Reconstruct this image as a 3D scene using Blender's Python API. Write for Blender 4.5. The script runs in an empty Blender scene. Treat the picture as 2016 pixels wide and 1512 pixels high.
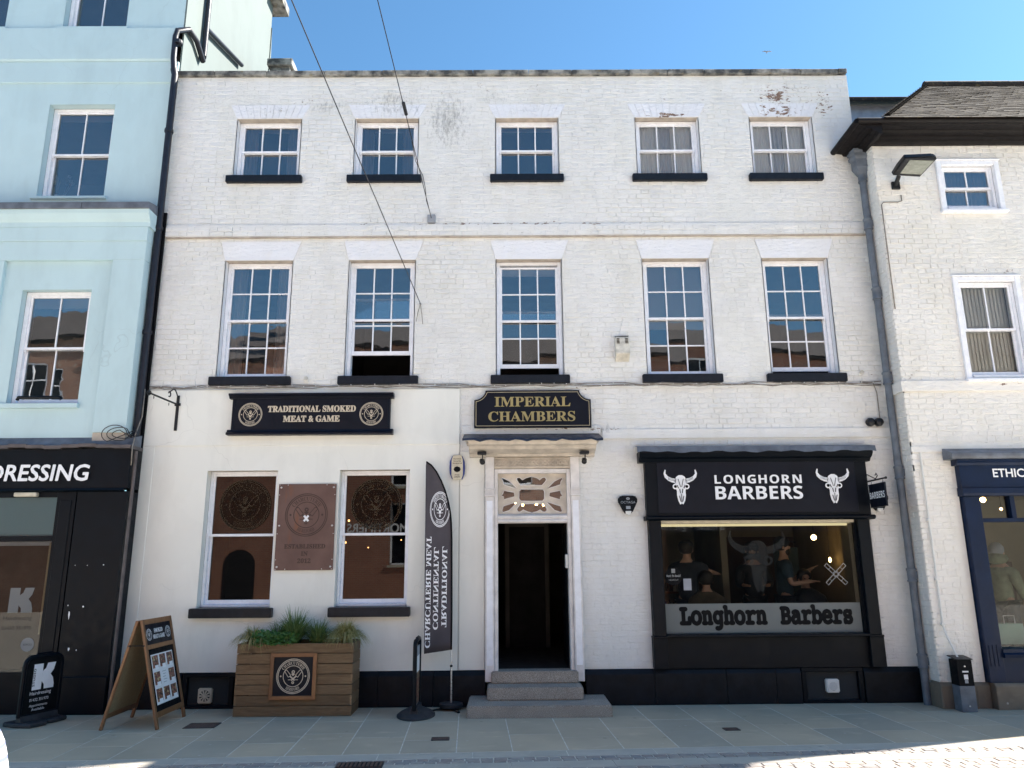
import bpy, bmesh, math, random
from mathutils import Vector, Matrix
R = math.radians
rnd = random.Random(11)
SC = bpy.context.scene
COL = SC.collection

# ------------------------------------------------------------------ camera
FPX, CAMY, CAMH = 1480.0, -10.4, 1.83
cam = bpy.data.cameras.new('camera')
cam.sensor_width = 36.0
cam.lens = FPX / 2016 * 36.0
cam.clip_start, cam.clip_end = 0.05, 3000
camo = bpy.data.objects.new('camera', cam)
CM = Matrix.Rotation(R(-0.4), 4, 'Z') @ Matrix.Rotation(R(90 + 13.19), 4, 'X') @ Matrix.Rotation(R(-0.45), 4, 'Z')
CP = Vector((0, CAMY, CAMH))
camo.matrix_world = Matrix.Translation(CP) @ CM
COL.objects.link(camo)
SC.camera = camo

# ------------------------------------------------------------------ sky, sun, exposure
SUN = Vector((1.06, 0.32, 1.0)).normalized()
elev = math.asin(SUN.z)
azim = math.atan2(SUN.x, SUN.y)
W = bpy.data.worlds.new('World')
SC.world = W
W.use_nodes = True
wn = W.node_tree.nodes
bg = wn['Background']
sky = wn.new('ShaderNodeTexSky')
sky.sky_type = 'NISHITA'
sky.sun_disc = False
sky.sun_elevation = elev
sky.sun_rotation = azim
sky.altitude = 60
sky.air_density = 1.0
sky.dust_density = 0.35
sky.ozone_density = 1.6
deep = wn.new('ShaderNodeMix')                 # a deep clear-day blue over the whole sky
deep.data_type, deep.blend_type = 'RGBA', 'MULTIPLY'
deep.inputs[0].default_value = 1.0
deep.inputs[7].default_value = (0.61, 0.91, 1.0, 1.0)
W.node_tree.links.new(sky.outputs[0], deep.inputs[6])
W.node_tree.links.new(deep.outputs[2], bg.inputs[0])
bg.inputs[1].default_value = 0.073
sl = bpy.data.lights.new('sun', 'SUN')
sl.energy = 5.0
sl.angle = R(0.53)
sl.color = (1.0, 0.935, 0.84)
so = bpy.data.objects.new('sun', sl)
so.rotation_euler = SUN.to_track_quat('Z', 'Y').to_euler()
so.location = (10, 4, 25)
COL.objects.link(so)
vs = SC.view_settings
vs.view_transform = 'Standard'
vs.look = 'None'
vs.gamma = 1.0
vs.use_curve_mapping = False
vs.exposure = 1.76
cy = SC.cycles
cy.use_denoising = True
try:
    cy.denoiser = 'OPENIMAGEDENOISE'
except Exception:
    pass
cy.max_bounces = 8
cy.diffuse_bounces = 4
cy.glossy_bounces = 4
cy.transparent_max_bounces = 12
cy.caustics_reflective = False
cy.caustics_refractive = False
cy.sample_clamp_indirect = 6.0

# ------------------------------------------------------------------ pixel of the 2016x1512 photo -> point on a plane
def _ray(px, py):
    return CM.to_3x3() @ Vector(((px - 1008) / FPX, -(py - 756) / FPX, -1.0))
def F(px, py, Y=0.0):
    d = _ray(px, py)
    p = CP + d * ((Y - CP.y) / d.y)
    return p.x, p.z
def G(px, py, Z=0.0):
    d = _ray(px, py)
    p = CP + d * ((Z - CP.z) / d.z)
    return p.x, p.y

# ------------------------------------------------------------------ helpers
def tag(o, label=None, cat=None, group=None, kind=None):
    if label: o['label'] = label
    if cat: o['category'] = cat
    if group: o['group'] = group
    if kind: o['kind'] = kind
    return o
def thing(name, label, cat, loc=(0, 0, 0), rz=0.0, group=None):
    o = bpy.data.objects.new(name, None)
    o.empty_display_size = 0.1
    o.location = loc
    o.rotation_euler = (0, 0, rz)
    COL.objects.link(o)
    return tag(o, label, cat, group)
def wloc(o):
    v = Vector((0, 0, 0))
    while o is not None:
        v = v + Vector(o.location)
        o = o.parent
    return v
def newobj(name, me, mat=None, parent=None):
    o = bpy.data.objects.new(name, me)
    if mat is not None and not me.materials:
        for m in (mat if isinstance(mat, (list, tuple)) else [mat]):
            me.materials.append(m)
    COL.objects.link(o)
    if parent is not None:
        o.parent = parent
    return o
class MB:
    """collects shapes, then becomes one mesh object"""
    def __init__(s):
        s.v = []; s.f = []; s.m = []; s.cur = 0
    def add(s, vs, fs):
        b = len(s.v)
        s.v += [tuple(p) for p in vs]
        for f in fs:
            s.f.append([b + i for i in f]); s.m.append(s.cur)
        return s
    def box(s, x0, x1, y0, y1, z0, z1):
        return s.add([(x0, y0, z0), (x1, y0, z0), (x1, y1, z0), (x0, y1, z0), (x0, y0, z1), (x1, y0, z1), (x1, y1, z1), (x0, y1, z1)],
                     [(0, 3, 2, 1), (4, 5, 6, 7), (0, 1, 5, 4), (1, 2, 6, 5), (2, 3, 7, 6), (3, 0, 4, 7)])
    def extr(s, pts, vec):
        n = len(pts); v = Vector(vec)
        a = [Vector(p) for p in pts]
        vs = a + [p + v for p in a]
        fs = [tuple(range(n))[::-1], tuple(range(n, 2 * n))] + [(i, (i + 1) % n, n + (i + 1) % n, n + i) for i in range(n)]
        return s.add(vs, fs)
    def prism(s, pts, y0, y1):
        return s.extr([(x, y0, z) for x, z in pts], (0, y1 - y0, 0))
    def mould(s, prof, x0, x1):
        return s.extr([(x0, y, z) for y, z in prof], (x1 - x0, 0, 0))
    def quad(s, a, b, c, d):
        return s.add([a, b, c, d], [(0, 1, 2, 3)])
    def tube(s, pts, r, n=8, caps=True):
        pts = [Vector(p) for p in pts]
        rr = r if isinstance(r, (list, tuple)) else [r] * len(pts)
        base = len(s.v); up = None
        for i, p in enumerate(pts):
            t = (pts[min(i + 1, len(pts) - 1)] - pts[max(i - 1, 0)])
            t = t.normalized() if t.length > 1e-9 else Vector((0, 0, 1))
            if up is None:
                up = t.orthogonal().normalized()
            up = (up - t * up.dot(t))
            up = up.normalized() if up.length > 1e-6 else t.orthogonal().normalized()
            w = t.cross(up)
            for k in range(n):
                a = 2 * math.pi * k / n
                s.v.append(tuple(p + (up * math.cos(a) + w * math.sin(a)) * rr[i]))
        for i in range(len(pts) - 1):
            for k in range(n):
                s.f.append([base + i * n + k, base + i * n + (k + 1) % n, base + (i + 1) * n + (k + 1) % n, base + (i + 1) * n + k]); s.m.append(s.cur)
        if caps:
            s.f.append([base + k for k in range(n)][::-1]); s.m.append(s.cur)
            s.f.append([base + (len(pts) - 1) * n + k for k in range(n)]); s.m.append(s.cur)
        return s
    def lathe(s, prof, c, n=16, sx=1.0, sy=1.0):
        base = len(s.v)
        for r, z in prof:
            for k in range(n):
                a = 2 * math.pi * k / n
                s.v.append((c[0] + r * sx * math.cos(a), c[1] + r * sy * math.sin(a), c[2] + z))
        for i in range(len(prof) - 1):
            for k in range(n):
                s.f.append([base + i * n + k, base + i * n + (k + 1) % n, base + (i + 1) * n + (k + 1) % n, base + (i + 1) * n + k]); s.m.append(s.cur)
        s.f.append([base + k for k in range(n)][::-1]); s.m.append(s.cur)
        s.f.append([base + (len(prof) - 1) * n + k for k in range(n)]); s.m.append(s.cur)
        return s
    def ball(s, c, r, n=10, m=6, sz=1.0):
        prof = [(r * math.sin(math.pi * (i + .02) / (m + .04)), -r * sz * math.cos(math.pi * i / m)) for i in range(m + 1)]
        return s.lathe(prof, c, n)
    def xf(s, M, start=0):
        for i in range(start, len(s.v)):
            s.v[i] = tuple(M @ Vector(s.v[i]))
        return s
    def build(s, name, mat=None, parent=None, smooth=False, bevel=0.0, kind=None, label=None, local=False, recalc=True, seg=1):
        off = Vector((0, 0, 0)) if (local or parent is None) else wloc(parent)
        me = bpy.data.meshes.new(name)
        me.from_pydata([tuple(Vector(p) - off) for p in s.v], [], s.f)
        if any(s.m):
            me.polygons.foreach_set('material_index', s.m)
        if recalc or bevel:
            bm = bmesh.new(); bm.from_mesh(me)
            if recalc:
                bmesh.ops.recalc_face_normals(bm, faces=bm.faces)
            if bevel:
                bmesh.ops.bevel(bm, geom=list(bm.edges), offset=bevel, segments=seg, affect='EDGES', clamp_overlap=True)
            bm.to_mesh(me); bm.free()
        if smooth:
            me.polygons.foreach_set('use_smooth', [True] * len(me.polygons))
            if smooth != 'all':
                try: me.set_sharp_from_angle(angle=R(40))
                except Exception: pass
        o = newobj(name, me, mat, parent)
        if kind: o['kind'] = kind
        if label: o['label'] = label
        return o
def copy_tree(o, loc=None, rz=None, label=None, parent=None):
    c = o.copy(); COL.objects.link(c); c.parent = parent
    if loc is not None: c.location = loc
    if rz is not None: c.rotation_euler = (0, 0, rz)
    if label: c['label'] = label
    for ch in list(o.children):
        copy_tree(ch, parent=c)
    return c

# ------------------------------------------------------------------ lettering (font glyphs turned into mesh)
BASES = {'serif': (0x1D400, 0x1D41A, 0x1D7CE), 'slab': (0x1D670, 0x1D68A, 0x1D7F6), 'bold': (0x1D5D4, 0x1D5EE, 0x1D7EC)}
_tc = {}
def _glyphs(s, style):
    if style not in BASES: return s
    u, l, d = BASES[style]; o = ''
    for c in s:
        o += chr(u + ord(c) - 65) if 'A' <= c <= 'Z' else chr(l + ord(c) - 97) if 'a' <= c <= 'z' else chr(d + ord(c) - 48) if c.isdigit() else c
    return o
def _raw(s, style):
    k = (s, style)
    if k not in _tc:
        c = bpy.data.curves.new('glyphs', 'FONT'); c.body = _glyphs(s, style); c.size = 1; c.resolution_u = 3
        o = bpy.data.objects.new('glyphs', c)
        COL.objects.link(o)
        dg = bpy.context.evaluated_depsgraph_get()
        me = bpy.data.meshes.new_from_object(o.evaluated_get(dg))
        _tc[k] = ([(v.co.x, v.co.y) for v in me.vertices], [list(p.vertices) for p in me.polygons])
        bpy.data.objects.remove(o); bpy.data.curves.remove(c); bpy.data.meshes.remove(me)
    return _tc[k]
_caph = {}
def text2d(s, style='sans', h=1.0, width=None, align='c', track=0.0):
    if style not in _caph:
        v = _raw('H', style)[0]
        _caph[style] = max(p[1] for p in v)
    k = h / _caph[style]
    if track:
        V, Fc, x = [], [], 0.0
        for ch in s:
            if ch == ' ': x += h * .45; continue
            v, f = _raw(ch, style)
            x0 = min(p[0] for p in v); b = len(V)
            V += [((p[0] - x0) * k + x, p[1] * k) for p in v]; Fc += [[b + i for i in q] for q in f]
            x += (max(p[0] for p in v) - x0) * k + track * h
    else:
        v, f = _raw(s, style)
        V = [(p[0] * k, p[1] * k) for p in v]; Fc = f
    xa = min(p[0] for p in V); xb = max(p[0] for p in V)
    sx = (width / (xb - xa)) if width else 1.0
    o = {'c': (xa + xb) / 2, 'l': xa, 'r': xb}[align]
    return [((p[0] - o) * sx, p[1]) for p in V], Fc
def put_text(mb, s, org, u=(1, 0, 0), v=(0, 0, 1), n=(0, -1, 0), style='sans', h=.1, width=None, align='c', track=0.0, bold=0.0, shear=0.0, t=0.002, arc=None):
    """writes flat letters of thickness t into mb; bold = spread in metres; arc=(radius,centre angle,flip)"""
    V, Fc = text2d(s, style, h, width, align, track)
    org, u, v, n = Vector(org), Vector(u), Vector(v), Vector(n)
    shifts = [(0, 0)]
    if bold: shifts += [(bold, 0), (-bold, 0), (0, bold), (0, -bold), (bold * .7, bold * .7), (-bold * .7, bold * .7), (bold * .7, -bold * .7), (-bold * .7, -bold * .7)]
    for i, (dx, dz) in enumerate(shifts):
        P = []
        for x, y in V:
            x = x + shear * y + dx; y = y + dz
            if arc:
                r0, a0, fl = arc
                if fl:
                    a = a0 + x / r0; r = r0 - y
                else:
                    a = a0 - x / r0; r = r0 + y
                x, y = r * math.cos(a), r * math.sin(a)
            P.append(org + u * x + v * y + n * (t + i * 0.00012))
        mb.add(P, Fc)
    return mb
def ring2d(mb, org, r0, r1, u, v, n, t, seg=40, sx=1.0, sy=1.0):
    org, u, v, n = Vector(org), Vector(u), Vector(v), Vector(n)
    P = []
    for k in range(seg):
        a = 2 * math.pi * k / seg
        for r in (r0, r1):
            P.append(org + u * (r * sx * math.cos(a)) + v * (r * sy * math.sin(a)) + n * t)
    mb.add(P, [(2 * k, 2 * k + 1, (2 * k + 3) % (2 * seg), (2 * k + 2) % (2 * seg)) for k in range(seg)])
def poly2d(mb, pts, org, u, v, n, t):
    org, u, v, n = Vector(org), Vector(u), Vector(v), Vector(n)
    mb.add([org + u * x + v * y + n * t for x, y in pts], [tuple(range(len(pts)))])
def bar2d(mb, p, q, w, org, u, v, n, t):
    p, q = Vector(p), Vector(q); d = (q - p).normalized(); e = Vector((-d.y, d.x)) * w / 2
    poly2d(mb, [p + e, p - e, q - e, q + e], org, u, v, n, t)
def emblem(mb, org, rad, u=(1, 0, 0), v=(0, 0, 1), n=(0, -1, 0), t=0.002, sy=1.0):
    """round badge: CHARCUTERIE / HEREFORD round crossed cleavers"""
    K = dict(u=u, v=v, n=n)
    v2 = Vector(v) * sy
    for a, b in ((.955, 1.0), (.88, .925), (.57, .61)):
        ring2d(mb, org, a * rad, b * rad, t=t, u=u, v=v2, n=n)
    put_text(mb, 'CHARCUTERIE', org, u, v2, n, 'serif', h=.17 * rad, width=2.0 * rad * .68, arc=(.665 * rad, math.pi / 2, False), t=t)
    put_text(mb, 'HEREFORD', org, u, v2, n, 'serif', h=.17 * rad, width=1.25 * rad * .72, arc=(.825 * rad, -math.pi / 2, True), t=t)
    for sg in (-1, 1):
        ring2d(mb, Vector(org) + Vector(u) * (sg * .74 * rad), 0, .05 * rad, t=t, seg=10, u=u, v=v2, n=n)
        S = lambda x, y: (sg * x * rad, y * rad)
        bl = [S(.14, .05), S(.40, .36), S(.52, .28), S(.28, -.06)]
        for i in range(4):
            bar2d(mb, bl[i], bl[(i + 1) % 4], .035 * rad, org, u, v2, n, t + .0001 * i)
        bar2d(mb, S(.18, .0), S(-.10, -.24), .085 * rad, org, u, v2, n, t + .0006 + .0002 * sg)
        bar2d(mb, S(.12, -.2), S(.3, -.2), .035 * rad, org, u, v2, n, t + .0009)
    ring2d(mb, Vector(org) + v2 * (.24 * rad), .04 * rad, .10 * rad, t=t + .001, seg=14, u=u, v=v2, n=n)
    poly2d(mb, [(-.13 * rad, .14 * rad), (0, 0), (.13 * rad, .14 * rad)], org, u, v2, n, t + .0012)
    ring2d(mb, Vector(org) + v2 * (-.36 * rad), .03 * rad, .08 * rad, t=t + .001, seg=10, u=u, v=v2, n=n)

# ------------------------------------------------------------------ materials (all procedural)
class NT:
    def __init__(s, name):
        s.mat = bpy.data.materials.new(name); s.mat.use_nodes = True
        s.t = s.mat.node_tree; s.t.nodes.clear()
        s.out = s.t.nodes.new('ShaderNodeOutputMaterial')
        s.pos = s.t.nodes.new('ShaderNodeNewGeometry').outputs['Position']
    def n(s, typ, ins=None, out=0, **props):
        nd = s.t.nodes.new('ShaderNode' + typ)
        for k, v in props.items(): setattr(nd, k, v)
        for k, v in (ins or {}).items():
            if isinstance(v, bpy.types.NodeSocket): s.t.links.new(v, nd.inputs[k])
            else: nd.inputs[k].default_value = v
        s.last = nd
        return nd.outputs[out]
    def noise(s, scale, detail=4, vec=None, rough=.55, dist=0.0):
        return s.n('TexNoise', {'Vector': vec or s.pos, 'Scale': scale, 'Detail': detail, 'Roughness': rough, 'Distortion': dist})
    def scaled(s, sx, sy, sz, vec=None):
        return s.n('VectorMath', {0: vec or s.pos, 1: (sx, sy, sz)}, operation='MULTIPLY')
    def math(s, op, a, b=0.0, clamp=False):
        return s.n('Math', {0: a, 1: b}, operation=op, use_clamp=clamp)
    def ramp(s, fac, a, b, ca=0.0, cb=1.0):
        return s.n('MapRange', {0: fac, 1: a, 2: b, 3: ca, 4: cb}, clamp=True)
    def mix(s, fac, a, b, blend='MIX'):
        nd = s.t.nodes.new('ShaderNodeMix'); nd.data_type = 'RGBA'; nd.blend_type = blend
        for k, v in ((0, fac), (6, a), (7, b)):
            if isinstance(v, bpy.types.NodeSocket): s.t.links.new(v, nd.inputs[k])
            else: nd.inputs[k].default_value = v if k == 0 else (*v[:3], 1.0)
        return nd.outputs[2]
    def spots(s, lst):
        acc = None
        for cx, cz, rx, rz, amp in lst:
            d = s.n('VectorMath', {0: s.pos, 1: (cx, 0, cz)}, operation='SUBTRACT')
            d = s.n('VectorMath', {0: d, 1: (1 / rx, 0, 1 / rz)}, operation='MULTIPLY')
            nd = s.t.nodes.new('ShaderNodeVectorMath'); nd.operation = 'LENGTH'; s.t.links.new(d, nd.inputs[0])
            m = s.math('MULTIPLY', s.math('SUBTRACT', 1.0, nd.outputs['Value'], True), amp)
            acc = m if acc is None else s.math('MAXIMUM', acc, m)
        return acc
    def bsdf(s, col, rough=.6, metal=0.0, bump=None, bstr=.3, bdist=.01, spec=.5, extra=None):
        b = s.t.nodes.new('ShaderNodeBsdfPrincipled')
        for k, v in (('Base Color', col), ('Roughness', rough), ('Metallic', metal), ('Specular IOR Level', spec)):
            if isinstance(v, bpy.types.NodeSocket): s.t.links.new(v, b.inputs[k])
            else: b.inputs[k].default_value = (*v[:3], 1.0) if k == 'Base Color' else v
        if bump is not None:
            bn = s.n('Bump', {'Height': bump, 'Strength': bstr, 'Distance': bdist})
            s.t.links.new(bn, b.inputs['Normal'])
        for k, v in (extra or {}).items():
            b.inputs[k].default_value = v
        s.t.links.new(b.outputs[0], s.out.inputs[0])
        return s.mat
def plain(name, col, rough=.6, var=.12, scale=6.0, bump=.0, bscale=60.0, metal=0.0, spec=.4, rvar=.1):
    t = NT(name)
    a = t.noise(scale, 5)
    dark = tuple(c * (1 - var) for c in col); lite = tuple(min(1, c * (1 + var)) for c in col)
    c = t.mix(t.ramp(a, .3, .7), dark, lite)
    r = t.ramp(t.noise(scale * 2.3, 3), .3, .7, max(.02, rough - rvar), min(1, rough + rvar))
    return t.bsdf(c, r, metal, t.noise(bscale, 3) if bump else None, bump, .004, spec)

def white_brick(name, base, grime=.5, molds=(), peels=()):
    t = NT(name)
    big = t.noise(.55, 5)
    med = t.noise(3.2, 6, t.scaled(1, 1, .45))
    c = t.mix(t.ramp(big, .32, .7), tuple(b * .93 for b in base), base)
    pz = t.noise(1.6, 3, t.scaled(1, 1, .7), .5, 1.0)
    c = t.mix(t.ramp(pz, .50, .54, 0, .30), c, (base[0] * .93, base[1] * .92, base[2] * .87))
    c = t.mix(t.ramp(med, .47, .8, 0, grime * .55), c, (base[0] * .66, base[1] * .65, base[2] * .6))
    wash = t.n('NewGeometry', out=8) if False else None
    isl = t.t.nodes.new('ShaderNodeNewGeometry').outputs['Random Per Island']
    c = t.mix(.10, c, t.n('CombineColor', {0: isl, 1: isl, 2: isl}), 'SOFT_LIGHT')
    fine = t.noise(34, 4)
    # worn dark joints and flecks
    lines = t.noise(9.0, 6, t.scaled(1, 1, 4.2), .7)
    lm = t.ramp(t.noise(1.3, 3), .50, .66)
    c = t.mix(t.math('MULTIPLY', t.ramp(lines, .61, .68), t.math('MULTIPLY', lm, .6)), c, (.20, .18, .16))
    if molds:
        m = t.spots(molds)
        f = t.ramp(t.math('ADD', t.noise(15, 8, t.scaled(1.3, 1, .55), .8), t.math('MULTIPLY', m, .26)), .62, .80)
        c = t.mix(t.math('MULTIPLY', f, t.ramp(m, 0, .35, 0, .6)), c, (.16, .165, .17))
    if peels:
        m = t.spots(peels)
        f = t.ramp(t.math('ADD', t.noise(11, 7, t.scaled(.8, 1, 1.9), .68), t.math('MULTIPLY', m, .30)), .735, .755)
        pc = t.mix(t.ramp(t.noise(14, 3), .4, .6), (.16, .085, .06), (.30, .22, .17))
        c = t.mix(t.math('MULTIPLY', f, t.ramp(m, 0, .12)), c, pc)
    h = t.math('ADD', t.math('MULTIPLY', t.noise(13, 5, t.scaled(.8, 1, 1.9)), .9), t.math('MULTIPLY', t.noise(75, 4), .3))
    return t.bsdf(c, t.ramp(med, .3, .7, .48, .68), 0, h, 1.0, .02)
MOLDS = [(-.88, 8.45, .55, .75, 1.0), (-1.75, 8.8, .75, .3, .8), (-2.75, 8.72, .7, .28, .7), (-.2, 8.85, .5, .2, .6), (4.95, 4.45, .5, .4, .35), (1.3, 3.62, .5, .1, .8), (-4.6, 8.9, .5, .5, .35), (0.2, 3.72, .8, .15, .4)]
PEELS = [(4.25, 8.86, .62, .3, 1.0), (4.95, 8.75, .5, .55, .75), (3.1, 8.72, .5, .35, .6), (2.4, 8.78, .6, .2, .6), (-3.6, 8.7, .3, .2, .35), (1.1, 4.2, .5, .12, .6), (.55, 9.0, .8, .25, .35), (5.2, 4.35, .2, .3, .5), (-.3, 4.25, .4, .1, .6), (0, 9.0, 5.6, .3, .42), (0, 6.73, 5.4, .07, .75), (4.4, 9.0, 1.2, .3, .62), (-3.2, 8.8, 1.2, .25, .45), (1.5, 3.61, 4, .06, .6)]
M = {}
M['brick'] = white_brick('white_painted_brick', (.80, .80, .795), .55, MOLDS, PEELS)
M['brick_r'] = white_brick('white_painted_brick_right', (.82, .80, .77), .6, [(5.75, .6, .5, .6, .5)], [(7.0, 4.12, .9, .12, .7), (7.0, 5.75, .6, .15, .6), (5.55, 4.3, .25, .4, .6)])
M['lintel'] = white_brick('lintel_white_paint', (.84, .85, .90), .3, [(-1.75, 8.64, .7, .2, .7), (-3.6, 8.62, .8, .15, .5), (.3, 8.62, .7, .2, .45)], [(2.5, 8.54, .55, .1, 1.0), (4.27, 8.6, .6, .22, 1.0), (-3.55, 8.66, .3, .15, .6)])
def render_mat(name, base, streak=.35, brown=()):
    t = NT(name)
    big = t.noise(.7, 5)
    c = t.mix(t.ramp(big, .3, .7), tuple(b * .94 for b in base), base)
    st = t.noise(2.2, 6, t.scaled(1, 1, .3), .65)
    c = t.mix(t.ramp(st, .48, .76, 0, streak * .5), c, tuple(b * .68 for b in base))
    pt = t.noise(1.1, 3, None, .4, 1.2)
    c = t.mix(t.ramp(pt, .52, .56, 0, streak * .16), c, tuple(min(1, b * 1.12) for b in base))
    ck = t.n('TexVoronoi', {'Vector': t.n('VectorMath', {0: t.pos, 1: t.n('VectorMath', {0: t.n('TexNoise', {'Vector': t.pos, 'Scale': 3.0}, out=1), 1: (.35, .35, .35)}, operation='MULTIPLY')}, operation='ADD'), 'Scale': .55}, feature='DISTANCE_TO_EDGE')
    c = t.mix(t.math('MULTIPLY', t.ramp(ck, .0, .003, .22, 0), t.ramp(t.noise(.8, 2), .5, .62)), c, tuple(b * .35 for b in base))
    sp = t.noise(5.5, 6, t.scaled(1, 1, .35), .7)
    c = t.mix(t.ramp(sp, .70, .76, 0, streak * .5), c, (.33, .28, .22))
    return t.bsdf(c, .62, 0, t.math('ADD', t.math('MULTIPLY', t.noise(5, 4), .7), t.math('MULTIPLY', t.noise(90, 4), .3)), .35, .01)
M['render'] = render_mat('cream_render', (.83, .825, .775), .7)
M['blue'] = render_mat('pale_blue_stucco', (.50, .655, .70), .7)
M['blue_sunlit_copy'] = render_mat('sunlit_blue_stucco_copy', (.13, .158, .152), .8)  # sunlit copy of the blue stucco, darkened to offset the sun's brightness
M['wood_white'] = plain('white_gloss_woodwork', (.84, .85, .90), .32, .06, 9, .12, 40)
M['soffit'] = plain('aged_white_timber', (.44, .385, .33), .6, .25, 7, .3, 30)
M['aged_white'] = plain('worn_white_doorcase', (.70, .67, .66), .45, .16, 6, .3, 30)
M['door_cream'] = plain('grubby_cream_timber', (.58, .52, .45), .55, .2, 7, .3, 35)
M['sill'] = plain('black_painted_sill', (.009, .012, .019), .45, .3, 12, .4, 40, 0, .25)
M['black'] = plain('black_gloss_paint', (.0022, .0045, .0085), .42, .2, 5, .05, 25, 0, .16)
M['plinth'] = plain('black_painted_plinth', (.005, .007, .011), .5, .4, 7, .8, 30, 0, .2)
M['sign'] = plain('navy_black_sign_board', (.005, .007, .014), .42, .2, 4, .04, 40, 0, .2)
M['gold'] = plain('dull_gold_leaf', (.36, .29, .13), .45, .12, 10)
M['gold_line'] = plain('pale_gold_line', (.42, .36, .24), .5, .1, 10)
M['cream_letter'] = plain('cream_letter', (.58, .50, .39), .5, .1, 20)
M['white_letter'] = plain('white_letter', (.86, .87, .90), .4, .04, 10)
M['flat_black'] = plain('matt_black', (.004, .0045, .006), .7, .2, 10, 0, 60, 0, .15)
M['black_metal'] = plain('black_iron', (.008, .009, .012), .45, .3, 30, .2, 80)
M['lead'] = plain('weathered_lead', (.12, .135, .165), .5, .35, 6, .5, 14)
M['lead_blue'] = plain('blue_black_lead_hood', (.018, .028, .055), .42, .4, 6, .5, 14)
M['iron_grey'] = plain('grey_painted_iron', (.12, .14, .17), .5, .25, 8, .4, 30)
M['iron_dark'] = plain('charcoal_iron_pipe', (.013, .014, .022), .45, .3, 8, .3, 40)
M['pipe_brown'] = plain('faded_brown_pipe', (.10, .085, .085), .5, .25, 8, .2, 40)
M['alu'] = plain('brushed_aluminium', (.62, .63, .65), .32, .1, 20, 0, 40, .9)
M['step'] = None
t = NT('granite_step')
sp = t.noise(170, 3); c = t.mix(t.ramp(sp, .40, .62), (.17, .14, .115), (.56, .50, .43))
c = t.mix(t.ramp(t.noise(4, 4), .4, .75, 0, .5), c, (.20, .18, .165))
M['step'] = t.bsdf(c, .75, 0, t.noise(90, 4), .6, .006)
def stone_rand(name, a, b, c3, rough=.75, nscale=5.0, bump=.35, bscale=60):
    t = NT(name)
    oi = t.t.nodes.new('ShaderNodeObjectInfo').outputs['Random']
    isl = t.t.nodes.new('ShaderNodeNewGeometry').outputs['Random Per Island']
    r = t.math('FRACT', t.math('ADD', t.math('MULTIPLY', oi, 7.31), t.math('MULTIPLY', isl, 3.77)))
    c = t.mix(t.ramp(r, 0, .5), a, b); c = t.mix(t.ramp(r, .5, 1.0), c, c3)
    c = t.mix(t.ramp(t.noise(nscale, 6), .35, .75, 0, .45), c, tuple(x * .62 for x in a))
    c = t.mix(t.ramp(t.noise(nscale * 1.7, 5, t.scaled(1, 1.6, 1)), .60, .78, 0, .35), c, tuple(min(1, x * 1.6) for x in b))
    vo = t.n('TexVoronoi', {'Vector': t.pos, 'Scale': 4.5, 'Randomness': 1.0})
    c = t.mix(t.ramp(vo, .055, .075, .5, 0), c, (.62, .60, .56))
    vo2 = t.n('TexVoronoi', {'Vector': t.scaled(1.07, .93, 1), 'Scale': 2.7, 'Randomness': 1.0})
    c = t.mix(t.ramp(vo2, .04, .09, .45, 0), c, tuple(x * .45 for x in a))
    return t.bsdf(c, rough, 0, t.noise(bscale, 5), bump, .006)
M['slab'] = stone_rand('grey_paving_stone', (.50, .42, .31), (.58, .475, .34), (.43, .385, .305), .7, 1.4, .3, 45)
M['kerb'] = stone_rand('pale_granite_kerb', (.50, .46, .39), (.54, .49, .42), (.45, .42, .37), .8, 3, .5, 120)
M['sett'] = stone_rand('mixed_granite_setts', (.33, .265, .235), (.43, .385, .34), (.28, .265, .26), .8, 9, .5, 70)
M['mortar'] = plain('pale_jointing', (.70, .66, .58), .85, .2, 9, .4, 90)
M['road'] = plain('asphalt_road', (.22, .215, .20), .85, .2, 4, .5, 120)
M['coping'] = None
t = NT('lichened_coping')
c = t.mix(t.ramp(t.noise(5, 6), .40, .62), (.055, .058, .06), (.33, .325, .30))
c = t.mix(t.ramp(t.noise(9, 5), .60, .68, 0, .6), c, (.19, .15, .085))
M['coping'] = t.bsdf(c, .85, 0, t.noise(30, 5), .8, .012)
t = NT('mossy_roof_tile')
oi = t.t.nodes.new('ShaderNodeObjectInfo').outputs['Random']; isl = t.t.nodes.new('ShaderNodeNewGeometry').outputs['Random Per Island']
r = t.math('FRACT', t.math('ADD', t.math('MULTIPLY', oi, 5.3), t.math('MULTIPLY', isl, 3.1)))
c = t.mix(r, (.014, .010, .008), (.036, .025, .018))
c = t.mix(t.ramp(t.noise(11, 5), .56, .66, 0, .5), c, (.15, .115, .05))
c = t.mix(t.ramp(t.noise(17, 4), .66, .71, 0, .4), c, (.26, .22, .13))
M['tile'] = t.bsdf(c, .85, 0, t.noise(60, 4), .6, .006)
M['tile_base'] = plain('dark_roof_underlay', (.010, .009, .008), .95, .2, 6, 0, 60, 0, .0)
M['eaves'] = plain('brown_black_eaves', (.008, .0065, .007), .55, .3, 8, .3, 30, 0, .2)
M['base_stone'] = stone_rand('brown_base_stone', (.155, .125, .095), (.20, .165, .125), (.115, .105, .085), .8, 5, .6, 40)
M['navy'] = plain('navy_gloss_paint', (.004, .014, .045), .4, .2, 4, .05, 30, 0, .2)
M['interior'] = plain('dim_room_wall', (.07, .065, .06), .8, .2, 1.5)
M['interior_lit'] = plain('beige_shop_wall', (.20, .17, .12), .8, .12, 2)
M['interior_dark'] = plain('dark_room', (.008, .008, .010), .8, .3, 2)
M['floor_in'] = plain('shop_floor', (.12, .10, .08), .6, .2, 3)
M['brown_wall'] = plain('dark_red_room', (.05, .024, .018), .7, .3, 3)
M['skin'] = plain('skin', (.50, .30, .21), .5, .08, 12, 0)
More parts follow.
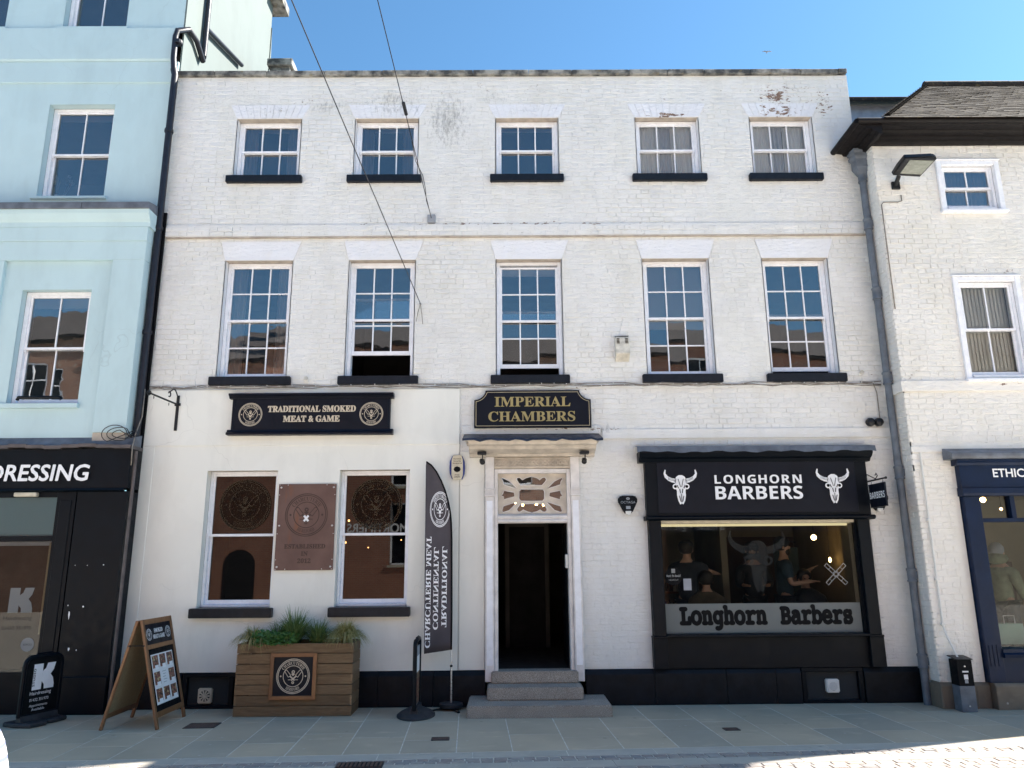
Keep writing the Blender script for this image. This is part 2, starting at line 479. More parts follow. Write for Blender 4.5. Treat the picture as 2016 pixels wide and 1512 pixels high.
M['hair'] = plain('dark_hair', (.02, .015, .012), .6, .3, 40, .6, 120)
M['cloth_dark'] = plain('dark_cloth', (.022, .026, .034), .85, .2, 8, .3, 90)
M['cloth_blue'] = plain('dark_teal_cloth', (.02, .045, .065), .85, .2, 8, .3, 90)
M['cloth_olive'] = plain('brown_cape', (.12, .095, .06), .85, .2, 8, .3, 90)
M['cloth_green'] = plain('sage_knit', (.22, .25, .17), .9, .2, 12, .5, 60)
M['mint'] = plain('mint_card', (.33, .52, .46), .6, .1, 6)
M['paper'] = plain('white_paper', (.78, .78, .80), .6, .04, 6)
M['grey_card'] = plain('grey_card', (.30, .32, .36), .6, .1, 6)
M['cream_plastic'] = plain('yellowed_plastic', (.58, .53, .42), .45, .12, 14)
M['white_plastic'] = plain('white_plastic', (.72, .72, .70), .4, .06, 10)
M['dirty_plastic'] = plain('dirty_alarm_box', (.62, .59, .52), .55, .3, 9, .3, 30)
M['rubber'] = plain('dark_rubber', (.03, .032, .038), .6, .25, 10, .3, 60)
M['rope'] = plain('grey_cable', (.24, .215, .19), .7, .3, 20)
M['wire'] = plain('dark_wire', (.02, .02, .025), .5, .2, 20)
M['soil'] = plain('potting_soil', (.03, .022, .016), .95, .4, 30, .8, 60)
M['ply'] = plain('tan_hardboard', (.28, .22, .13), .75, .12, 40, .2, 120)
M['rust_flat'] = plain('brown_steel_cover', (.11, .066, .052), .8, .2, 12, .5, 60)
M['print_dark'] = plain('brown_photo_print', (.085, .04, .03), .5, .9, 45)
M['print_meat'] = plain('meat_photo_print', (.21, .085, .055), .5, .95, 38)
t = NT('meat_photos_mixed')
c = t.mix(t.ramp(t.noise(30, 4), .42, .60), (.05, .025, .018), (.32, .11, .075))
c = t.mix(t.ramp(t.noise(24, 3), .58, .64), c, (.50, .43, .22)); c = t.mix(t.ramp(t.noise(40, 2), .66, .72), c, (.12, .2, .05))
M['print_food'] = t.bsdf(c, .45)
def wood(name, a, b, rough=.6, axis=(1, 8, 8), sc=5.0, knots=True):
    t = NT(name)
    oi = t.t.nodes.new('ShaderNodeObjectInfo').outputs['Random']
    tc = t.n('TexCoord', out=3)
    v = t.n('VectorMath', {0: t.scaled(*axis, vec=tc), 1: t.n('CombineXYZ', {0: t.math('MULTIPLY', oi, 31.0), 1: t.math('MULTIPLY', oi, 17.0), 2: 0.0})}, operation='ADD')
    g = t.noise(sc, 6, v, .6, .6)
    c = t.mix(t.ramp(g, .3, .7), a, b)
    c = t.mix(t.math('MULTIPLY', t.ramp(oi, 0, 1), .6), c, tuple(x * .55 for x in a))
    if knots:
        k = t.noise(2.6, 2, t.scaled(1, 1, 1.6, vec=tc)); c = t.mix(t.ramp(k, .69, .76, 0, .7), c, tuple(x * .3 for x in a))
    return t.bsdf(c, rough, 0, g, .25, .004)
M['deck'] = wood('planter_timber', (.20, .12, .06), (.36, .245, .135), .65)
M['frame_wood'] = wood('orange_brown_timber', (.22, .092, .036), (.34, .155, .06), .5, (1, 1, 1), 3.0)
M['board_wood'] = wood('aboard_timber', (.22, .10, .042), (.35, .175, .075), .48, (6, 6, 1), 4.0)
# rust panel
t = NT('brown_powder_coated_steel')
c = t.mix(t.ramp(t.noise(3, 6), .35, .7), (.115, .062, .052), (.155, .088, .072))
c = t.mix(t.ramp(t.noise(6, 5, t.scaled(1, 1, .25)), .62, .75, 0, .7), c, (.20, .075, .035))
M['corten'] = t.bsdf(c, .55, .15, t.noise(140, 3), .25, .003)
M['corten_dark'] = plain('dark_steel_cutout', (.055, .030, .026), .5, .2, 10)
# glass: clear sheet with a mirror share that grows towards grazing angles
def glass(name, ior=1.75, tint=(1, 1, 1), rough=0.0, wav=.12, wsc=3.0, dirt=0.0):
    t = NT(name)
    bn = t.n('Bump', {'Height': t.noise(wsc, 2), 'Strength': wav, 'Distance': .02})
    tr = t.n('BsdfTransparent', {'Color': (*tint, 1)})
    gl = t.n('BsdfGlossy', {'Color': (1, 1, 1, 1), 'Roughness': rough, 'Normal': bn})
    fr = t.n('Fresnel', {'IOR': ior, 'Normal': bn})
    sh = t.n('MixShader', {0: fr, 1: tr, 2: gl})
    if dirt:
        sh = t.n('MixShader', {0: t.ramp(t.noise(4, 6), .35, .8, dirt * .2, dirt), 1: sh, 2: t.n('BsdfDiffuse', {'Color': (.6, .6, .58, 1)})})
    t.t.links.new(sh, t.out.inputs[0])
    return t.mat
M['glass'] = glass('old_sash_glass', 2.7, (.97, .985, .99), 0, .035, 2.2, .03)
M['glass_b'] = glass('old_sash_glass_wavy', 2.7, (.96, .98, .985), 0, .05, 3.0, .035)
M['glass_shop'] = glass('shop_plate_glass', 1.45, (.72, .75, .75), 0, .02, 1.0, .006)
M['glass_dark'] = glass('tinted_window_film', 1.62, (.16, .12, .11), 0, .015, 1.0, .004)
def film(name, col, fac, tr=.4):
    t = NT(name)
    d = t.n('BsdfDiffuse', {'Color': (*col, 1)}); tl = t.n('BsdfTranslucent', {'Color': (*col, 1)})
    d2 = t.n('MixShader', {0: tr, 1: d, 2: tl})
    t.t.links.new(t.n('MixShader', {0: fac, 1: t.n('BsdfTransparent', {'Color': (1, 1, 1, 1)}), 2: d2}), t.out.inputs[0])
    return t.mat
M['glass_clear'] = glass('clear_sash_glass', 1.5, (.98, .99, .99), 0, .035, 2.2, .01)
M['film_dust'] = film('dusty_cellar_glass', (.05, .056, .062), .9, .05)
M['lead_pale'] = plain('pale_blue_lead_cladding', (.30, .35, .44), .5, .2, 5)
M['frost'] = film('frosted_film', (.34, .365, .36), .90)
M['film_dark'] = film('faint_dark_decal', (.004, .003, .003), .40, .05)
M['film_blue'] = film('pale_blue_window_film', (.30, .50, .60), .85, .1)
M['film_grey'] = film('pale_grey_decal', (.50, .52, .52), .42, .1)
M['film_brown'] = film('faint_brown_decal', (.10, .072, .048), .55, .1)
M['film_skull'] = film('grey_window_decal', (.06, .062, .062), .42, .1)
M['film_white'] = film('white_decal_and_reflection', (.62, .64, .64), .75)
M['blind'] = film('pale_blind', (.72, .75, .78), .95, .15)
M['curtain'] = film('pale_curtain', (.66, .70, .76), .93, .15)
M['net'] = film('net_curtain', (.86, .88, .88), .93, .12)
M['stripe_curtain'] = film('vertical_blind_slat', (.78, .76, .70), .97, .12)
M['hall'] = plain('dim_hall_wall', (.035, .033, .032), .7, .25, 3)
def emis(name, col, st):
    t = NT(name)
    t.t.links.new(t.n('Emission', {'Color': (*col, 1), 'Strength': st}), t.out.inputs[0])
    return t.mat
M['bulb'] = emis('warm_lit_bulb', (1.0, .60, .22), 9)
M['bulb_small'] = emis('small_lit_bulb', (1.0, .72, .38), 9)
M['strip'] = emis('warm_shop_strip_lamp', (1.0, .82, .45), .30)
M['lens'] = plain('floodlight_lens', (.30, .32, .28), .2, .15, 18)
t = NT('mirror_glass'); M['mirror'] = t.bsdf((.75, .8, .8), .03, 1.0)
# red brick of the houses across the street
def red_brick(name, a, b, mort=(.32, .28, .24)):
    t = NT(name)
    v = t.n('CombineXYZ', {0: t.n('SeparateXYZ', {0: t.pos}), 1: t.n('SeparateXYZ', {0: t.pos}, out=2), 2: 0.0})
    bt = t.n('TexBrick', {'Vector': v, 'Color1': (*a, 1), 'Color2': (*b, 1), 'Mortar': (*mort, 1), 'Scale': 1.0, 'Mortar Size': .008, 'Brick Width': .225, 'Row Height': .075})
    return t.bsdf(t.mix(t.ramp(t.noise(1.5, 4), .35, .7, 0, .4), bt, tuple(x * .6 for x in a)), .8)
M['red_brick'] = red_brick('red_brick', (.31, .115, .07), (.38, .155, .09))
M['red_brick2'] = red_brick('brown_brick', (.24, .11, .075), (.32, .17, .11))
M['stucco_far'] = plain('pale_stucco_opposite', (.50, .46, .38), .8, .1, 2)
M['slate'] = plain('slate_roof', (.085, .075, .07), .7, .25, 5, .3, 30)
# striped shirt
t = NT('striped_shirt')
w = t.n('SeparateXYZ', {0: t.n('VectorMath', {0: t.pos, 1: t.n('VectorMath', {0: t.n('CombineXYZ', {2: t.noise(3, 2)}), 1: (0, 0, .05)}, operation='MULTIPLY')}, operation='ADD')}, out=2)
s_ = t.math('SINE', t.math('MULTIPLY', w, 170.0))
c = t.mix(t.ramp(s_, .35, .75), (.50, .50, .50), (.13, .15, .25))
M['stripes'] = t.bsdf(c, .9, 0, t.noise(240, 2), .3, .003)
M['denim'] = plain('denim', (.05, .07, .13), .9, .2, 20, .4, 200)
def leaf(name, a, b):
    t = NT(name)
    isl = t.t.nodes.new('ShaderNodeNewGeometry').outputs['Random Per Island']
    c = t.mix(isl, a, b)
    d = t.n('BsdfDiffuse', {'Color': c}); tl = t.n('BsdfTranslucent', {'Color': c}); g = t.n('BsdfGlossy', {'Color': (1, 1, 1, 1), 'Roughness': .4})
    sh = t.n('MixShader', {0: .3, 1: d, 2: tl}); sh = t.n('MixShader', {0: .04, 1: sh, 2: g})
    t.t.links.new(sh, t.out.inputs[0])
    return t.mat
M['leaf_green'] = leaf('sedge_green', (.07, .14, .035), (.22, .30, .11))
M['leaf_yellow'] = leaf('sedge_straw', (.24, .25, .07), (.50, .44, .20))
M['leaf_bright'] = leaf('herb_green', (.05, .15, .03), (.12, .25, .06))
M['fabric_flag'] = plain('charcoal_flag_cloth', (.075, .066, .076), .8, .15, 3, .3, 200)
M['hi_vis'] = plain('blue_plastic', (.03, .05, .22), .4, .1)

# ================================================================== THE SETTING: ground
ROT = R(2.8)
ca, sa = math.cos(ROT), math.sin(ROT)
KY = -2.375                                   # pavement edge at x = 0
def PW(u, w, z=0.0):                          # pavement frame: u along the kerb, w towards the houses
    return (u * ca - w * sa, KY + u * sa + w * ca, z)
g = MB(); g.box(-400, 400, -400, 400, -1.0, -.062)
ground = g.build('ground', M['road']); tag(ground, kind='structure')
def strip(name, u0, u1, w0, w1, z, mat):
    m = MB(); m.extr([PW(u0, w0, -.06), PW(u1, w0, -.06), PW(u1, w1, -.06), PW(u0, w1, -.06)], (0, 0, .06 + z))
    return tag(m.build(name, mat), kind='structure')
pave = strip('pavement', -16, 16, 0, 3.6, -.0015, M['mortar'])
kerb = strip('kerb', -16, 16, -.21, -.001, -.004, M['mortar'])
gut = strip('gutter', -16, 16, -.40, -.211, -.012, M['mortar'])
ker2 = strip('channel', -16, 16, -.62, -.401, -.007, M['mortar'])
road = strip('road', -30, 30, -19.5, -.621, -.012, M['mortar'])
def stone(parent, name, u0, u1, w0, w1, h, mat, gap=.004, jit=.0):
    m = MB()
    a = [PW(u0 + gap, w0 + gap), PW(u1 - gap, w0 + gap), PW(u1 - gap, w1 - gap), PW(u0 + gap, w1 - gap)]
    e = .004
    b = [PW(u0 + gap + e, w0 + gap + e), PW(u1 - gap - e, w0 + gap + e), PW(u1 - gap - e, w1 - gap - e), PW(u0 + gap + e, w1 - gap - e)]
    z = [h + rnd.uniform(-jit, jit) for _ in range(4)]
    m.add([(p[0], p[1], -.03) for p in a] + [(p[0], p[1], h - .004) for p in a] + [(p[0], p[1], zz) for p, zz in zip(b, z)],
          [(0, 1, 5, 4), (1, 2, 6, 5), (2, 3, 7, 6), (3, 0, 4, 7), (4, 5, 9, 8), (5, 6, 10, 9), (6, 7, 11, 10), (7, 4, 8, 11), (8, 9, 10, 11)])
    return m.build(name, mat, parent, recalc=False)
u = -9.4; k = 0
while u < 9.2:
    wd = .555
    cuts = [0]; w = 0
    off = [.55, .95, .72][k % 3]
    w = off
    while w < 3.0:
        cuts.append(w); w += rnd.choice((.62, .78, .9))
    cuts.append(3.5)
    for a, b in zip(cuts, cuts[1:]):
        if PW(u, a)[1] < .1:
            stone(pave, 'paving_slab', u, u + wd, a, b, 0.0, M['slab'], .003, .0012)
    u += wd; k += 1
for st, nm, w0, w1, base in ((kerb, 'kerb_stone', -.21, 0, .9), (ker2, 'channel_stone', -.62, -.40, .92)):
    u = -7.6 + rnd.random() * .4
    while u < 7.6:
        L = base * rnd.uniform(.93, 1.07)
        stone(st, nm, u, u + L, w0, w1, -.001, M['kerb'], .003, .0015); u += L
setts = []
u = -7.4
while u < 7.4:
    L = rnd.uniform(.10, .15); setts.append((u, u + L, -.305, -.215)); u += L + .002
u = -7.35
while u < 7.4:
    L = rnd.uniform(.10, .15); setts.append((u, u + L, -.397, -.307)); u += L + .002
for a, b, c_, d in setts[:]:
    stone(gut, 'sett', a, b, c_, d, -.003, M['sett'], .0055, .003)
# field of setts in the road: nearest rows as pieces, the rest as one mass
rest = MB(); cnt = 0
w = -.625; row = 0
while w > -3.6:
    dw = rnd.uniform(.10, .115); u = -7.5 + (row % 2) * .07
    while u < 7.6:
        L = rnd.uniform(.12, .19)
        if row < 4 and cnt < 290 and -6.0 < u < 6.6:
            stone(road, 'sett', u, u + L, w - dw, w, -.003, M['sett'], .0055, .003); cnt += 1
        else:
            gp, e = .0055, .006
            z = [-.003 + rnd.uniform(-.003, .003) for _ in range(4)]
            A = [PW(u + gp, w - dw + gp), PW(u + L - gp, w - dw + gp), PW(u + L - gp, w - gp), PW(u + gp, w - gp)]
            B = [PW(u + gp + e, w - dw + gp + e), PW(u + L - gp - e, w - dw + gp + e), PW(u + L - gp - e, w - gp - e), PW(u + gp + e, w - gp - e)]
            rest.add([(p[0], p[1], -.02) for p in A] + [(p[0], p[1], zz) for p, zz in zip(B, z)], [(0, 1, 5, 4), (1, 2, 6, 5), (2, 3, 7, 6), (3, 0, 4, 7), (4, 5, 6, 7)])
        u += L
    w -= dw; row += 1
rest.build('setts', M['sett'], road, recalc=False, kind='stuff')
# iron covers let into the pavement
def cover(px, label, sx, sy, mat='rust_flat', grid=False):
    x, y = G(*px)
    t = thing('drain_cover' if grid else 'access_cover', label, 'cover', (x, y, 0), ROT)
    MB().box(-sx / 2, sx / 2, -sy / 2, sy / 2, -.01, .004).build('plate', M[mat], t, local=True, bevel=.002)
    fr = MB()
    for a in (-1, 1):
        fr.box(a * sx / 2 - .006, a * sx / 2 + .006, -sy / 2, sy / 2, -.01, .0055)
        fr.box(-sx / 2, sx / 2, a * sy / 2 - .006, a * sy / 2 + .006, -.01, .0065)
    fr.build('rim', M['iron_dark'], t, local=True)
    if grid:
        n = 11
        for i in range(n):
            xx = -sx / 2 + sx * (i + .5) / n
            MB().box(xx - sx / n * .3, xx + sx / n * .3, -sy / 2 + .02, sy / 2 - .02, .004, .012).build('bar', M['rust_flat'], t, local=True, bevel=.002)
    return t
cover((398, 1429), 'square brown steel cover in the paving beside the A-board', .34, .27)
cover((867, 1455), 'small oblong brown cover in the paving below the feather flag', .18, .13)
cover((1440, 1436), 'small dark valve cover in the paving in front of the barber shop', .16, .12)
cover((708, 1507), 'rusty barred gully grating in the gutter setts', .42, .20, 'interior_dark', True)

# ================================================================== SASH WINDOWS
def curtain_sheet(x0, x1, y, z0, z1, waves, amp, ph=0.0):
    m = MB(); n = max(6, int(waves * 8))
    for i in range(n):
        xa = x0 + (x1 - x0) * i / n; xb = x0 + (x1 - x0) * (i + 1) / n
        ya = y + amp * math.sin(ph + 2 * math.pi * waves * i / n); yb = y + amp * math.sin(ph + 2 * math.pi * waves * (i + 1) / n)
        m.quad((xa, ya, z0), (xb, yb, z0), (xb, yb, z1), (xa, ya, z1))
    return m
def sash_window(bld, x0, x1, z0, z1, yf, cols=3, rows=1, rev=.13, low=0.0, up=0.0, soffit='soffit', frame=.05, mats=('glass', 'glass_b'), sill=None, bar=.020, white='wood_white', split=.5, wall_white='brick', horn=True):
    """opening x0..x1, z0..z1 in the wall face yf; rev = depth of the reveal"""
    wm = M[white]
    yw = yf + rev
    f = MB()
    f.box(x0, x0 + frame, yw - .015, yw + .12, z0, z1).box(x1 - frame, x1, yw - .015, yw + .12, z0, z1)
    f.box(x0 + frame, x1 - frame, yw - .014, yw + .12, z1 - frame * .9, z1)
    f.box(x0 + frame, x1 - frame, yw - .045, yw + .12, z0, z0 + .032)
    w = f.build('window', wm, bld, bevel=.004)
    for ra, rb in ((x0 - .012, x0 - .0005), (x1 + .0005, x1 + .012)):
        MB().box(ra, rb, yf + .006, yw - .016, z0, z1 + .001).build('reveal', M['lintel'] if wall_white == 'brick' else M[wall_white], w)
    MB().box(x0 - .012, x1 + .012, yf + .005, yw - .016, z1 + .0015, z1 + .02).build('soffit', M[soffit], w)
    xa, xb = x0 + frame, x1 - frame
    za, zb = z0 + .032, z1 - frame * .9
    mid = za + (zb - za) * split
    def sash(s0, s1, y, bot, top):
        m = MB(); st = .032
        m.box(xa, xa + st, y, y + .035, s0, s1).box(xb - st, xb, y, y + .035, s0, s1)
        m.box(xa + st, xb - st, y + .001, y + .036, s0, s0 + bot).box(xa + st, xb - st, y + .001, y + .036, s1 - top, s1)
        gx0, gx1, gz0, gz1 = xa + st, xb - st, s0 + bot, s1 - top
        for i in range(1, cols):
            x = gx0 + (gx1 - gx0) * i / cols; m.box(x - bar / 2, x + bar / 2, y + .004, y + .03, gz0, gz1)
        for j in range(1, rows):
            z = gz0 + (gz1 - gz0) * j / rows; m.box(gx0, gx1, y + .0055, y + .0285, z - bar / 2, z + bar / 2)
        if horn and y < yw + .03:
            for xx in (xa + .006, xb - .026):
                m.box(xx, xx + .02, y + .002, y + .03, s0 - .035, s0)
        m.build('sash', wm, w, bevel=.003)
        for i in range(cols):
            for j in range(rows):
                px0, px1 = gx0 + (gx1 - gx0) * i / cols, gx0 + (gx1 - gx0) * (i + 1) / cols
                pz0, pz1 = gz0 + (gz1 - gz0) * j / rows, gz0 + (gz1 - gz0) * (j + 1) / rows
                t1, t2 = rnd.uniform(-.0022, .0022), rnd.uniform(-.0022, .0022); yy = y + .018
                p = MB(); p.quad((px0, yy - t1 - t2, pz0), (px1, yy + t1 - t2, pz0), (px1, yy + t1 + t2, pz1), (px0, yy - t1 + t2, pz1))
                p.build('pane', M[mats[(i + j) % 2]], w, recalc=False)
    sash(mid - .012 - up, zb - up, yw, .034, .03)
    sash(za + low, mid + .02 + low, yw + .042, .06, .03)
    if sill:
        sx0, sx1, sh, so_ = sill
        sm = MB(); sm.box(sx0, sx1, yf - so_, yf + rev - .02, z0 - sh, z0 - .003)
        sm.build('sill', M['sill'], w, bevel=.008, seg=2)
    return w
def dress(w, kind, x0, x1, z0, z1, y):
    """curtains and blinds behind the glass"""
    if 'sides' in kind:
        wd = (x1 - x0) * .24
        curtain_sheet(x0, x0 + wd, y + .05, z0, z1, 3, .02).build('curtain', M['curtain'], w, smooth='all')
        curtain_sheet(x1 - wd, x1, y + .05, z0, z1, 3, .02, 1.0).build('curtain', M['curtain'], w, smooth='all')
    if 'blind' in kind:
        MB().box(x0, x1, y + .06, y + .063, z1 - (z1 - z0) * .10, z1).build('blind', M['blind'], w)
    if 'net' in kind:
        wd = (x1 - x0) * .40
        curtain_sheet(x0, x0 + wd, y + .032, z0, z1, 5, .008).build('curtain', M['net'], w, smooth='all')
        curtain_sheet(x1 - wd, x1, y + .032, z0, z1, 5, .008).build('curtain', M['net'], w, smooth='all')
        curtain_sheet(x0 + wd, x1 - wd, y + .045, z0, z1, 3, .010).build('curtain', M['curtain'], w, smooth='all')
    if 'half' in kind:
        MB().box(x0, x1, y + .055, y + .058, z0 + (z1 - z0) * .42, z1).build('blind', M['net'], w)

# ================================================================== WHITE BRICK BUILDING
XL, XR, ZT = -5.12, 5.385, 9.235
B = thing('white_building', 'three storey white painted brick building with black sills and ten sash windows', 'building', (0, 0, 0))
WX = [(-4.13, -3.15), (-2.31, -1.345), (-.145, .81), (2.015, 2.985), (3.79, 4.75)]
Z2, Z1, Z0 = (7.52, 8.50), (4.39, 6.16), (1.245, 3.06)
DOORR = (-.31, .99, .0, 3.30)
SHOP = (1.90, 4.90, .0, 3.20)
RND = (XL, -.665, .44, 4.20)                     # smooth rendered part of the ground floor
holes = [(a, b, *Z2) for a, b in WX] + [(a, b, *Z1) for a, b in WX] + [DOORR, SHOP, RND]
def wall_sheet(x0, x1, z0, z1, holes, y, depth=0.0):
    m = MB()
    xs = sorted({x0, x1, *[h[0] for h in holes], *[h[1] for h in holes]}); zs = sorted({z0, z1, *[h[2] for h in holes], *[h[3] for h in holes]})
    xs = [x for x in xs if x0 <= x <= x1]; zs = [z for z in zs if z0 <= z <= z1]
    for a, b in zip(xs, xs[1:]):
        for c_, d in zip(zs, zs[1:]):
            mx, mz = (a + b) / 2, (c_ + d) / 2
            if any(h[0] < mx < h[1] and h[2] < mz < h[3] for h in holes): continue
            m.quad((a, y, c_), (b, y, c_), (b, y, d), (a, y, d))
    if depth:
        for a, b, c_, d in holes:
            m.quad((a, y, c_), (a, y + depth, c_), (a, y + depth, d), (a, y, d)).quad((b, y, c_), (b, y + depth, c_), (b, y + depth, d), (b, y, d))
            m.quad((a, y, d), (b, y, d), (b, y + depth, d), (a, y + depth, d)).quad((a, y, c_), (b, y, c_), (b, y + depth, c_), (a, y + depth, c_))
    return m
wall_sheet(XL, XR, .437, ZT, holes, .006).build('wall', M['brick'], B, recalc=False)
sh = MB()
sh.box(XL, XL + .02, .02, 9.0, 0, ZT).box(XR - .02, XR, .02, 9.0, 0, ZT).box(XL, XR, 8.98, 9.0, 0, ZT).box(XL + .02, XR - .02, .02, .25, 8.951, ZT)
sh.build('shell', M['brick'], B)
MB().box(XL + .021, XR - .021, .02, 8.98, 8.9, 8.95).build('roof', M['slate'], B)
# rooms behind the windows
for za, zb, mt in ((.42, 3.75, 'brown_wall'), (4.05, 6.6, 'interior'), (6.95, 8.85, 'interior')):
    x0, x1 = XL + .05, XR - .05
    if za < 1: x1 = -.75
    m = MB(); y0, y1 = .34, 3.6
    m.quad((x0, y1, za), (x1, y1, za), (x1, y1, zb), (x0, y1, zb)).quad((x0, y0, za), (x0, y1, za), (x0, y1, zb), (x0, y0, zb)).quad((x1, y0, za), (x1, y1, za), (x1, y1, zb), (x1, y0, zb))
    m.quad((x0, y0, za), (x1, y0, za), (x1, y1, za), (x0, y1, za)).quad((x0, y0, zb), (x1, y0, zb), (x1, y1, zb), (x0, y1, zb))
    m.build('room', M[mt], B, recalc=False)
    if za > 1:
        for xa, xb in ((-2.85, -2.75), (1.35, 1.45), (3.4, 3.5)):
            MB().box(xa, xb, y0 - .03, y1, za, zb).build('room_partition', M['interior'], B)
# windows
dressing2 = ['sides blind', 'sides blind', 'blind', 'net blind', 'net blind']
for i, (a, b) in enumerate(WX):
    w = sash_window(B, a, b, *Z2, 0.0, 3, 1, sill=(a - .09, b + .07, .115, .07), mats=('glass', 'glass_b') if i < 3 else ('glass_clear', 'glass_clear'))
    dress(w, dressing2[i], a + .05, b - .05, Z2[0], Z2[1], .19)
low = [0, .33, .12, 0, .05]; upp = [0, 0, .03, 0, 0]
for i, (a, b) in enumerate(WX):
    w = sash_window(B, a, b, *Z1, 0.0, 3, 2, low=low[i], up=upp[i], sill=(a - .085, b + .085, .125, .07))
    dress(w, ['sides', '', 'blind', 'half', ''][i], a + .05, b - .05, Z1[0], Z1[1], .19)
# render panel with its two shop windows
GX = [(-4.13, -3.16), (-2.31, -1.345)]
RY = -.022
rh = [(a, b, *Z0) for a, b in GX]
wall_sheet(RND[0], RND[1], .44, 3.405, rh, RY).build('render', M['render'], B, recalc=False)
m = MB(); m.box(XL, -.665, RY - .012, .005, 3.405, 4.20).build('render_band', M['render'], B, bevel=.004)
m = MB(); m.box(-.667, -.664, RY, .006, .44, 4.2).build('render_edge', M['render'], B)
m = MB(); m.box(XL, -4.885, RY - .013, RY - .001, .445, 3.4).build('corner_strip', M['render'], B, bevel=.003)
m = MB(); m.box(-.655, -.315, -.012, .005, .44, 3.30).build('door_side_strip', M['render'], B, bevel=.003)
for a, b in GX:
    w = sash_window(B, a, b, *Z0, RY, 1, 1, rev=.15, frame=.035, mats=('glass_dark', 'glass_dark'), sill=(a - .06, b + .05, .125, .10), soffit='door_cream', split=.52, wall_white='render', horn=False)
    xm = (a + b) / 2 + .012
    e = MB(); emblem(e, (xm, RY + .150, 2.60), .355, t=.004)
    e.build('window_decal', M['film_brown'], w, recalc=False)
    e = MB(); ring2d(e, (xm, RY + .150, 2.60), 0.0, .355, (1, 0, 0), (0, 0, 1), (0, -1, 0), .002); e.build('window_decal_backing', M['film_dark'], w, recalc=False)
# flat-arch lintels: top floor as separate voussoirs, first floor smooth
for i, (a, b) in enumerate(WX):
    zb, zt = Z2[1] + .002, Z2[1] + .235
    L = MB(); L.prism([(a - .015, zb), (b + .015, zb), (b + .13, zt), (a - .12, zt)], .001, .012)
    lo = L.build('lintel', M['lintel'], B)
    n = 11
    for k in range(n):
        f0, f1 = k / n, (k + 1) / n
        q0, q1 = a - .012, b + .012; r0, r1 = a - .117, b + .127
        gp = .0038
        pts = [(q0 + (q1 - q0) * f0 + gp, zb + .002), (q0 + (q1 - q0) * f1 - gp, zb + .002), (r0 + (r1 - r0) * f1 - gp, zt - .002), (r0 + (r1 - r0) * f0 + gp, zt - .002)]
        MB().prism(pts, -.007 - rnd.uniform(0, .004), .0015).build('voussoir', M['lintel'], lo)
    zb, zt = Z1[1] + .002, Z1[1] + .30
    MB().prism([(a - .012, zb), (b + .012, zb), (b + .115, zt), (a - .085, zt)], -.010, .004).build('lintel', M['lintel'], B, bevel=.002)
# string courses (bricks laid proud)
BAND, BANDR = (6.525, 6.71), (3.47, 3.605)
MB().box(XL + .08, XR - .01, -.035, .005, *BAND).build('string_course', M['brick'], B)
MB().box(1.33, XR - .02, -.026, .005, *BANDR).build('string_course', M['brick'], B, bevel=.004)
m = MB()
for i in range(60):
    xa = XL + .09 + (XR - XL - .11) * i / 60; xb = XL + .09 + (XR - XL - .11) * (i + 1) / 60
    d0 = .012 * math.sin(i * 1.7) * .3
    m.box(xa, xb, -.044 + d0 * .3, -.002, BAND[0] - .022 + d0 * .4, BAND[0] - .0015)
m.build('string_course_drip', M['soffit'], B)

# ---- bricks
def brick_list(x0, x1, z0, z1, excl, yoff=lambda z: 0.0, seed=1):
    r = random.Random(seed); out = []
    ch = .075; z = z0; k = 0
    while z + ch * .6 < z1:
        zc = z + ch / 2
        ex = sorted(excl(zc))
        xs = x0 - (.056 if k % 2 else .16) + r.uniform(-.03, .03); j = k % 2 + (1 if r.random() < .12 else 0)
        while xs < x1:
            L = (.225 if j % 2 == 0 else .1125) + r.uniform(-.006, .006)
            a, b = max(xs + .003, x0), min(xs + L - .003, x1)
            segs = [(a, b)]
            for e0, e1 in ex:
                ns = []
                for p, q in segs:
                    if q <= e0 or p >= e1: ns.append((p, q)); continue
                    if p < e0: ns.append((p, e0 - .002))
                    if q > e1: ns.append((e1 + .002, q))
                segs = ns
            for p, q in segs:
                if q - p > .02: out.append((p, q, z + .003, min(z + ch - .003, z1), yoff(zc)))
            xs += L; j += 1
        z += ch + r.uniform(-.0025, .0025); k += 1
    return out
def brick_shape(m, p, q, za, zb, y, r, depth=.009):
    f = .5 + .5 * math.sin(p * 1.9 + 1.3 * math.sin(za * 1.1)) * math.sin(za * 1.7 + .8 * math.sin(p * .9 + 2))   # paint fills the joints more in some areas
    pr = .0028 + .0085 * f * r.uniform(.45, 1.3)
    e = r.uniform(.002, .006); j = lambda s=.0022: r.uniform(-s, s)
    yy = y + .006 - pr
    m.add([(p, y + depth, za), (q, y + depth, za), (q, y + depth, zb), (p, y + depth, zb),
           (p + e + j(), yy + j(), za + e + j()), (q - e + j(), yy + j(), za + e + j()), (q - e + j(), yy + j(), zb - e + j()), (p + e + j(), yy + j(), zb - e + j())],
          [(0, 1, 5, 4), (1, 2, 6, 5), (2, 3, 7, 6), (3, 0, 4, 7), (4, 5, 6, 7)])
_bm = {}
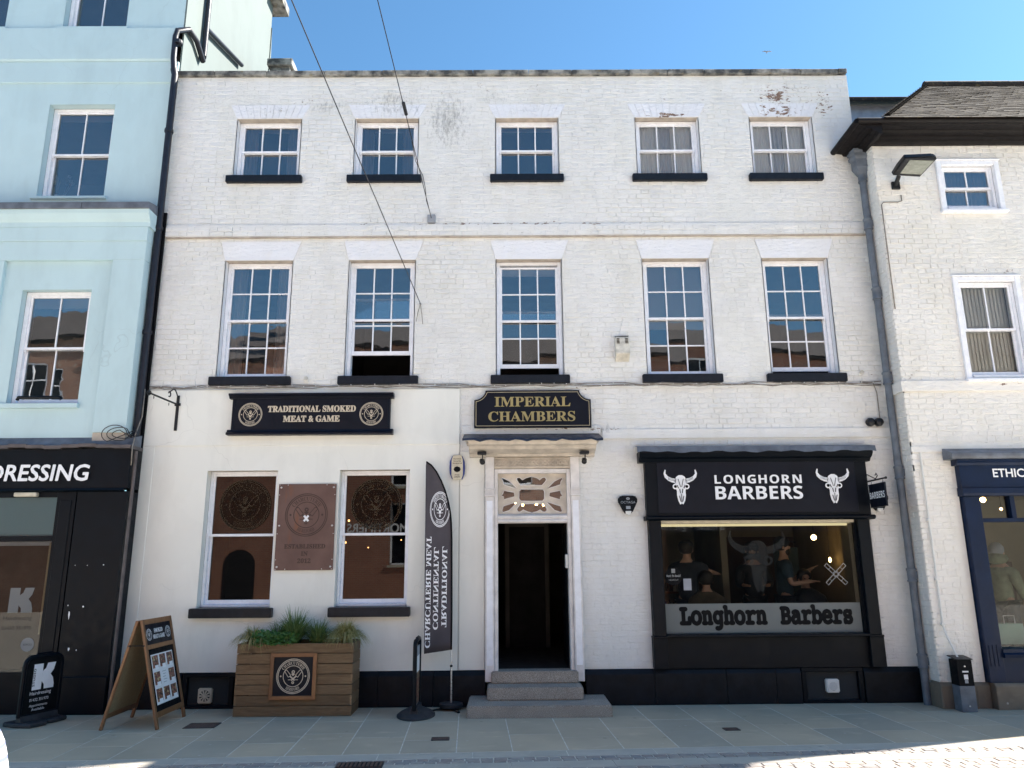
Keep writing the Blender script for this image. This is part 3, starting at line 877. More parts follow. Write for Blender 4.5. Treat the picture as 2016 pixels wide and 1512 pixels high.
def lay_bricks(bld, bl, mat, seed=5, nmax=300):
    r = random.Random(seed)
    key = lambda t: ((t[0] + t[1]) / 2 - CP.x) ** 2 + (t[4] - CP.y) ** 2 + ((t[2] + t[3]) / 2 - CP.z) ** 2 - (.5 if t[1] - t[0] > .2 else 0)
    bl = sorted(bl, key=key)
    protos = []
    for v in range(4):
        m = MB(); brick_shape(m, -.1095, .1095, -.0345, .0345, 0, r)
        me = bpy.data.meshes.new('brick'); me.from_pydata(m.v, [], m.f); me.materials.append(mat); protos.append(me)
    for i, (p, q, za, zb, y) in enumerate(bl[:nmax]):
        o = bpy.data.objects.new('brick', protos[i % 4]); COL.objects.link(o); o.parent = bld
        o.location = Vector(((p + q) / 2, y, (za + zb) / 2)) - wloc(bld)
        o.scale = ((q - p) / .219, 1, (zb - za) / .069)
    m = MB()
    for t in bl[nmax:]: brick_shape(m, *t, r)
    m.build('brickwork', mat, bld, recalc=False, kind='stuff')
def excl_white(z):
    e = []
    for a, b in WX:
        for (za, zb, top, l0, l1) in ((Z2[0], Z2[1], .235, .117, .127), (Z1[0], Z1[1], .30, .085, .115)):
            if za - .12 < z < za: e.append((a - .085, b + .08))
            elif za <= z < zb: e.append((a - .012, b + .012))
            elif zb <= z < zb + top:
                f = (z - zb) / top; e.append((a - .012 - l0 * f, b + .012 + l1 * f))
    if z < 3.32: e.append((-.34, 1.0))
    if z < 3.22: e.append((1.87, 4.94))
    if 3.2 < z < 3.62: e.append((-.62, 1.30))
    if z < 4.22: e.append((XL - .5, -.66))
    if 3.44 < z < 3.62: e.append((1.3, XR))
    if BAND[0] - .03 < z < BAND[0] or BAND[1] < z < BAND[1]: e.append((XL, XR))
    return e
bl = brick_list(XL, XR - .01, .455, ZT, excl_white, lambda z: -.042 if BAND[0] <= z <= BAND[1] else 0.0)
lay_bricks(B, bl, M['brick'])
# coping stones
u = XL - .02; k = 0
while u < XR - .05:
    L = min(rnd.uniform(.55, .95), XR - .01 - u)
    m = MB(); z = ZT + rnd.uniform(-.004, .004)
    m.extr([(u + .003, -.055, z), (u + .003, -.06, z + .075), (u + .003, .0, z + .10), (u + .003, .30, z + .10), (u + .003, .30, z)], (L - .006, 0, 0))
    m.build('coping_stone', M['coping'], B, bevel=.006); u += L; k += 1
# black plinth blocks, cellar lights
def plinth(x0, x1, y):
    x = x0
    while x < x1 - .02:
        L = min(rnd.uniform(.62, .95), x1 - x)
        if x1 - x - L < .2: L = x1 - x
        m = MB(); m.extr([(x + .002, y, -.02), (x + .002, y - .006, .02), (x + .002, y - .004, .375), (x + .002, y + .03, .437), (x + .002, .05, .437), (x + .002, .05, -.02)], (L - .004, 0, 0))
        m.build('plinth_block', M['plinth'], B, bevel=.004); x += L
plinth(XL, -4.24, -.045); plinth(-3.15, -.30, -.045); plinth(1.0, 3.80, -.05); plinth(4.62, XR - .02, -.05)
def cellar_light(x0, x1, panes, fan_x, fan_z, size, white):
    t = MB(); y = -.04
    t.box(x0, x1, y, .05, .385, .435).box(x0, x1, y, .05, -.01, .035).box(x0, x0 + .06, y + .001, .05, .035, .385).box(x1 - .06, x1, y + .001, .05, .035, .385)
    if panes == 2: t.box(x0 + .60, x0 + .66, y + .001, .05, .035, .385)
    o = t.build('cellar_light', M['black'], B, bevel=.004)
    MB().box(x0 + .05, x1 - .05, .055, .06, .03, .40).build('dark_backing', M['interior_dark'], o)
    MB().quad((x0 + .05, .03, .03), (x1 - .05, .03, .03), (x1 - .05, .03, .39), (x0 + .05, .03, .39)).build('pane', M['film_dust'], o, recalc=False)
    s = size / 2
    f = MB(); f.box(fan_x - s, fan_x + s, -.02 if not white else -.05, .028, fan_z - s, fan_z + s)
    f.build('extractor_fan', M['white_plastic' if white else 'cream_plastic'], o, bevel=.012, seg=2)
    g2 = MB(); yy = -.022 if not white else -.052
    if white:
        ring2d(g2, (fan_x, 0, fan_z - .005), 0, s * .62, (1, 0, 0), (0, 0, 1), (0, -1, 0), -yy - .001)
        g2.build('grille', M['grey_card'], o, recalc=False)
        for i in range(9):
            zz = fan_z - s * .55 + s * 1.1 * i / 8; hw = math.sqrt(max(.001, (s * .62) ** 2 - (zz - fan_z + .005) ** 2))
            MB().box(fan_x - hw, fan_x + hw, yy - .006, yy, zz - .004, zz + .004).build('louvre', M['white_plastic'], o)
    else:
        ring2d(g2, (fan_x, 0, fan_z), 0, s * .74, (1, 0, 0), (0, 0, 1), (0, -1, 0), -yy - .001); g2.build('grille', M['interior_dark'], o, recalc=False)
        for i in range(10):
            a = 2 * math.pi * i / 10; c0, s0 = math.cos(a), math.sin(a)
            MB().extr([(fan_x + c0 * s * .22 + s0 * .006, yy - .006, fan_z + s0 * s * .22 - c0 * .006), (fan_x + c0 * s * .22 - s0 * .006, yy - .006, fan_z + s0 * s * .22 + c0 * .006), (fan_x + c0 * s * .72 - s0 * .011, yy - .006, fan_z + s0 * s * .72 + c0 * .011), (fan_x + c0 * s * .72 + s0 * .011, yy - .006, fan_z + s0 * s * .72 - c0 * .011)], (0, .006, 0)).build('blade', M['cream_plastic'], o)
        MB().lathe([(s * .24, 0), (s * .22, .012)], (0, 0, 0), 14).xf(Matrix.Translation((fan_x, yy, fan_z)) @ Matrix.Rotation(R(90), 4, 'X')).build('hub', M['cream_plastic'], o)
    return o
cellar_light(-4.22, -3.16, 2, -3.925, .155, .185, False)
cellar_light(3.81, 4.61, 1, 4.205, .212, .165, True)

# ---- doorway
dc = MB()
for x0, x1 in ((-.305, -.185), (.865, .985)):
    dc.box(x0, x1, -.075, .02, .30, 2.68).box(x0 - .012, x1 + .012, -.095, .02, 2.68, 2.705).box(x0 - .004, x1 + .004, -.085, .02, 2.705, 2.765).box(x0 - .012, x1 + .012, -.095, .02, 2.765, 2.785)
    dc.box(x0, x1, -.085, .02, 2.785, 3.215)
D = dc.build('doorcase', M['aged_white'], B, bevel=.004)
for x0 in (-.305, .865):
    for k in range(4):
        MB().box(x0 + .008 + k * .029, x0 + .024 + k * .029, -.092, -.084, 2.712, 2.755).build('dentil', M['aged_white'], D)
    MB().box(x0 + .02, x0 + .10, -.078, -.0755, .50, 2.62).build('pilaster_panel', M['wood_white'], D, bevel=.001)
MB().box(-.185, .865, -.05, .02, 3.06, 3.215).build('frieze', M['door_cream'], D)
for k in range(5):                               # carved fret panels
    x0 = -.18 + k * .209; x1 = x0 + .202; z0, z1 = 3.075, 3.20
    fm = MB()
    fm.box(x0, x1, -.078, -.048, z0, z0 + .012).box(x0, x1, -.078, -.048, z1 - .012, z1).box(x0, x0 + .010, -.0785, -.048, z0 + .012, z1 - .012).box(x1 - .010, x1, -.0785, -.048, z0 + .012, z1 - .012)
    cx, cz = (x0 + x1) / 2, (z0 + z1) / 2
    for dx in (-.055, 0, .055):
        for s in (-1, 1):
            p, q = Vector((cx + dx - .042, cz - s * .042)), Vector((cx + dx + .042, cz + s * .042)); d = (q - p).normalized(); e = Vector((-d.y, d.x)) * .006
            fm.extr([(p.x + e.x, -.076 - .001 * s, p.y + e.y), (p.x - e.x, -.076 - .001 * s, p.y - e.y), (q.x - e.x, -.076 - .001 * s, q.y - e.y), (q.x + e.x, -.076 - .001 * s, q.y + e.y)], (0, .029, 0))
    fm.build('fret_panel', M['door_cream'], D)
ar = MB()
ar.box(-.183, -.135, -.045, .14, .42, 3.055).box(.812, .863, -.045, .14, .42, 3.055).box(-.135, .812, -.044, .14, 2.995, 3.055)
ar.build('door_frame', M['aged_white'], D, bevel=.006)
MB().mould([(-.035, 2.32), (-.05, 2.335), (-.05, 2.36), (-.03, 2.372), (-.045, 2.39), (-.045, 2.415), (.0, 2.44), (.12, 2.44), (.12, 2.32)], -.134, .811).build('transom', M['aged_white'], D)
# fanlight: a fretted board with nine shaped openings
cu = bpy.data.curves.new('fanlight', 'CURVE'); cu.dimensions = '2D'; cu.fill_mode = 'BOTH'; cu.extrude = .012
def FL(cx, cy):
    px, py = 940 + cx / 8.4, 870 + cy / 8.4
    x, z = F(px, py, .05); return x, z
flh = [[(690, 820), (720, 782), (1080, 782), (1108, 820), (1108, 940), (1075, 980), (720, 980), (685, 940)],
       [(640, 620), (660, 592), (700, 590), (745, 630), (800, 595), (890, 572), (980, 595), (1030, 630), (1075, 588), (1115, 588), (1140, 620), (1130, 650), (1065, 720), (710, 720)],
       [(650, 1120), (655, 1095), (715, 1022), (1085, 1022), (1145, 1095), (1150, 1130), (1120, 1160), (1080, 1158), (1035, 1125), (980, 1155), (900, 1178), (820, 1155), (755, 1125), (710, 1160), (670, 1158)]]
side = [[(435, 805), (605, 835), (615, 905), (440, 955), (428, 905), (390, 890), (418, 860)], [(392, 612), (412, 592), (530, 650), (650, 768), (600, 763), (430, 708), (425, 660)], [(402, 1148), (428, 1062), (635, 994), (648, 1012), (530, 1132), (430, 1165)]]
flh += side + [[(1802 - x, y) for x, y in p] for p in side]
outer = [(-.134, 2.441), (.811, 2.441), (.811, 2.994), (-.134, 2.994)]
shapes = [[FL(*q) for q in p] for p in flh]
for pts in [outer] + shapes:
    sp = cu.splines.new('POLY'); sp.points.add(len(pts) - 1); sp.use_cyclic_u = True
    for q, (x, z) in zip(sp.points, pts): q.co = (x, z, 0, 1)
fo = bpy.data.objects.new('fl', cu); COL.objects.link(fo)
fme = bpy.data.meshes.new_from_object(fo.evaluated_get(bpy.context.evaluated_depsgraph_get()))
bpy.data.objects.remove(fo); bpy.data.curves.remove(cu)
fme.transform(Matrix.Translation((0, .055, 0)) @ Matrix.Rotation(R(90), 4, 'X'))
newobj('fanlight', fme, M['door_cream'], D)
for pts in shapes:
    MB().tube([(x, .042, z) for x, z in pts] + [(pts[0][0], .042, pts[0][1])], .006, 6).build('fanlight_bead', M['aged_white'], D, smooth='all')
    MB().add([(x, .058, z) for x, z in pts], [tuple(range(len(pts)))]).build('pane', M['glass'], D, recalc=False)
# hood over the door
hood = MB()
hood.mould([(-.05, 3.216), (-.12, 3.216), (-.13, 3.25), (-.22, 3.27), (-.30, 3.295), (-.34, 3.33), (-.40, 3.345), (-.42, 3.38), (-.42, 3.40), (.0, 3.40), (.0, 3.216)], -.52, 1.20)
hood.box(-.56, 1.24, -.44, .0, 3.385, 3.405)
hood.build('hood', M['door_cream'], D)
for x0, x1 in ((-.34, -.14), (.82, 1.02)):
    MB().mould([(-.05, 3.217), (-.10, 3.217), (-.22, 3.292), (-.22, 3.33), (-.05, 3.33)], x0, x1).build('hood_bracket', M['door_cream'], D)
ld = MB(); n = 24
for i in range(n):
    f0, f1 = i / n, (i + 1) / n
    xa, xb = -.60 + 1.88 * f0, -.60 + 1.88 * f1
    dz = lambda f: .008 * math.sin(f * 37) + .006 * math.sin(f * 91)
    ld.quad((xa, -.47, 3.415 + dz(f0)), (xb, -.47, 3.415 + dz(f1)), (xb, -.02, 3.54), (xa, -.02, 3.54))
    ld.quad((xa, -.475, 3.385 + dz(f0) * 1.3), (xb, -.475, 3.385 + dz(f1) * 1.3), (xb, -.47, 3.415 + dz(f1)), (xa, -.47, 3.415 + dz(f0)))
    ld.quad((xa, -.02, 3.54), (xb, -.02, 3.54), (xb, -.016, 3.61), (xa, -.016, 3.61))
ld.build('lead_flashing', M['lead_blue'], D, recalc=False, smooth='all')
MB().box(-.625, 1.30, -.030, .004, 3.545, 3.66).build('flashing_upstand', M['brick'], D, bevel=.004)
# hallway
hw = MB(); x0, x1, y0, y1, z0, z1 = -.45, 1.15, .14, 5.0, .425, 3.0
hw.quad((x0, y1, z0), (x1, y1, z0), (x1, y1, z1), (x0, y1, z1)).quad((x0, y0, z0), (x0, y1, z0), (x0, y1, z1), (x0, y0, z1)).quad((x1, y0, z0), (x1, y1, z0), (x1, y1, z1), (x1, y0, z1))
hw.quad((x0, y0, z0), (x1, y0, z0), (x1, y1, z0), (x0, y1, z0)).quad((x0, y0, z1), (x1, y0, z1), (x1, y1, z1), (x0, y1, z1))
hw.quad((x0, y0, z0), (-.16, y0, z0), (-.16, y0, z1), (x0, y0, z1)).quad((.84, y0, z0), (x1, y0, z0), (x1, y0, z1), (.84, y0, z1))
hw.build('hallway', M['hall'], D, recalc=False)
MB().box(-.05, .02, 2.6, 2.65, .43, 2.45).box(.62, .69, 2.6, 2.65, .43, 2.45).box(.02, .62, 2.601, 2.649, 2.38, 2.45).build('inner_doorway', M['interior'], D)
MB().box(.02, .62, 2.62, 2.64, .43, 2.38).build('inner_door', M['interior_dark'], D)
dl = MB(); dl.box(.80, .84, .16, 1.0, .43, 2.31); dl.box(.795, .80, .24, .52, 1.5, 2.2).box(.795, .80, .62, .92, 1.5, 2.2).box(.795, .80, .24, .52, .55, 1.3).box(.795, .80, .62, .92, .55, 1.3)
dl.build('open_door', M['black'], D, bevel=.003)
MB().box(.775, .81, -.02, .12, 1.72, 1.90).build('entry_box', M['white_plastic'], D, bevel=.006)
for x, z, yy in [(*F(px, py, 1.2), 1.2) for px, py in ((1016, 990), (1029, 994), (1056, 993), (1070, 994))]:
    l = thing('pendant_lamp', 'small lit filament bulb behind the fanlight, ' + ('leftmost of four' if x < .17 else 'second from the left' if x < .28 else 'third from the left' if x < .46 else 'rightmost of four'), 'lamp', (x, yy, z), group='bulbs behind the fanlight')
    MB().ball((0, 0, 0), .020, 10, 6).build('bulb', M['bulb'], l, local=True, smooth='all')
    MB().tube([(0, 0, .02), (0, 0, 2.99 - z)], .004, 6).build('flex', M['wire'], l, local=True)
# steps
def step(x0, x1, y0, z0, z1, y1=.13):
    MB().box(x0, x1, y0, y1, z0, z1).build('step', M['step'], D, bevel=.014, seg=2)
step(-.505, 1.235, -.80, -.02, .135, -.02); step(-.27, .93, -.44, .1355, .285, 0.0); step(-.225, .90, -.125, .2855, .432, .16)

# ================================================================== SIGNS AND FITTINGS ON THE WHITE BUILDING
X, Zv, NY = (1, 0, 0), (0, 0, 1), (0, -1, 0)
# -- smoked meat sign
y = -.10
t = thing('sign_board', 'long black sign reading TRADITIONAL SMOKED MEAT & GAME between two round badges', 'sign', (-2.72, -.03, 3.55))
x0, x1 = -3.83, -1.63
MB().box(x0, x1, y, -.034, 3.58, 4.10).build('panel', M['sign'], t, bevel=.003)
MB().mould([(-.034, 4.055), (y - .012, 4.055), (y - .03, 4.08), (y - .06, 4.10), (y - .06, 4.122), (-.034, 4.13)], x0 - .045, x1 + .045).build('cornice', M['sign'], t)
MB().mould([(-.034, 3.615), (y - .012, 3.615), (y - .02, 3.59), (y - .055, 3.565), (y - .055, 3.54), (-.034, 3.54)], x0 - .045, x1 + .045).build('base_moulding', M['sign'], t)
for xx in (x0 + .02, x1 - .02):
    MB().box(xx - .018, xx + .018, y - .008, y, 3.62, 4.05).build('edge_bead', M['sign'], t, bevel=.003)
m = MB()
put_text(m, 'TRADITIONAL SMOKED', (-2.72, y, 3.865), style='serif', h=.082, width=1.22, t=.006, bold=.0035)
put_text(m, 'MEAT & GAME', (-2.72, y, 3.725), style='serif', h=.082, width=.78, t=.006, bold=.0035)
m.build('lettering', M['cream_letter'], t, recalc=False)
for xx in (-3.57, -1.89):
    m = MB(); emblem(m, (xx, y, 3.83), .165, t=.005); m.build('badge', M['cream_letter'], t, recalc=False)
# -- Imperial Chambers
t = thing('sign_board', 'black shaped sign with gold letters IMPERIAL CHAMBERS above the doorway', 'sign', (.36, -.02, 3.6))
def shaped(i):
    x0, x1, z0, z1, zs = -.46 + i, 1.175 - i, 3.625 + i, 4.155 - i, 4.02
    pts = [(x0, z0), (x1, z0), (x1, zs - i)]
    cx, cz, r = x1, z1 + .0, .165
    for k in range(9):
        a = R(270 - 90 * k / 8); pts.append((x1 + i - .03 + (r - .0) * math.cos(a) * (1 if True else 0), 4.155 - .0 + 0 * i + (r - .03 + i) * math.sin(a) + (0)))
    pts2 = [(x0, z0), (x1, z0)]
    R0 = .165 + i
    C = (1.175, 4.185)
    arcp = []
    for k in range(11):
        a = R(270 - 90 * k / 10); p = (C[0] + R0 * math.cos(a), C[1] + R0 * math.sin(a))
        if p[0] <= x1 + 1e-6 and p[1] <= z1 + 1e-6: arcp.append(p)
    pts2 += [(x1, arcp[0][1])] + arcp + [(arcp[-1][0], z1)]
    mir = [(-.46 + 1.175 - q[0], q[1]) for q in pts2[2:]][::-1]
    return pts2 + mir
MB().prism(shaped(0), -.085, -.03).build('panel', M['sign'], t, bevel=.003)
m = MB(); a, b = shaped(.022), shaped(.030)
if len(a) == len(b):
    n = len(a); m.add([(p[0], -.0865, p[1]) for p in a] + [(p[0], -.0865, p[1]) for p in b], [(i, (i + 1) % n, n + (i + 1) % n, n + i) for i in range(n)])
else:
    for i in range(len(a)):
        p, q = a[i], a[(i + 1) % len(a)]; bar2d(m, p, q, .008, (0, -.085, 0), X, Zv, NY, .0015 + .0001 * (i % 3))
m.build('gold_line', M['gold_line'], t, recalc=False)
m = MB()
put_text(m, 'IMPERIAL', (.357, -.085, 3.925), style='serif', h=.135, width=1.06, t=.002, bold=.0015)
put_text(m, 'CHAMBERS', (.345, -.085, 3.715), style='serif', h=.135, width=1.21, t=.002, bold=.0015)
m.build('lettering', M['gold'], t, recalc=False)
# -- steel plaque between the shop windows
t = thing('steel_plaque', 'brown steel plaque with cut badge and ESTABLISHED IN 2012 between the ground floor windows', 'plaque', (-2.73, -.03, 1.72))
MB().box(-3.125, -2.34, -.055, -.045, 1.72, 2.868).build('plate', M['corten'], t, bevel=.002)
MB().box(-3.09, -2.375, -.0445, -.024, 1.76, 2.83).build('spacer', M['flat_black'], t)
m = MB(); emblem(m, (-2.73, -.0555, 2.45), .29, t=.0015)
put_text(m, 'ESTABLISHED', (-2.73, -.0555, 2.005), style='serif', h=.055, width=.55, t=.0015, bold=.002)
put_text(m, 'IN', (-2.73, -.0555, 1.91), style='serif', h=.055, t=.0015, bold=.002)
put_text(m, '2012', (-2.73, -.0555, 1.815), style='serif', h=.055, t=.0015, bold=.002)
m.build('cut_lettering', M['corten_dark'], t, recalc=False)
for sg in (-1, 1):
    m = MB(); bar2d(m, (-2.73 - .03 * sg, 2.365), (-2.73 + .03 * sg, 2.44), .028, (0, -.0575, 0), X, Zv, NY, .001 + .0004 * sg); m.build('cut_through', M['paper'], t, recalc=False)
for xx in (-3.09, -2.732 - .0, -2.375):
    for zz in (1.765, 2.305, 2.82):
        if xx == -2.732 and True: continue
        MB().lathe([(.014, 0), (.014, .004), (.009, .009)], (0, 0, 0), 10).xf(Matrix.Translation((xx, -.055, zz)) @ Matrix.Rotation(R(90), 4, 'X')).build('bolt', M['alu'], t)
for xx, zz in ((-3.11, 2.855), (-3.0, 2.855), (-2.47, 2.855), (-2.36, 2.855), (-3.11, 2.72), (-2.355, 2.72), (-3.11, 2.2), (-2.355, 2.2), (-3.11, 1.86), (-2.355, 1.86), (-3.11, 1.735), (-2.98, 1.735), (-2.49, 1.735), (-2.36, 1.735)):
    MB().lathe([(.007, 0), (.005, .005)], (0, 0, 0), 8).xf(Matrix.Translation((xx, -.055, zz)) @ Matrix.Rotation(R(90), 4, 'X')).build('rivet', M['alu'], t)
# -- iron sign bracket, upper left of the render
t = thing('sign_bracket', 'empty black iron sign bracket with arrow tip and scroll on the cream render', 'bracket', (-4.62, -.03, 3.62))
MB().box(-4.64, -4.60, -.05, -.034, 3.62, 4.12).build('wall_plate', M['black_metal'], t, bevel=.003)
MB().box(-4.66, -4.58, -.055, -.034, 3.97, 4.01).build('cross_plate', M['black_metal'], t, bevel=.003)
tip = (-4.70, -.78)
MB().tube([(-4.62, -.05, 3.99), (-4.66, -.80, 3.99)], .013, 8).build('arm', M['black_metal'], t, smooth=True)
MB().tube([(-4.66, -.80, 3.99), (-4.662, -.81, 3.99), (-4.664, -.88, 3.99)], [.013, .034, .002], 8).build('arrow_tip', M['black_metal'], t, smooth=True)
sc = [(-4.62, -.05, 4.08)] + [(-4.62 - .0, -.05 - .22 * f, 4.08 + .10 * math.sin(f * math.pi * .8)) for f in (.25, .5, .75)] + [(-4.63, -.30 - .035 * math.cos(a), 4.085 + .035 * math.sin(a)) for a in [0.3 + k * .6 for k in range(9)]]
MB().tube(sc, .009, 6).build('scroll', M['black_metal'], t, smooth=True)
for yy in (-.25, -.70):
    MB().tube([(-4.65, yy, 3.975 + .0), (-4.65, yy - .012, 3.955), (-4.65, yy, 3.935), (-4.65, yy + .012, 3.955), (-4.65, yy, 3.975)], .003, 5).build('hanging_ring', M['black_metal'], t)
# -- security bell box by the flag
t = thing('alarm_box', 'cream oval security alarm box with dark blue sides on the render', 'alarm box', (-.69, -.03, 2.9))
pts = [(-.76, 2.915), (-.62, 2.915), (-.588, 2.99), (-.582, 3.075), (-.588, 3.16), (-.62, 3.235), (-.76, 3.235), (-.792, 3.16), (-.798, 3.075), (-.792, 2.99)]
MB().prism(pts, -.075, -.024).build('body', M['hi_vis'], t, bevel=.006)
pts = [(-.745, 2.905), (-.635, 2.905), (-.612, 2.97), (-.612, 3.18), (-.635, 3.245), (-.745, 3.245), (-.768, 3.18), (-.768, 2.97)]
MB().prism(pts, -.09, -.07).build('cover', M['cream_plastic'], t, bevel=.005)
m = MB()
for s, z in (('Hereford', 3.185), ('Security', 3.155), ('Services Ltd', 3.125), ('01432', 2.965), ('264544', 2.938)):
    put_text(m, s, (-.69, -.09, z), style='bold', h=.017, width=min(.125, .013 * len(s)), t=.0015)
ring2d(m, (-.69, -.09, 3.05), .0, .045, X, Zv, NY, .0015, 8, 1.1, .9)
m.build('lettering', M['flat_black'], t, recalc=False)
# -- two black alarm sounders of the barber shop
def octaga(x, z, label):
    t = thing('alarm_sounder', label, 'alarm box', (x, -.01, z - .13))
    pts = [(x - .135, z + .06), (x - .12, z + .115), (x - .09, z + .13), (x + .09, z + .13), (x + .12, z + .115), (x + .135, z + .06), (x + .06, z - .09), (x + .03, z - .115), (x - .03, z - .115), (x - .06, z - .09)]
    MB().prism(pts, -.075, .004).build('body', M['black'], t, bevel=.012, seg=2)
    MB().prism([(x - .045, z - .075), (x + .045, z - .075), (x + .03, z - .125), (x, z - .135), (x - .03, z - .125)], -.082, -.01).build('strobe_lens', M['white_plastic'], t, bevel=.008)
    m = MB(); put_text(m, 'OCTAGA', (x, -.075, z + .025), style='sans', h=.032, width=.20, t=.0015)
    ring2d(m, (x, -.075, z + .09), .006, .02, X, Zv, NY, .0015, 8, 1.3, .9); bar2d(m, (x - .03, z - .03), (x + .03, z - .03), .04, (0, -.075, 0), X, Zv, NY, .0012)
    m.build('lettering', M['grey_card'], t, recalc=False)
octaga(1.64, 2.545, 'black triangular alarm sounder on white brick left of the barber shop')
octaga(5.075, 2.56, 'black triangular alarm sounder half hidden behind the hanging BARBERS sign')
# -- old bell box on the first floor
t = thing('bell_box', 'weathered white louvred alarm box between the first floor windows', 'alarm box', (1.65, -.01, 4.58))
m = MB(); m.extr([(1.555, 0.004, 4.95), (1.555, -.075, 4.93), (1.555, -.11, 4.68), (1.555, 0.004, 4.58)], (.2, 0, 0)); m.build('body', M['dirty_plastic'], t, bevel=.008)
for sg in (0, 1):
    for k in range(4):
        MB().box(1.575 + sg * .12, 1.615 + sg * .12, -.09 - k * -.0 - .004 * (3 - k) , -.06, 4.835 + k * .022, 4.842 + k * .022).build('louvre', M['flat_black'], t)
MB().extr([(1.56, -.002, 4.952), (1.56, -.06, 4.94), (1.75, -.07, 4.942), (1.75, -.002, 4.955)], (0, 0, .012)).build('moss', M['coping'], t)
# -- twin dark lamps by the pipe
t = thing('twin_spotlight', 'pair of small black round lamps on the wall beside the grey downpipe', 'lamp', (5.16, -.01, 3.63))
for xx in (5.09, 5.21):
    MB().lathe([(.058, 0), (.062, .03), (.05, .07), (.02, .085)], (0, 0, 0), 14).xf(Matrix.Translation((xx, -.02, 3.675)) @ Matrix.Rotation(R(90), 4, 'X')).build('lamp_head', M['black_metal'], t, smooth=True)
MB().box(5.06, 5.24, -.03, .004, 3.65, 3.70).build('back_plate', M['black_metal'], t)
# -- two eyeball spotlights under the hood
for x, d, lab in ((-.345, -1, 'left'), (.985 + .06, 1, 'right')):
    t = thing('spotlight', f'small black spotlight under the {lab} end of the door hood', 'lamp', (x, -.25, 3.1), group='spotlights under the door hood')
    MB().box(x - .06, x + .06, -.31, -.19, 3.225, 3.262).build('base', M['black_metal'], t, bevel=.004)
    MB().tube([(x + .01, -.25, 3.23), (x + .01, -.25, 3.155)], .008, 6).build('stem', M['black_metal'], t)
    MB().tube([(x - .015, -.20, 3.16), (x + .0, -.25, 3.145), (x + .035 * -d * .3, -.31, 3.115)], [.02, .034, .036], 12).build('head', M['black_metal'], t, smooth=True)
# -- overhead wires to the houses opposite
def wire(anchor, pix_top, label, yend=-20.9, zend=10.5, fit=None):
    a = Vector(anchor)
    # the far end lies in the plane through the camera, the anchor and the sighted pixel
    d1 = a - CP; d2 = _ray(*pix_top); nrm = d1.cross(d2)
    xe = CP.x - (nrm.y * (yend - CP.y) + nrm.z * (zend - CP.z)) / nrm.x
    e = Vector((xe, yend, zend))
    t = thing('overhead_wire', label, 'wire', tuple(a))
    n = 24
    MB().tube([a.lerp(e, i / n) + Vector((0, 0, -.06 * 4 * (i / n) * (1 - i / n))) for i in range(n + 1)], .006, 6).build('cable', M['wire'], t, smooth='all')
    return t, a, e
t, a, e = wire((-1.25, -.03, 5.47), (578, 0), 'dark overhead wire ending at the first floor wall by an open window')
m = MB(); m.tube([(-1.25, -.005, 5.47), (-1.25, -.05, 5.46)], .012, 8); m.build('wall_eye', M['iron_grey'], t)
for dx, dz in ((-.055, -.26), (.02, -.14), (.04, -.30)):
    MB().tube([(-1.25, -.03, 5.46), (-1.25 + dx * .6, -.03, 5.46 + dz * .5), (-1.25 + dx, -.02, 5.46 + dz)], .005, 5).build('loose_end', M['rope'], t)
t, a, e = wire((-1.11, -.05, 6.80), (745, 0), 'dark overhead wire ending at a white bracket above the band course', zend=11.0)
MB().box(-1.17, -1.05, -.06, .004, 6.735, 6.86).build('bracket', M['grey_card'], t, bevel=.008)
MB().tube([Vector((-1.11, -.05, 6.80)).lerp(e, f) + Vector((.03 * math.sin(f * 300), 0, -.02 * math.sin(f * 140))) for f in (0, .01, .02, .03, .045, .06, .075)], .005, 5).build('strain_tail', M['wire'], t)
MB().tube([Vector((-1.11, -.05, 6.80)).lerp(e, f) for f in (.098, .107)], .022, 8).build('insulator', M['black_metal'], t)
# -- festoon cable with little lamps along the first floor
t = thing('string_lights', 'tangled grey cable with tiny white lamps running along the wall under the first floor sills', 'string lights', (0, -.02, 4.25))
r2 = random.Random(3)
xs = [-5.09 + .26 * i for i in range(41)]
under = lambda x: any(a - .1 < x < b + .1 for a, b in WX)
for s in range(3):
    P = [(x, (-.08 if under(x) else -.035) - r2.uniform(0, .012), (4.235 if under(x) else 4.245) + r2.uniform(-.022, .022) - (.01 * s)) for x in xs]
    MB().tube(P, .0065 if s else .008, 5).build('cable', M['rope'], t, smooth='all')
for i in range(62):
    x = -5.05 + i * .168; yy = -.095 if under(x) else -.055
    MB().tube([(x, yy + .02, 4.24), (x + r2.uniform(-.01, .01), yy, 4.25 + r2.uniform(-.03, .015))], [.004, .008], 6).build('lamp', M['white_plastic'], t)
MB().tube([(-5.08, -.04, 4.24), (-5.13, -.06, 4.15), (-5.16, -.1, 3.9), (-5.16, -.12, 3.6), (-5.15, -.15, 3.4)], .010, 6).build('cable_drop', M['rope'], t, smooth='all')
MB().tube([(5.02, -.03, 4.26), (5.2, -.03, 4.25), (5.24, -.03, 4.1), (5.24, -.03, 3.72), (5.2, -.03, 3.68)], .008, 6).build('cable_drop', M['rope'], t, smooth='all')
# -- small white cctv stubs
for (px, py), lab in (((603, 747), 'small white camera stub between the two left first floor sills'), ((1693, 735), 'small rusty white fitting on the wall by the rightmost first floor window')):
    x, z = F(px, py)
    t = thing('wall_fitting', lab, 'fitting', (x, -.01, z - .04))
    MB().box(x - .03, x + .03, -.02, .004, z - .04, z + .03).build('plate', M['white_plastic'], t, bevel=.004)
    MB().tube([(x, -.02, z), (x + .01, -.06, z + .005)], [.02, .03], 10).build('nozzle', M['dirty_plastic'], t)

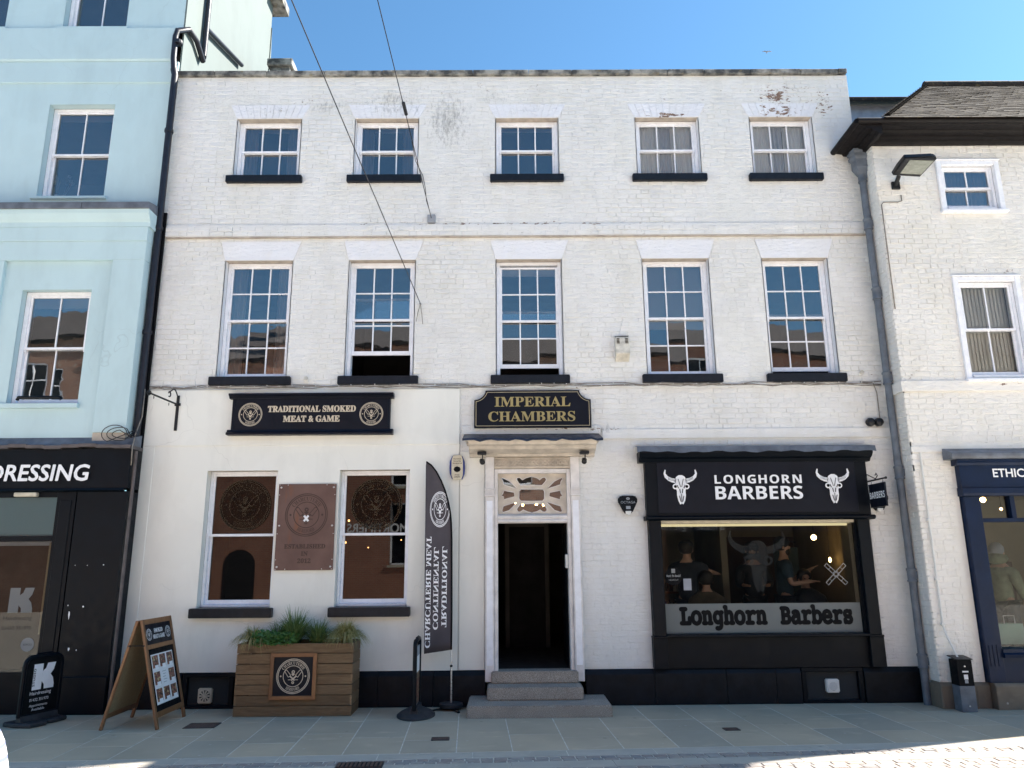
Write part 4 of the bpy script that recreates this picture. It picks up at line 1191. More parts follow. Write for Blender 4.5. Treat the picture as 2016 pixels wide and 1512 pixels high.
# ================================================================== BARBER SHOPFRONT
S = thing('barber_shopfront', 'black timber barber shopfront with white LONGHORN BARBERS fascia and large window', 'shopfront', (3.4, -.05, .44))
fy = -.10
MB().box(1.885, 4.93, fy, .03, 2.395, 3.16).build('fascia', M['black'], S, bevel=.003)
fas = MB().box(2.045, 4.765, fy - .012, fy, 2.43, 3.13).build('fascia_panel', M['sign'], S, bevel=.003)
cn = MB(); n = 40
MB().mould([(fy, 3.12), (fy - .02, 3.12), (fy - .05, 3.16), (fy - .10, 3.185), (fy - .135, 3.23), (fy - .135, 3.262), (.0, 3.262), (.0, 3.12)], 1.80, 4.985).build('cornice', M['black'], S)
for i in range(n):
    f0, f1 = i / n, (i + 1) / n; xa, xb = 1.765 + 3.255 * f0, 1.765 + 3.255 * f1
    dz = lambda f: .010 * math.sin(f * 60) + .006 * math.sin(f * 23)
    cn.quad((xa, fy - .165, 3.245 + dz(f0)), (xb, fy - .165, 3.245 + dz(f1)), (xb, fy - .145, 3.318), (xa, fy - .145, 3.318))
    cn.quad((xa, fy - .145, 3.318), (xb, fy - .145, 3.318), (xb, -.01, 3.365), (xa, -.01, 3.365))
cn.build('lead_flashing', M['lead'], S, recalc=False, smooth='all')
MB().mould([(.03, 2.335), (fy - .03, 2.335), (fy - .065, 2.355), (fy - .065, 2.38), (fy - .03, 2.395), (.03, 2.395)], 1.855, 4.96).build('ledge', M['black'], S, bevel=.003)
for x0, x1, sd in ((1.905, 2.062, 1), (4.735, 4.893, -1)):
    MB().box(x0, x1, fy, .03, .845, 2.335).build('pilaster', M['black'], S, bevel=.004)
    MB().box(x0 - .018, x1 + .01, fy - .02, .03, .445, .82).box(x0 - .022, x1 + .014, fy - .026, .03, .82, .845).build('pilaster_base', M['black'], S, bevel=.005)
MB().box(2.062, 4.735, fy - .03, .05, .828, .865).build('window_sill', M['black'], S, bevel=.008)
MB().box(2.072, 4.73, -.045, .02, .44, .828).build('stall_riser', M['black'], S, bevel=.003)
for fa, fb in ((2.062, 2.085), (4.712, 4.735)):
    MB().box(fa, fb, -.02, .06, .865, 2.335).build('window_frame', M['black'], S)
MB().box(2.085, 4.712, -.03, .07, 2.298, 2.335).build('window_head', M['cream_plastic'], S)
MB().box(4.66, 4.711, .05, .30, .87, 2.29).build('inner_lining', M['interior_lit'], S)
MB().quad((2.085, .03, .865), (4.712, .03, .865), (4.712, .03, 2.298), (2.085, .03, 2.298)).build('pane', M['glass_shop'], S, recalc=False)
m = MB()
put_text(m, 'LONGHORN', (3.42, fy - .012, 2.825), style='bold', h=.115, width=1.19, track=.30, t=.016)
o = m.build('lettering', M['white_letter'], S, recalc=False)
sm = o.modifiers.new('thick', 'SOLIDIFY'); sm.thickness = .012; sm.offset = 0
m = MB()
put_text(m, 'BARBERS', (3.42, fy - .012, 2.612), style='bold', h=.175, width=1.19, t=.016)
# give the letters depth
o = m.build('lettering', M['white_letter'], S, recalc=False)
sm = o.modifiers.new('thick', 'SOLIDIFY'); sm.thickness = .012; sm.offset = 0
def skull(mb, cx, cz, k, y, t):
    S2 = lambda pts: [(cx + a * k, cz + b * k) for a, b in pts]
    O = (0, y, 0)
    face = [(-.16, .34), (-.06, .40), (.06, .40), (.16, .34), (.22, .22), (.215, .04), (.20, -.08), (.16, -.20), (.165, -.36), (.13, -.56), (.055, -.70), (.0, -.66), (-.055, -.70), (-.13, -.56), (-.165, -.36), (-.16, -.20), (-.20, -.08), (-.215, .04), (-.22, .22)]
    poly2d(mb, S2(face), O, X, Zv, NY, t)
    for s in (-1, 1):
        hn = [(.17, .26), (.34, .29), (.48, .36), (.56, .46), (.55, .60), (.585, .61), (.635, .47), (.60, .32), (.48, .20), (.34, .13), (.19, .10)]
        pts = S2([(s * a, b) for a, b in hn]); n2 = len(pts)
        for i in range(5):
            poly2d(mb, [pts[i], pts[i + 1], pts[n2 - 2 - i], pts[n2 - 1 - i]], O, X, Zv, NY, t + .0004 * i)
        ring2d(mb, (cx + s * .215 * k, y, cz - .03 * k), .055 * k, .105 * k, X, Zv, NY, t + .004, 14)
def skull_marks(mb, cx, cz, k, y, t):
    O = (0, y, 0)
    for s in (-1, 1):
        ring2d(mb, (cx + s * .215 * k, y, cz - .03 * k), 0, .056 * k, X, Zv, NY, t, 12)
        for p, q, w in (((.02, -.05), (.10, .26), .022), ((.035, -.28), (.06, -.12), .03), ((.03, -.60), (.085, -.38), .028), ((.10, -.10), (.15, .02), .03), ((.0, -.65), (.012, -.3), .012)):
            bar2d(mb, (cx + s * p[0] * k, cz + p[1] * k), (cx + s * q[0] * k, cz + q[1] * k), w * k, O, X, Zv, NY, t + .0002)
        for i in range(6):
            f = .24 + i * .045; bar2d(mb, (cx + s * f * k, cz + (.15 + i * .015) * k), (cx + s * (f - .012) * k, cz + (.225 + i * .02) * k), .012 * k, O, X, Zv, NY, t + .0003)
for cx in (2.362, 4.447):
    m = MB(); skull(m, cx, 2.80, .36, fy - .012, .012)
    o = m.build('longhorn_skull', M['white_letter'], S, recalc=False)
    sm = o.modifiers.new('thick', 'SOLIDIFY'); sm.thickness = .008; sm.offset = 0
    m = MB(); skull_marks(m, cx, 2.80, .36, fy - .012, .0235); m.build('skull_marks', M['flat_black'], S, recalc=False)
# window film, lettering and decals on the glass
MB().quad((2.088, .027, .868), (4.70, .027, .868), (4.70, .027, 1.245), (2.088, .027, 1.245)).build('frosted_band', M['frost'], S, recalc=False)
m = MB()
put_text(m, 'Longhorn', (2.29, .026, .985), style='slab', h=.205, width=1.14, align='l', t=.002, bold=.017)
m.build('window_lettering', M['flat_black'], S, recalc=False)
m = MB()
put_text(m, 'Barbers', (3.63, .026, .985), style='slab', h=.205, width=.94, align='l', t=.002, bold=.017)
m.build('window_lettering', M['flat_black'], S, recalc=False)
m = MB(); skull(m, 3.385, 1.82, .62, .029, .002); m.build('skull_decal', M['film_skull'], S, recalc=False)
m = MB(); ring2d(m, (2.225, .028, 1.60), 0, .115, X, Zv, NY, .001, 28); m.build('round_sticker', M['flat_black'], S, recalc=False)
m = MB(); put_text(m, 'Want To Book?', (2.225, .027, 1.595), style='slab', h=.026, width=.19, t=.002, bold=.001); put_text(m, 'NEARCUT', (2.225, .027, 1.545), style='sans', h=.02, width=.13, t=.002)
poly2d(m, [(2.20, 1.645), (2.25, 1.645), (2.25, 1.70), (2.20, 1.70)], (0, .027, 0), X, Zv, NY, .002); m.build('sticker_lettering', M['film_white'], S, recalc=False)
MB().box(2.355, 2.46, .028, .0295, 1.42, 1.57).build('notice', M['grey_card'], S)
m = MB()
for s in (-1, 1):
    a_, b_ = (4.42 - .13 * s, 1.49), (4.42 + .13 * s, 1.74)
    for o2 in (-.022, .022):
        d = Vector((b_[0] - a_[0], b_[1] - a_[1])).normalized(); e2 = Vector((-d.y, d.x)) * o2
        bar2d(m, (a_[0] + e2.x, a_[1] + e2.y), (b_[0] + e2.x, b_[1] + e2.y), .009, (0, .028, 0), X, Zv, NY, .001 + .0003 * s)
    for k in range(6):
        f = k / 5; p = Vector(a_).lerp(Vector(b_), f); bar2d(m, p - e2, p + e2, .008, (0, .028, 0), X, Zv, NY, .0018 + .0003 * s)
m.build('ruler_reflection', M['film_white'], S, recalc=False)  # reflection of the crossed rulers opposite, drawn on the pane in white
# inside the shop
rm = MB(); x0, x1, y0, y1, z0, z1 = 1.75, 5.15, .31, 3.4, .30, 2.75
rm.quad((x0, y1, z0), (x1, y1, z0), (x1, y1, z1), (x0, y1, z1)).quad((x0, .05, z0), (x0, y1, z0), (x0, y1, z1), (x0, .05, z1)).quad((x1, .05, z0), (x1, y1, z0), (x1, y1, z1), (x1, .05, z1))
rm.quad((x0, .05, z1), (x1, .05, z1), (x1, y1, z1), (x0, y1, z1))
rm.build('room', M['interior_lit'], S, recalc=False)
MB().box(x0, x1, .05, y1, z0 - .02, z0).build('room_floor', M['floor_in'], S)
MB().box(3.35, 3.45, 1.7, y1, z0, z1).build('room_partition', M['interior_lit'], S)
MB().box(3.9, 5.1, 3.3, 3.38, .35, 2.2).build('dark_cupboard', M['brown_wall'], S)
def fitting_shelf(x0, x1, z, lab):
    t = thing('wall_shelf', lab, 'shelf', (x0, 3.2, z))
    MB().box(x0, x1, 3.0, 3.38, z, z + .03).build('board', M['frame_wood'], t)
    for i in range(7):
        xx = x0 + .08 + i * (x1 - x0 - .12) / 7; hh = rnd.uniform(.08, .2)
        MB().lathe([(.03, 0), (.03, hh * .7), (.012, hh * .8), (.012, hh)], (xx, 3.2, z + .03), 8).build('bottle', M[rnd.choice(('cloth_dark', 'hi_vis', 'white_plastic', 'brown_wall'))], t)
fitting_shelf(2.7, 3.3, 1.25, 'upper wooden shelf of bottles inside the barber shop')
fitting_shelf(2.65, 3.3, .95, 'lower wooden shelf of bottles inside the barber shop')
t = thing('arched_mirror', 'tall arched mirror on the left inside the barber shop', 'mirror', (2.3, 3.3, 1.0))
ap = [(1.95, .8), (2.75, .8)] + [(2.35 + .40 * math.cos(R(a)), 1.75 + .40 * math.sin(R(a))) for a in range(0, 181, 15)]
MB().prism(ap, 3.34, 3.37).build('frame', M['black_metal'], t)
ap2 = [(2.35 + (x - 2.35) * .95, .8 + (z - .8) * .98 + .01) for x, z in ap]
MB().add([(x, 3.335, z) for x, z in ap2], [tuple(range(len(ap2)))]).build('glass', M['mirror'], t, recalc=False)
MB().box(4.35, 4.75, 2.2, 2.21, 1.3, 2.0).build('checked_towel', M['cloth_blue'], S)
for i, (px, py, yy, rr) in enumerate(((1602, 1058, 1.6, .042), (1626, 1059, 2.2, .022), (1634, 1102, 1.6, .018), (1416, 1076, 2.6, .014))):
    x, z = F(px, py, yy)
    l = thing('pendant_lamp', ['large round warm bulb glowing', 'smaller warm bulb right of the large one', 'thin tall filament bulb low on the right', 'tiny bright bulb near the arched mirror'][i] + ' inside the barber shop', 'lamp', (x, yy, z), group='bulbs inside the barber shop')
    MB().ball((0, 0, 0), rr, 12, 8, 1.0 if i != 2 else 2.2).build('bulb', M['bulb'], l, local=True, smooth='all')
    MB().tube([(0, 0, rr), (0, 0, z1 - z)], .004, 5).build('flex', M['wire'], l, local=True)
l = thing('strip_lamp', 'warm strip lamp behind the head of the barber shop window', 'lamp', (3.4, .12, 2.32))
MB().box(2.10, 4.70, .075, .13, 2.262, 2.294).build('tube', M['strip'], l)
MB().box(2.09, 4.705, .072, .15, 2.295, 2.33).build('housing', M['white_plastic'], l)
# -- hanging BARBERS sign
t = thing('hanging_sign', 'small black hanging sign reading BARBERS on a scrolled iron bracket', 'sign', (4.9, -.3, 2.5))
a0 = Vector((4.925, -.04, 2.84)); a1 = Vector((4.925, -.62, 2.84))
d = (a1 - a0).normalized()
MB().tube([a0, a1], .011, 8).build('arm', M['black_metal'], t)
MB().ball(tuple(a1), .018, 8, 5).build('finial', M['black_metal'], t)
MB().tube([a0 + Vector((0, 0, .12)), a0 + d * .2 + Vector((0, 0, .05)), a0 + d * .30 + Vector((0, 0, .012)), a0 + d * .36 + Vector((0, 0, .05)), a0 + d * .33 + Vector((0, 0, .085)), a0 + d * .30 + Vector((0, 0, .06))], .007, 6).build('scroll', M['black_metal'], t, smooth='all')
p0, p1 = a0 + d * .10, a0 + d * .54
nn = Vector((-d.y, d.x, 0)) * -1
if nn.y > 0: nn = -nn
nv = Vector((d.y, -d.x, 0)); nv = nv if nv.dot(Vector((-1, -1, 0))) > 0 else -nv
th = nv * .012
MB().extr([p0 + Vector((0, 0, -.05)) + th, p1 + Vector((0, 0, -.05)) + th, p1 + Vector((0, 0, -.36)) + th, p0 + Vector((0, 0, -.36)) + th], -2 * th).build('board', M['sign'], t, bevel=.003)
m = MB(); put_text(m, 'BARBERS', (p0 + p1) / 2 + Vector((0, 0, -.245)) + th, d, Zv, nv, style='bold', h=.085, width=.41, t=.0015); m.build('lettering', M['white_letter'], t, recalc=False)
for p in (p0 + d * .06, p1 - d * .06):
    MB().tube([p + Vector((0, 0, -.01)), p + Vector((.008, 0, -.025)), p + Vector((0, 0, -.05))], .004, 5).build('hook', M['iron_grey'], t)

# ================================================================== PALE BLUE BUILDING (left)
L = thing('blue_building', 'tall pale blue stucco building with white sashes above a black hairdressing shopfront', 'building', (-7, 0, 0))
LX = -5.125
w1 = (-7.06, -6.05, 7.20, 8.765); w2 = (-7.05, -6.04, 10.135, 11.75); w3 = (-9.0, -7.965, 10.135, 11.75); w4 = (-9.05, -8.04, 7.20, 8.765)
wall_sheet(-12, LX, 6.9, 9.13, [w1, w4], 0.0).build('wall', M['blue'], L, recalc=False)
wall_sheet(-12, LX, 10.10, 14.2, [w2, w3], 0.01).build('wall', M['blue'], L, recalc=False)
MB().box(-12, LX, -.03, .05, 9.13, 9.50).build('frieze_band', M['blue'], L, bevel=.005)
MB().mould([(.0, 9.50), (-.045, 9.50), (-.06, 9.53), (-.06, 10.09), (.01, 10.13)], -12, LX - .06).build('parapet_band', M['blue'], L)
MB().box(LX - .0, LX + .025, .012, 3.85, 9.3, 14.2).build('side_wall', M['blue_sunlit_copy'], L)
MB().extr([(LX + .025, 3.85, 9.3), (LX + .025, 3.85, 13.2), (LX + .025, 4.15, 9.3)], (.02, 0, 0)).build('side_buttress', M['blue_sunlit_copy'], L)
MB().box(-12.1, LX + .10, -.12, 4.0, 14.2, 14.42).box(-12.1, LX + .17, -.2, 4.05, 14.42, 14.6).build('top_cornice', M['blue_sunlit_copy'], L, bevel=.01)
MB().box(LX - .3, LX + .28, 3.55, 4.2, 13.75, 13.95).build('eaves_stone', M['coping'], L, bevel=.01)
for (a, b, c_, d), rm in ((w1, .13), (w2, .13), (w3, .13), (w4, .13)):
    w = sash_window(L, a, b, c_, d, 0.0 if c_ < 9 else .01, 2, 1, rev=.14, frame=.055, soffit='blue', wall_white='blue')
    MB().box(a - .075, b + .05, -.05, .12, c_ - .045, c_ - .002).build('sill', M['blue'], w, bevel=.006)
    MB().box(a + .06, b - .06, .235, .24, d - .16, d - .02).build('blind', M['blind'], w)
for z0, z1 in ((6.95, 9.0), (9.9, 12.0)):
    m = MB(); m.quad((-12, 3, z0), (LX, 3, z0), (LX, 3, z1), (-12, 3, z1)).quad((-12, .34, z0), (LX - .01, .34, z0), (LX - .01, 3, z0), (-12, 3, z0)).quad((-12, .34, z1), (LX - .01, .34, z1), (LX - .01, 3, z1), (-12, 3, z1)).quad((LX - .02, .34, z0), (LX - .02, 3, z0), (LX - .02, 3, z1), (LX - .02, .34, z1))
    m.build('room', M['interior'], L, recalc=False)
# vase of dried flowers on the upper sill, inside
t = thing('flower_vase', 'dried pampas and pale flowers on the upper left window sill behind the glass', 'flowers', (-6.93, .26, 7.24))
MB().lathe([(.03, 0), (.045, .04), (.03, .11), (.035, .13)], (-6.93, .27, 7.24), 12).build('vase', M['white_plastic'], t, smooth=True)
for k in range(9):
    a = rnd.uniform(-.09, .05); h_ = rnd.uniform(.16, .36)
    MB().tube([(-6.93, .27, 7.36), (-6.93 + a * .5, .27, 7.36 + h_ * .6), (-6.93 + a, .27, 7.36 + h_)], [.003, .008, .022 if k % 2 else .004], 6).build('stem', M['ply'], t)
for dx, dz in ((.16, .42), (.19, .34), (.22, .30), (.13, .30)):
    MB().ball((-6.93 + dx, .27, 7.26 + dz), .028, 8, 5).build('flower', M['grey_card'], t)
    MB().tube([(-6.93 + .08, .27, 7.27), (-6.93 + dx, .27, 7.26 + dz)], .003, 5).build('stem', M['grey_card'], t)
t = thing('paper_heap', 'crumpled pale paper on the upper left window sill behind the glass', 'paper', (-6.62, .28, 7.24))
MB().add([(-6.72, .26, 7.235), (-6.48, .26, 7.235), (-6.48, .36, 7.235), (-6.72, .36, 7.235), (-6.63, .29, 7.37), (-6.55, .33, 7.33)], [(0, 1, 5, 4), (1, 2, 5), (2, 3, 4, 5), (3, 0, 4), (0, 3, 2, 1)]).build('sheet', M['grey_card'], t)
# first floor, set forward
FY = -.30
w5 = (-6.89, -5.91, 3.975, 5.635)
wall_sheet(-7.17, -5.63, 3.4, 6.06, [w5], FY + .06).build('wall', M['blue'], L, recalc=False)
MB().box(-5.63, -5.175, FY, .0, 3.56, 6.06).build('pilaster', M['blue'], L, bevel=.004)
MB().box(-7.62, -7.17, FY, .0, 3.56, 6.06).build('pilaster', M['blue'], L, bevel=.004)
MB().box(-5.63, -5.19, FY + .02, -.001, 3.40, 3.558).build('pilaster_foot', M['soffit'], L)
wall_sheet(-12, -7.62, 3.4, 6.06, [], FY + .06).build('wall', M['blue'], L, recalc=False)
MB().box(-12, -5.172, FY - .004, -.001, 6.06, 6.345).box(-12, -5.166, FY - .022, -.002, 6.345, 6.56).build('entablature', M['blue'], L, bevel=.003)
MB().mould([(-.001, 6.56), (FY - .03, 6.56), (FY - .035, 6.63), (FY - .06, 6.66), (FY - .10, 6.74), (FY - .11, 6.80), (-.001, 6.80)], -12, -5.135).build('cornice', M['blue'], L)
u = -12.0
while u < -5.13:
    Ls = min(1.18, -5.128 - u); MB().box(u + .003, u + Ls - .003, FY - .135, -.001, 6.802, 6.90).build('cornice_slab', M['lead'], L, bevel=.006); u += Ls
MB().mould([(-.001, 6.9005), (FY - .12, 6.9005), (-.001, 6.99)], -12, -5.135).build('cornice_weathering', M['lead'], L)
w = sash_window(L, *w5, FY + .06, 2, 1, rev=.12, frame=.06, soffit='blue', wall_white='blue')
MB().box(w5[0] - .10, w5[1] + .03, FY + .0, FY + .18, w5[2] - .07, w5[2] - .002).build('sill', M['blue'], w, bevel=.006)
MB().box(w5[0] + .08, w5[1] - .06, FY + .26, FY + .265, w5[3] - .22, w5[3]).build('blind', M['blind'], w)
m = MB(); m.quad((-12, 2.4, 3.45), (-5.4, 2.4, 3.45), (-5.4, 2.4, 6.5), (-12, 2.4, 6.5)).quad((-12, .0, 3.45), (-5.4, .0, 3.45), (-5.4, 2.4, 3.45), (-12, 2.4, 3.45)).quad((-12, 0, 6.4), (-5.4, 0, 6.4), (-5.4, 2.4, 6.4), (-12, 2.4, 6.4)).quad((-5.4, 0, 3.45), (-5.4, 2.4, 3.45), (-5.4, 2.4, 6.4), (-5.4, 0, 6.4))
m.build('room', M['interior'], L, recalc=False)
t = thing('sill_bar', 'black rounded bar lying on the first floor sill of the blue building', 'bar', (-6.45, FY, 4.0))
MB().tube([(-6.70, FY - .0, 4.02), (-6.68, FY - .02, 4.045), (-6.12, FY - .02, 4.045), (-6.10, FY - .0, 4.02)], .024, 8).build('bar', M['black'], t, smooth=True)
# ---- hairdresser's shopfront
HY = -.36
H = thing('hairdressing_shopfront', 'black hairdressing shopfront with rounded white lettering below the blue wall', 'shopfront', (-6.5, HY, 0))
HX = -5.035
MB().box(-12, HX, HY, -.05, 2.80, 3.33).build('fascia', M['black'], H, bevel=.004)
cnm = MB(); n = 30
for i in range(n):
    f0, f1 = i / n, (i + 1) / n; xa, xb = -12 + (12 + HX) * f0, -12 + (12 + HX) * f1
    z = lambda f: 3.345 + .012 * math.sin(f * 50) + (.03 * (f - .5))
    cnm.box(xa, xb, HY - .05, -.05, z((f0 + f1) / 2) - .02, z((f0 + f1) / 2) + .025)
cnm.build('lead_capping', M['pipe_brown'], H)
MB().mould([(-.06, 3.375), (HY + .02, 3.375), (-.24, 3.50), (-.06, 3.55)], -12, HX - .02).build('weathering', M['lead'], H)
MB().mould([(HY + .01, 2.80), (HY - .025, 2.80), (HY - .035, 2.775), (HY + .01, 2.755)], -12, HX - .04).build('fascia_bead', M['black'], H)
m = MB(); put_text(m, 'HAIRDRESSING', (-5.575, HY, 2.905), style='sans', h=.205, align='r', width=1.99, t=.022, bold=.007, shear=.10)
o = m.build('lettering', M['white_letter'], H, recalc=False)
MB().box(-5.70, HX, HY + .02, -.05, .0, 2.757).build('corner_pier', M['black'], H, bevel=.005)
MB().box(-5.97, -5.72, HY + .035, -.05, .42, 2.757).build('pilaster', M['black'], H, bevel=.004)
MB().box(-5.92, -5.77, HY + .024, HY + .036, .55, 2.65).build('pilaster_panel', M['black'], H, bevel=.004)
MB().box(-5.99, HX + .004, HY - .005, -.05, .0, .45).build('pier_base', M['black'], H, bevel=.012)
MB().box(-12, -5.992, HY + .06, -.05, .0, .50).build('stall_riser', M['black'], H, bevel=.005)
MB().box(-12, -5.972, HY + .04, HY + .12, 2.12, 2.185).build('transom', M['black'], H, bevel=.004)
MB().box(-12, -5.972, HY + .05, HY + .12, 2.69, 2.757).build('window_head', M['black'], H)
MB().box(-12, -5.975, HY + .10, HY + .13, 2.065, 2.115).build('inner_rail', M['grey_card'], H)
MB().quad((-12, HY + .08, .50), (-5.975, HY + .08, .50), (-5.975, HY + .08, 2.12), (-12, HY + .08, 2.12)).build('pane', M['glass_shop'], H, recalc=False)
MB().quad((-12, HY + .08, 2.185), (-5.975, HY + .08, 2.185), (-5.975, HY + .08, 2.69), (-12, HY + .08, 2.69)).build('pane', M['glass_shop'], H, recalc=False)
curtain_sheet(-12, -6.0, HY + .2, 2.1, 2.7, 9, .03).build('blind', M['curtain'], H, smooth='all')
MB().quad((-12, HY + .095, 2.185), (-5.98, HY + .095, 2.185), (-5.98, HY + .095, 2.69), (-12, HY + .095, 2.69)).build('blue_film', M['film_blue'], H, recalc=False)
MB().box(-6.03, -5.99, HY + .10, HY + .16, .95, 2.1).build('inner_post', M['ply'], H)
m = MB(); m.quad((-12, 2, .1), (-5.1, 2, .1), (-5.1, 2, 2.8), (-12, 2, 2.8)).quad((-12, -.05, .1), (-5.1, -.05, .1), (-5.1, 2, .1), (-12, 2, .1)).quad((-5.4, -.05, .1), (-5.4, 2, .1), (-5.4, 2, 2.8), (-5.4, -.05, 2.8)).quad((-12, -.05, 2.79), (-5.1, -.05, 2.79), (-5.1, 2, 2.79), (-12, 2, 2.79))
m.build('room', M['brown_wall'], H, recalc=False)
def kshape(mb, org, u, k, v=(0, 0, 1), n=(0, -1, 0), t=.001):
    # fat slab K made of three overlapping blocks
    f = lambda pts: [(x * k, z * k) for x, z in pts]
    poly2d(mb, f([(0, 0), (.42, 0), (.42, .30), (.42, .62), (.42, 1), (0, 1)]), org, u, v, n, t)
    poly2d(mb, f([(.42, .30), (.53, .18), (.55, 0), (1, 0), (1, .16), (.93, .40), (.80, .55), (.42, .55)]), org, u, v, n, t + .0003)
    poly2d(mb, f([(.42, .55), (.80, .55), (.93, .72), (1.0, 1), (.62, 1), (.55, .80), (.42, .70)]), org, u, v, n, t + .0006)
m = MB(); kshape(m, (-6.44, HY + .075, 1.22), (1, 0, 0), .31); m.build('window_decal', M['film_grey'], H, recalc=False)
m = MB(); put_text(m, 'Hairdressing', (-6.30, HY + .075, 1.13), style='sans', h=.05, t=.001); put_text(m, '01432 351970', (-6.30, HY + .075, 1.01), style='sans', h=.045, t=.001); m.build('window_lettering', M['film_skull'], H, recalc=False)
m = MB(); ring2d(m, (-6.13, HY + .074, .83), 0, .085, X, Zv, NY, .001, 28); m.build('round_sticker', M['film_white'], H, recalc=False)
m = MB(); put_text(m, 'JOICO', (-6.13, HY + .072, .82), style='sans', h=.022, width=.11, t=.001); m.build('sticker_lettering', M['flat_black'], H, recalc=False)
t = thing('emergency_lamp', 'small cream box lamp under the hairdressing fascia', 'lamp', (-6.35, HY, 2.7)); MB().box(-6.52, -6.22, HY - .02, HY + .05, 2.695, 2.752).build('body', M['cream_plastic'], t, bevel=.01)
# chips of paint missing from the black pier
for px, py, w_, h_ in ((136, 1210, .02, .13), (134, 1192, .012, .02), (148, 1113, .01, .012), (172, 1113, .012, .010), (204, 1112, .018, .022), (135, 1278, .025, .05), (150, 1280, .012, .03), (164, 1194, .025, .03)):
    x, z = F(px, py, HY + .02)
    m = MB(); pts = [(x + w_ * math.cos(a) * rnd.uniform(.5, 1) * .6, z + h_ * math.sin(a) * rnd.uniform(.6, 1) * .5) for a in [k * .785 for k in range(8)]]
    m.prism(pts, HY + .0185, HY + .0195).build('paint_chip', M['white_letter'], H)
# loops of loose black cable
t = thing('loose_cable', 'loops of loose black cable above the right end of the hairdressing fascia', 'cable', (-5.15, -.33, 3.45))
for k in range(3):
    P = [(-5.30 + .13 * k * .5 + .17 * math.cos(a + k), -.35 + .01 * k, 3.53 + (.12 - .03 * k) * math.sin(a + k)) for a in [i * .35 for i in range(13)]]
    MB().tube([(-5.08, -.30, 3.48)] + P + [(-5.06, -.25, 3.60)], .006, 5).build('loop', M['wire'], t, smooth='all')
MB().tube([(-5.06, -.12, 4.2), (-5.05, -.14, 3.8), (-5.06, -.25, 3.55), (-5.02, -.38, 3.35), (-5.01, -.38, 3.1)], .008, 6).build('drop', M['rope'], t, smooth='all')
# downpipe in the angle between the blue and white buildings
P = thing('downpipe', 'thin black downpipe zigzagging down between the blue and white buildings', 'downpipe', (-5.13, -.1, 0))
MB().tube([(-5.04, .62, 14.1), (-5.04, .63, 10.08)], .045, 10).build('upper_pipe', M['iron_dark'], P, smooth=True)
MB().tube([(-5.04, .63, 10.08), (-5.04, .62, 9.98), (-5.04, .33, 10.14), (-5.05, .05, 10.14), (-5.16, -.10, 10.0), (-5.175, -.11, 9.88), (-5.17, -.11, 9.5), (-5.145, -.11, 9.30)], .045, 10).build('swan_neck', M['iron_dark'], P, smooth=True)
MB().tube([(-5.145, -.11, 9.30), (-5.12, -.11, 9.2), (-5.115, -.11, .6)], .052, 10).build('lower_pipe', M['iron_dark'], P, smooth=True)
MB().tube([(-5.04, .62, 10.62), (-5.04, 2.25, 11.1)], .04, 10).build('branch_pipe', M['iron_dark'], P, smooth=True)
for z in (9.75, 8.2, 6.6, 5.0):
    MB().lathe([(.062, 0), (.066, .02), (.062, .06)], (-5.12, -.11, z), 12).build('collar', M['iron_dark'], P)
MB().tube([(-5.0, -.30, 3.3), (-4.985, -.34, .02)], .022, 8).build('thin_pipe', M['pipe_brown'], P, smooth=True)
MB().box(-5.13, -5.04, -.07, -.045, .44, 6.9).build('backing_strip', M['flat_black'], P)
# chimney behind the parapet
t = thing('chimney', 'low stone chimney cap showing above the parapet beside the blue building', 'chimney', (-4.5, 3.0, 8.95))
MB().box(-4.66, -4.28, 2.75, 3.25, 8.95, 11.42).build('stack', M['coping'], t)
MB().box(-4.72, -4.22, 2.68, 3.32, 11.42, 11.58).build('cap', M['coping'], t, bevel=.015)
MB().box(-4.62, -4.4, 2.85, 3.1, 11.58, 11.62).build('pot', M['coping'], t, bevel=.01)

# ================================================================== RIGHT-HAND WHITE BUILDING
RY_ = -.45
RX, RE = 5.39, 10.4
Q = thing('right_building', 'lower white brick building with mossy tiled hipped roof and dark eaves on the right', 'building', (7, -.4, 0))
r1 = (6.36, 7.13, 6.72, 7.40); r2w = (6.35, 7.15, 4.22, 5.60)
shopR = (5.95, 9.5, 0, 3.05)
wall_sheet(RX, RE, .30, 7.80, [r1, r2w, shopR], RY_ + .006).build('wall', M['brick_r'], Q, recalc=False)
MB().box(RX, RX + .02, RY_ + .006, 6, .30, 7.8).build('side_wall', M['brick_r'], Q)
MB().box(RE - .02, RE, RY_ + .006, 6, .30, 9.0).build('side_wall', M['brick_r'], Q)
MB().box(RX, RE, RY_ - .03, RY_ + .005, 4.02, 4.17).build('string_course', M['brick_r'], Q, bevel=.004)
MB().box(RX - .03, RX, RY_ - .03, 0, 4.02, 4.17).build('string_course', M['brick_r'], Q, bevel=.004)
MB().box(RX + .002, RE, RY_ - .012, RY_ + .004, 3.19, 3.27).build('lower_band', M['brick_r'], Q, bevel=.003)
def excl_r(z):
    e = []
    for a, b, c_, d in (r1, r2w):
        if c_ - .10 < z < d + .07: e.append((a - .085, b + .085))
    if z < 3.30: e.append((5.90, 11))
    if 4.0 < z < 4.19 or 3.17 < z < 3.29: e.append((RX, 11))
    return e
bl = brick_list(RX, 7.95, .31, 7.74, excl_r, lambda z: RY_, 9)
lay_bricks(Q, bl, M['brick_r'], 8, 300)
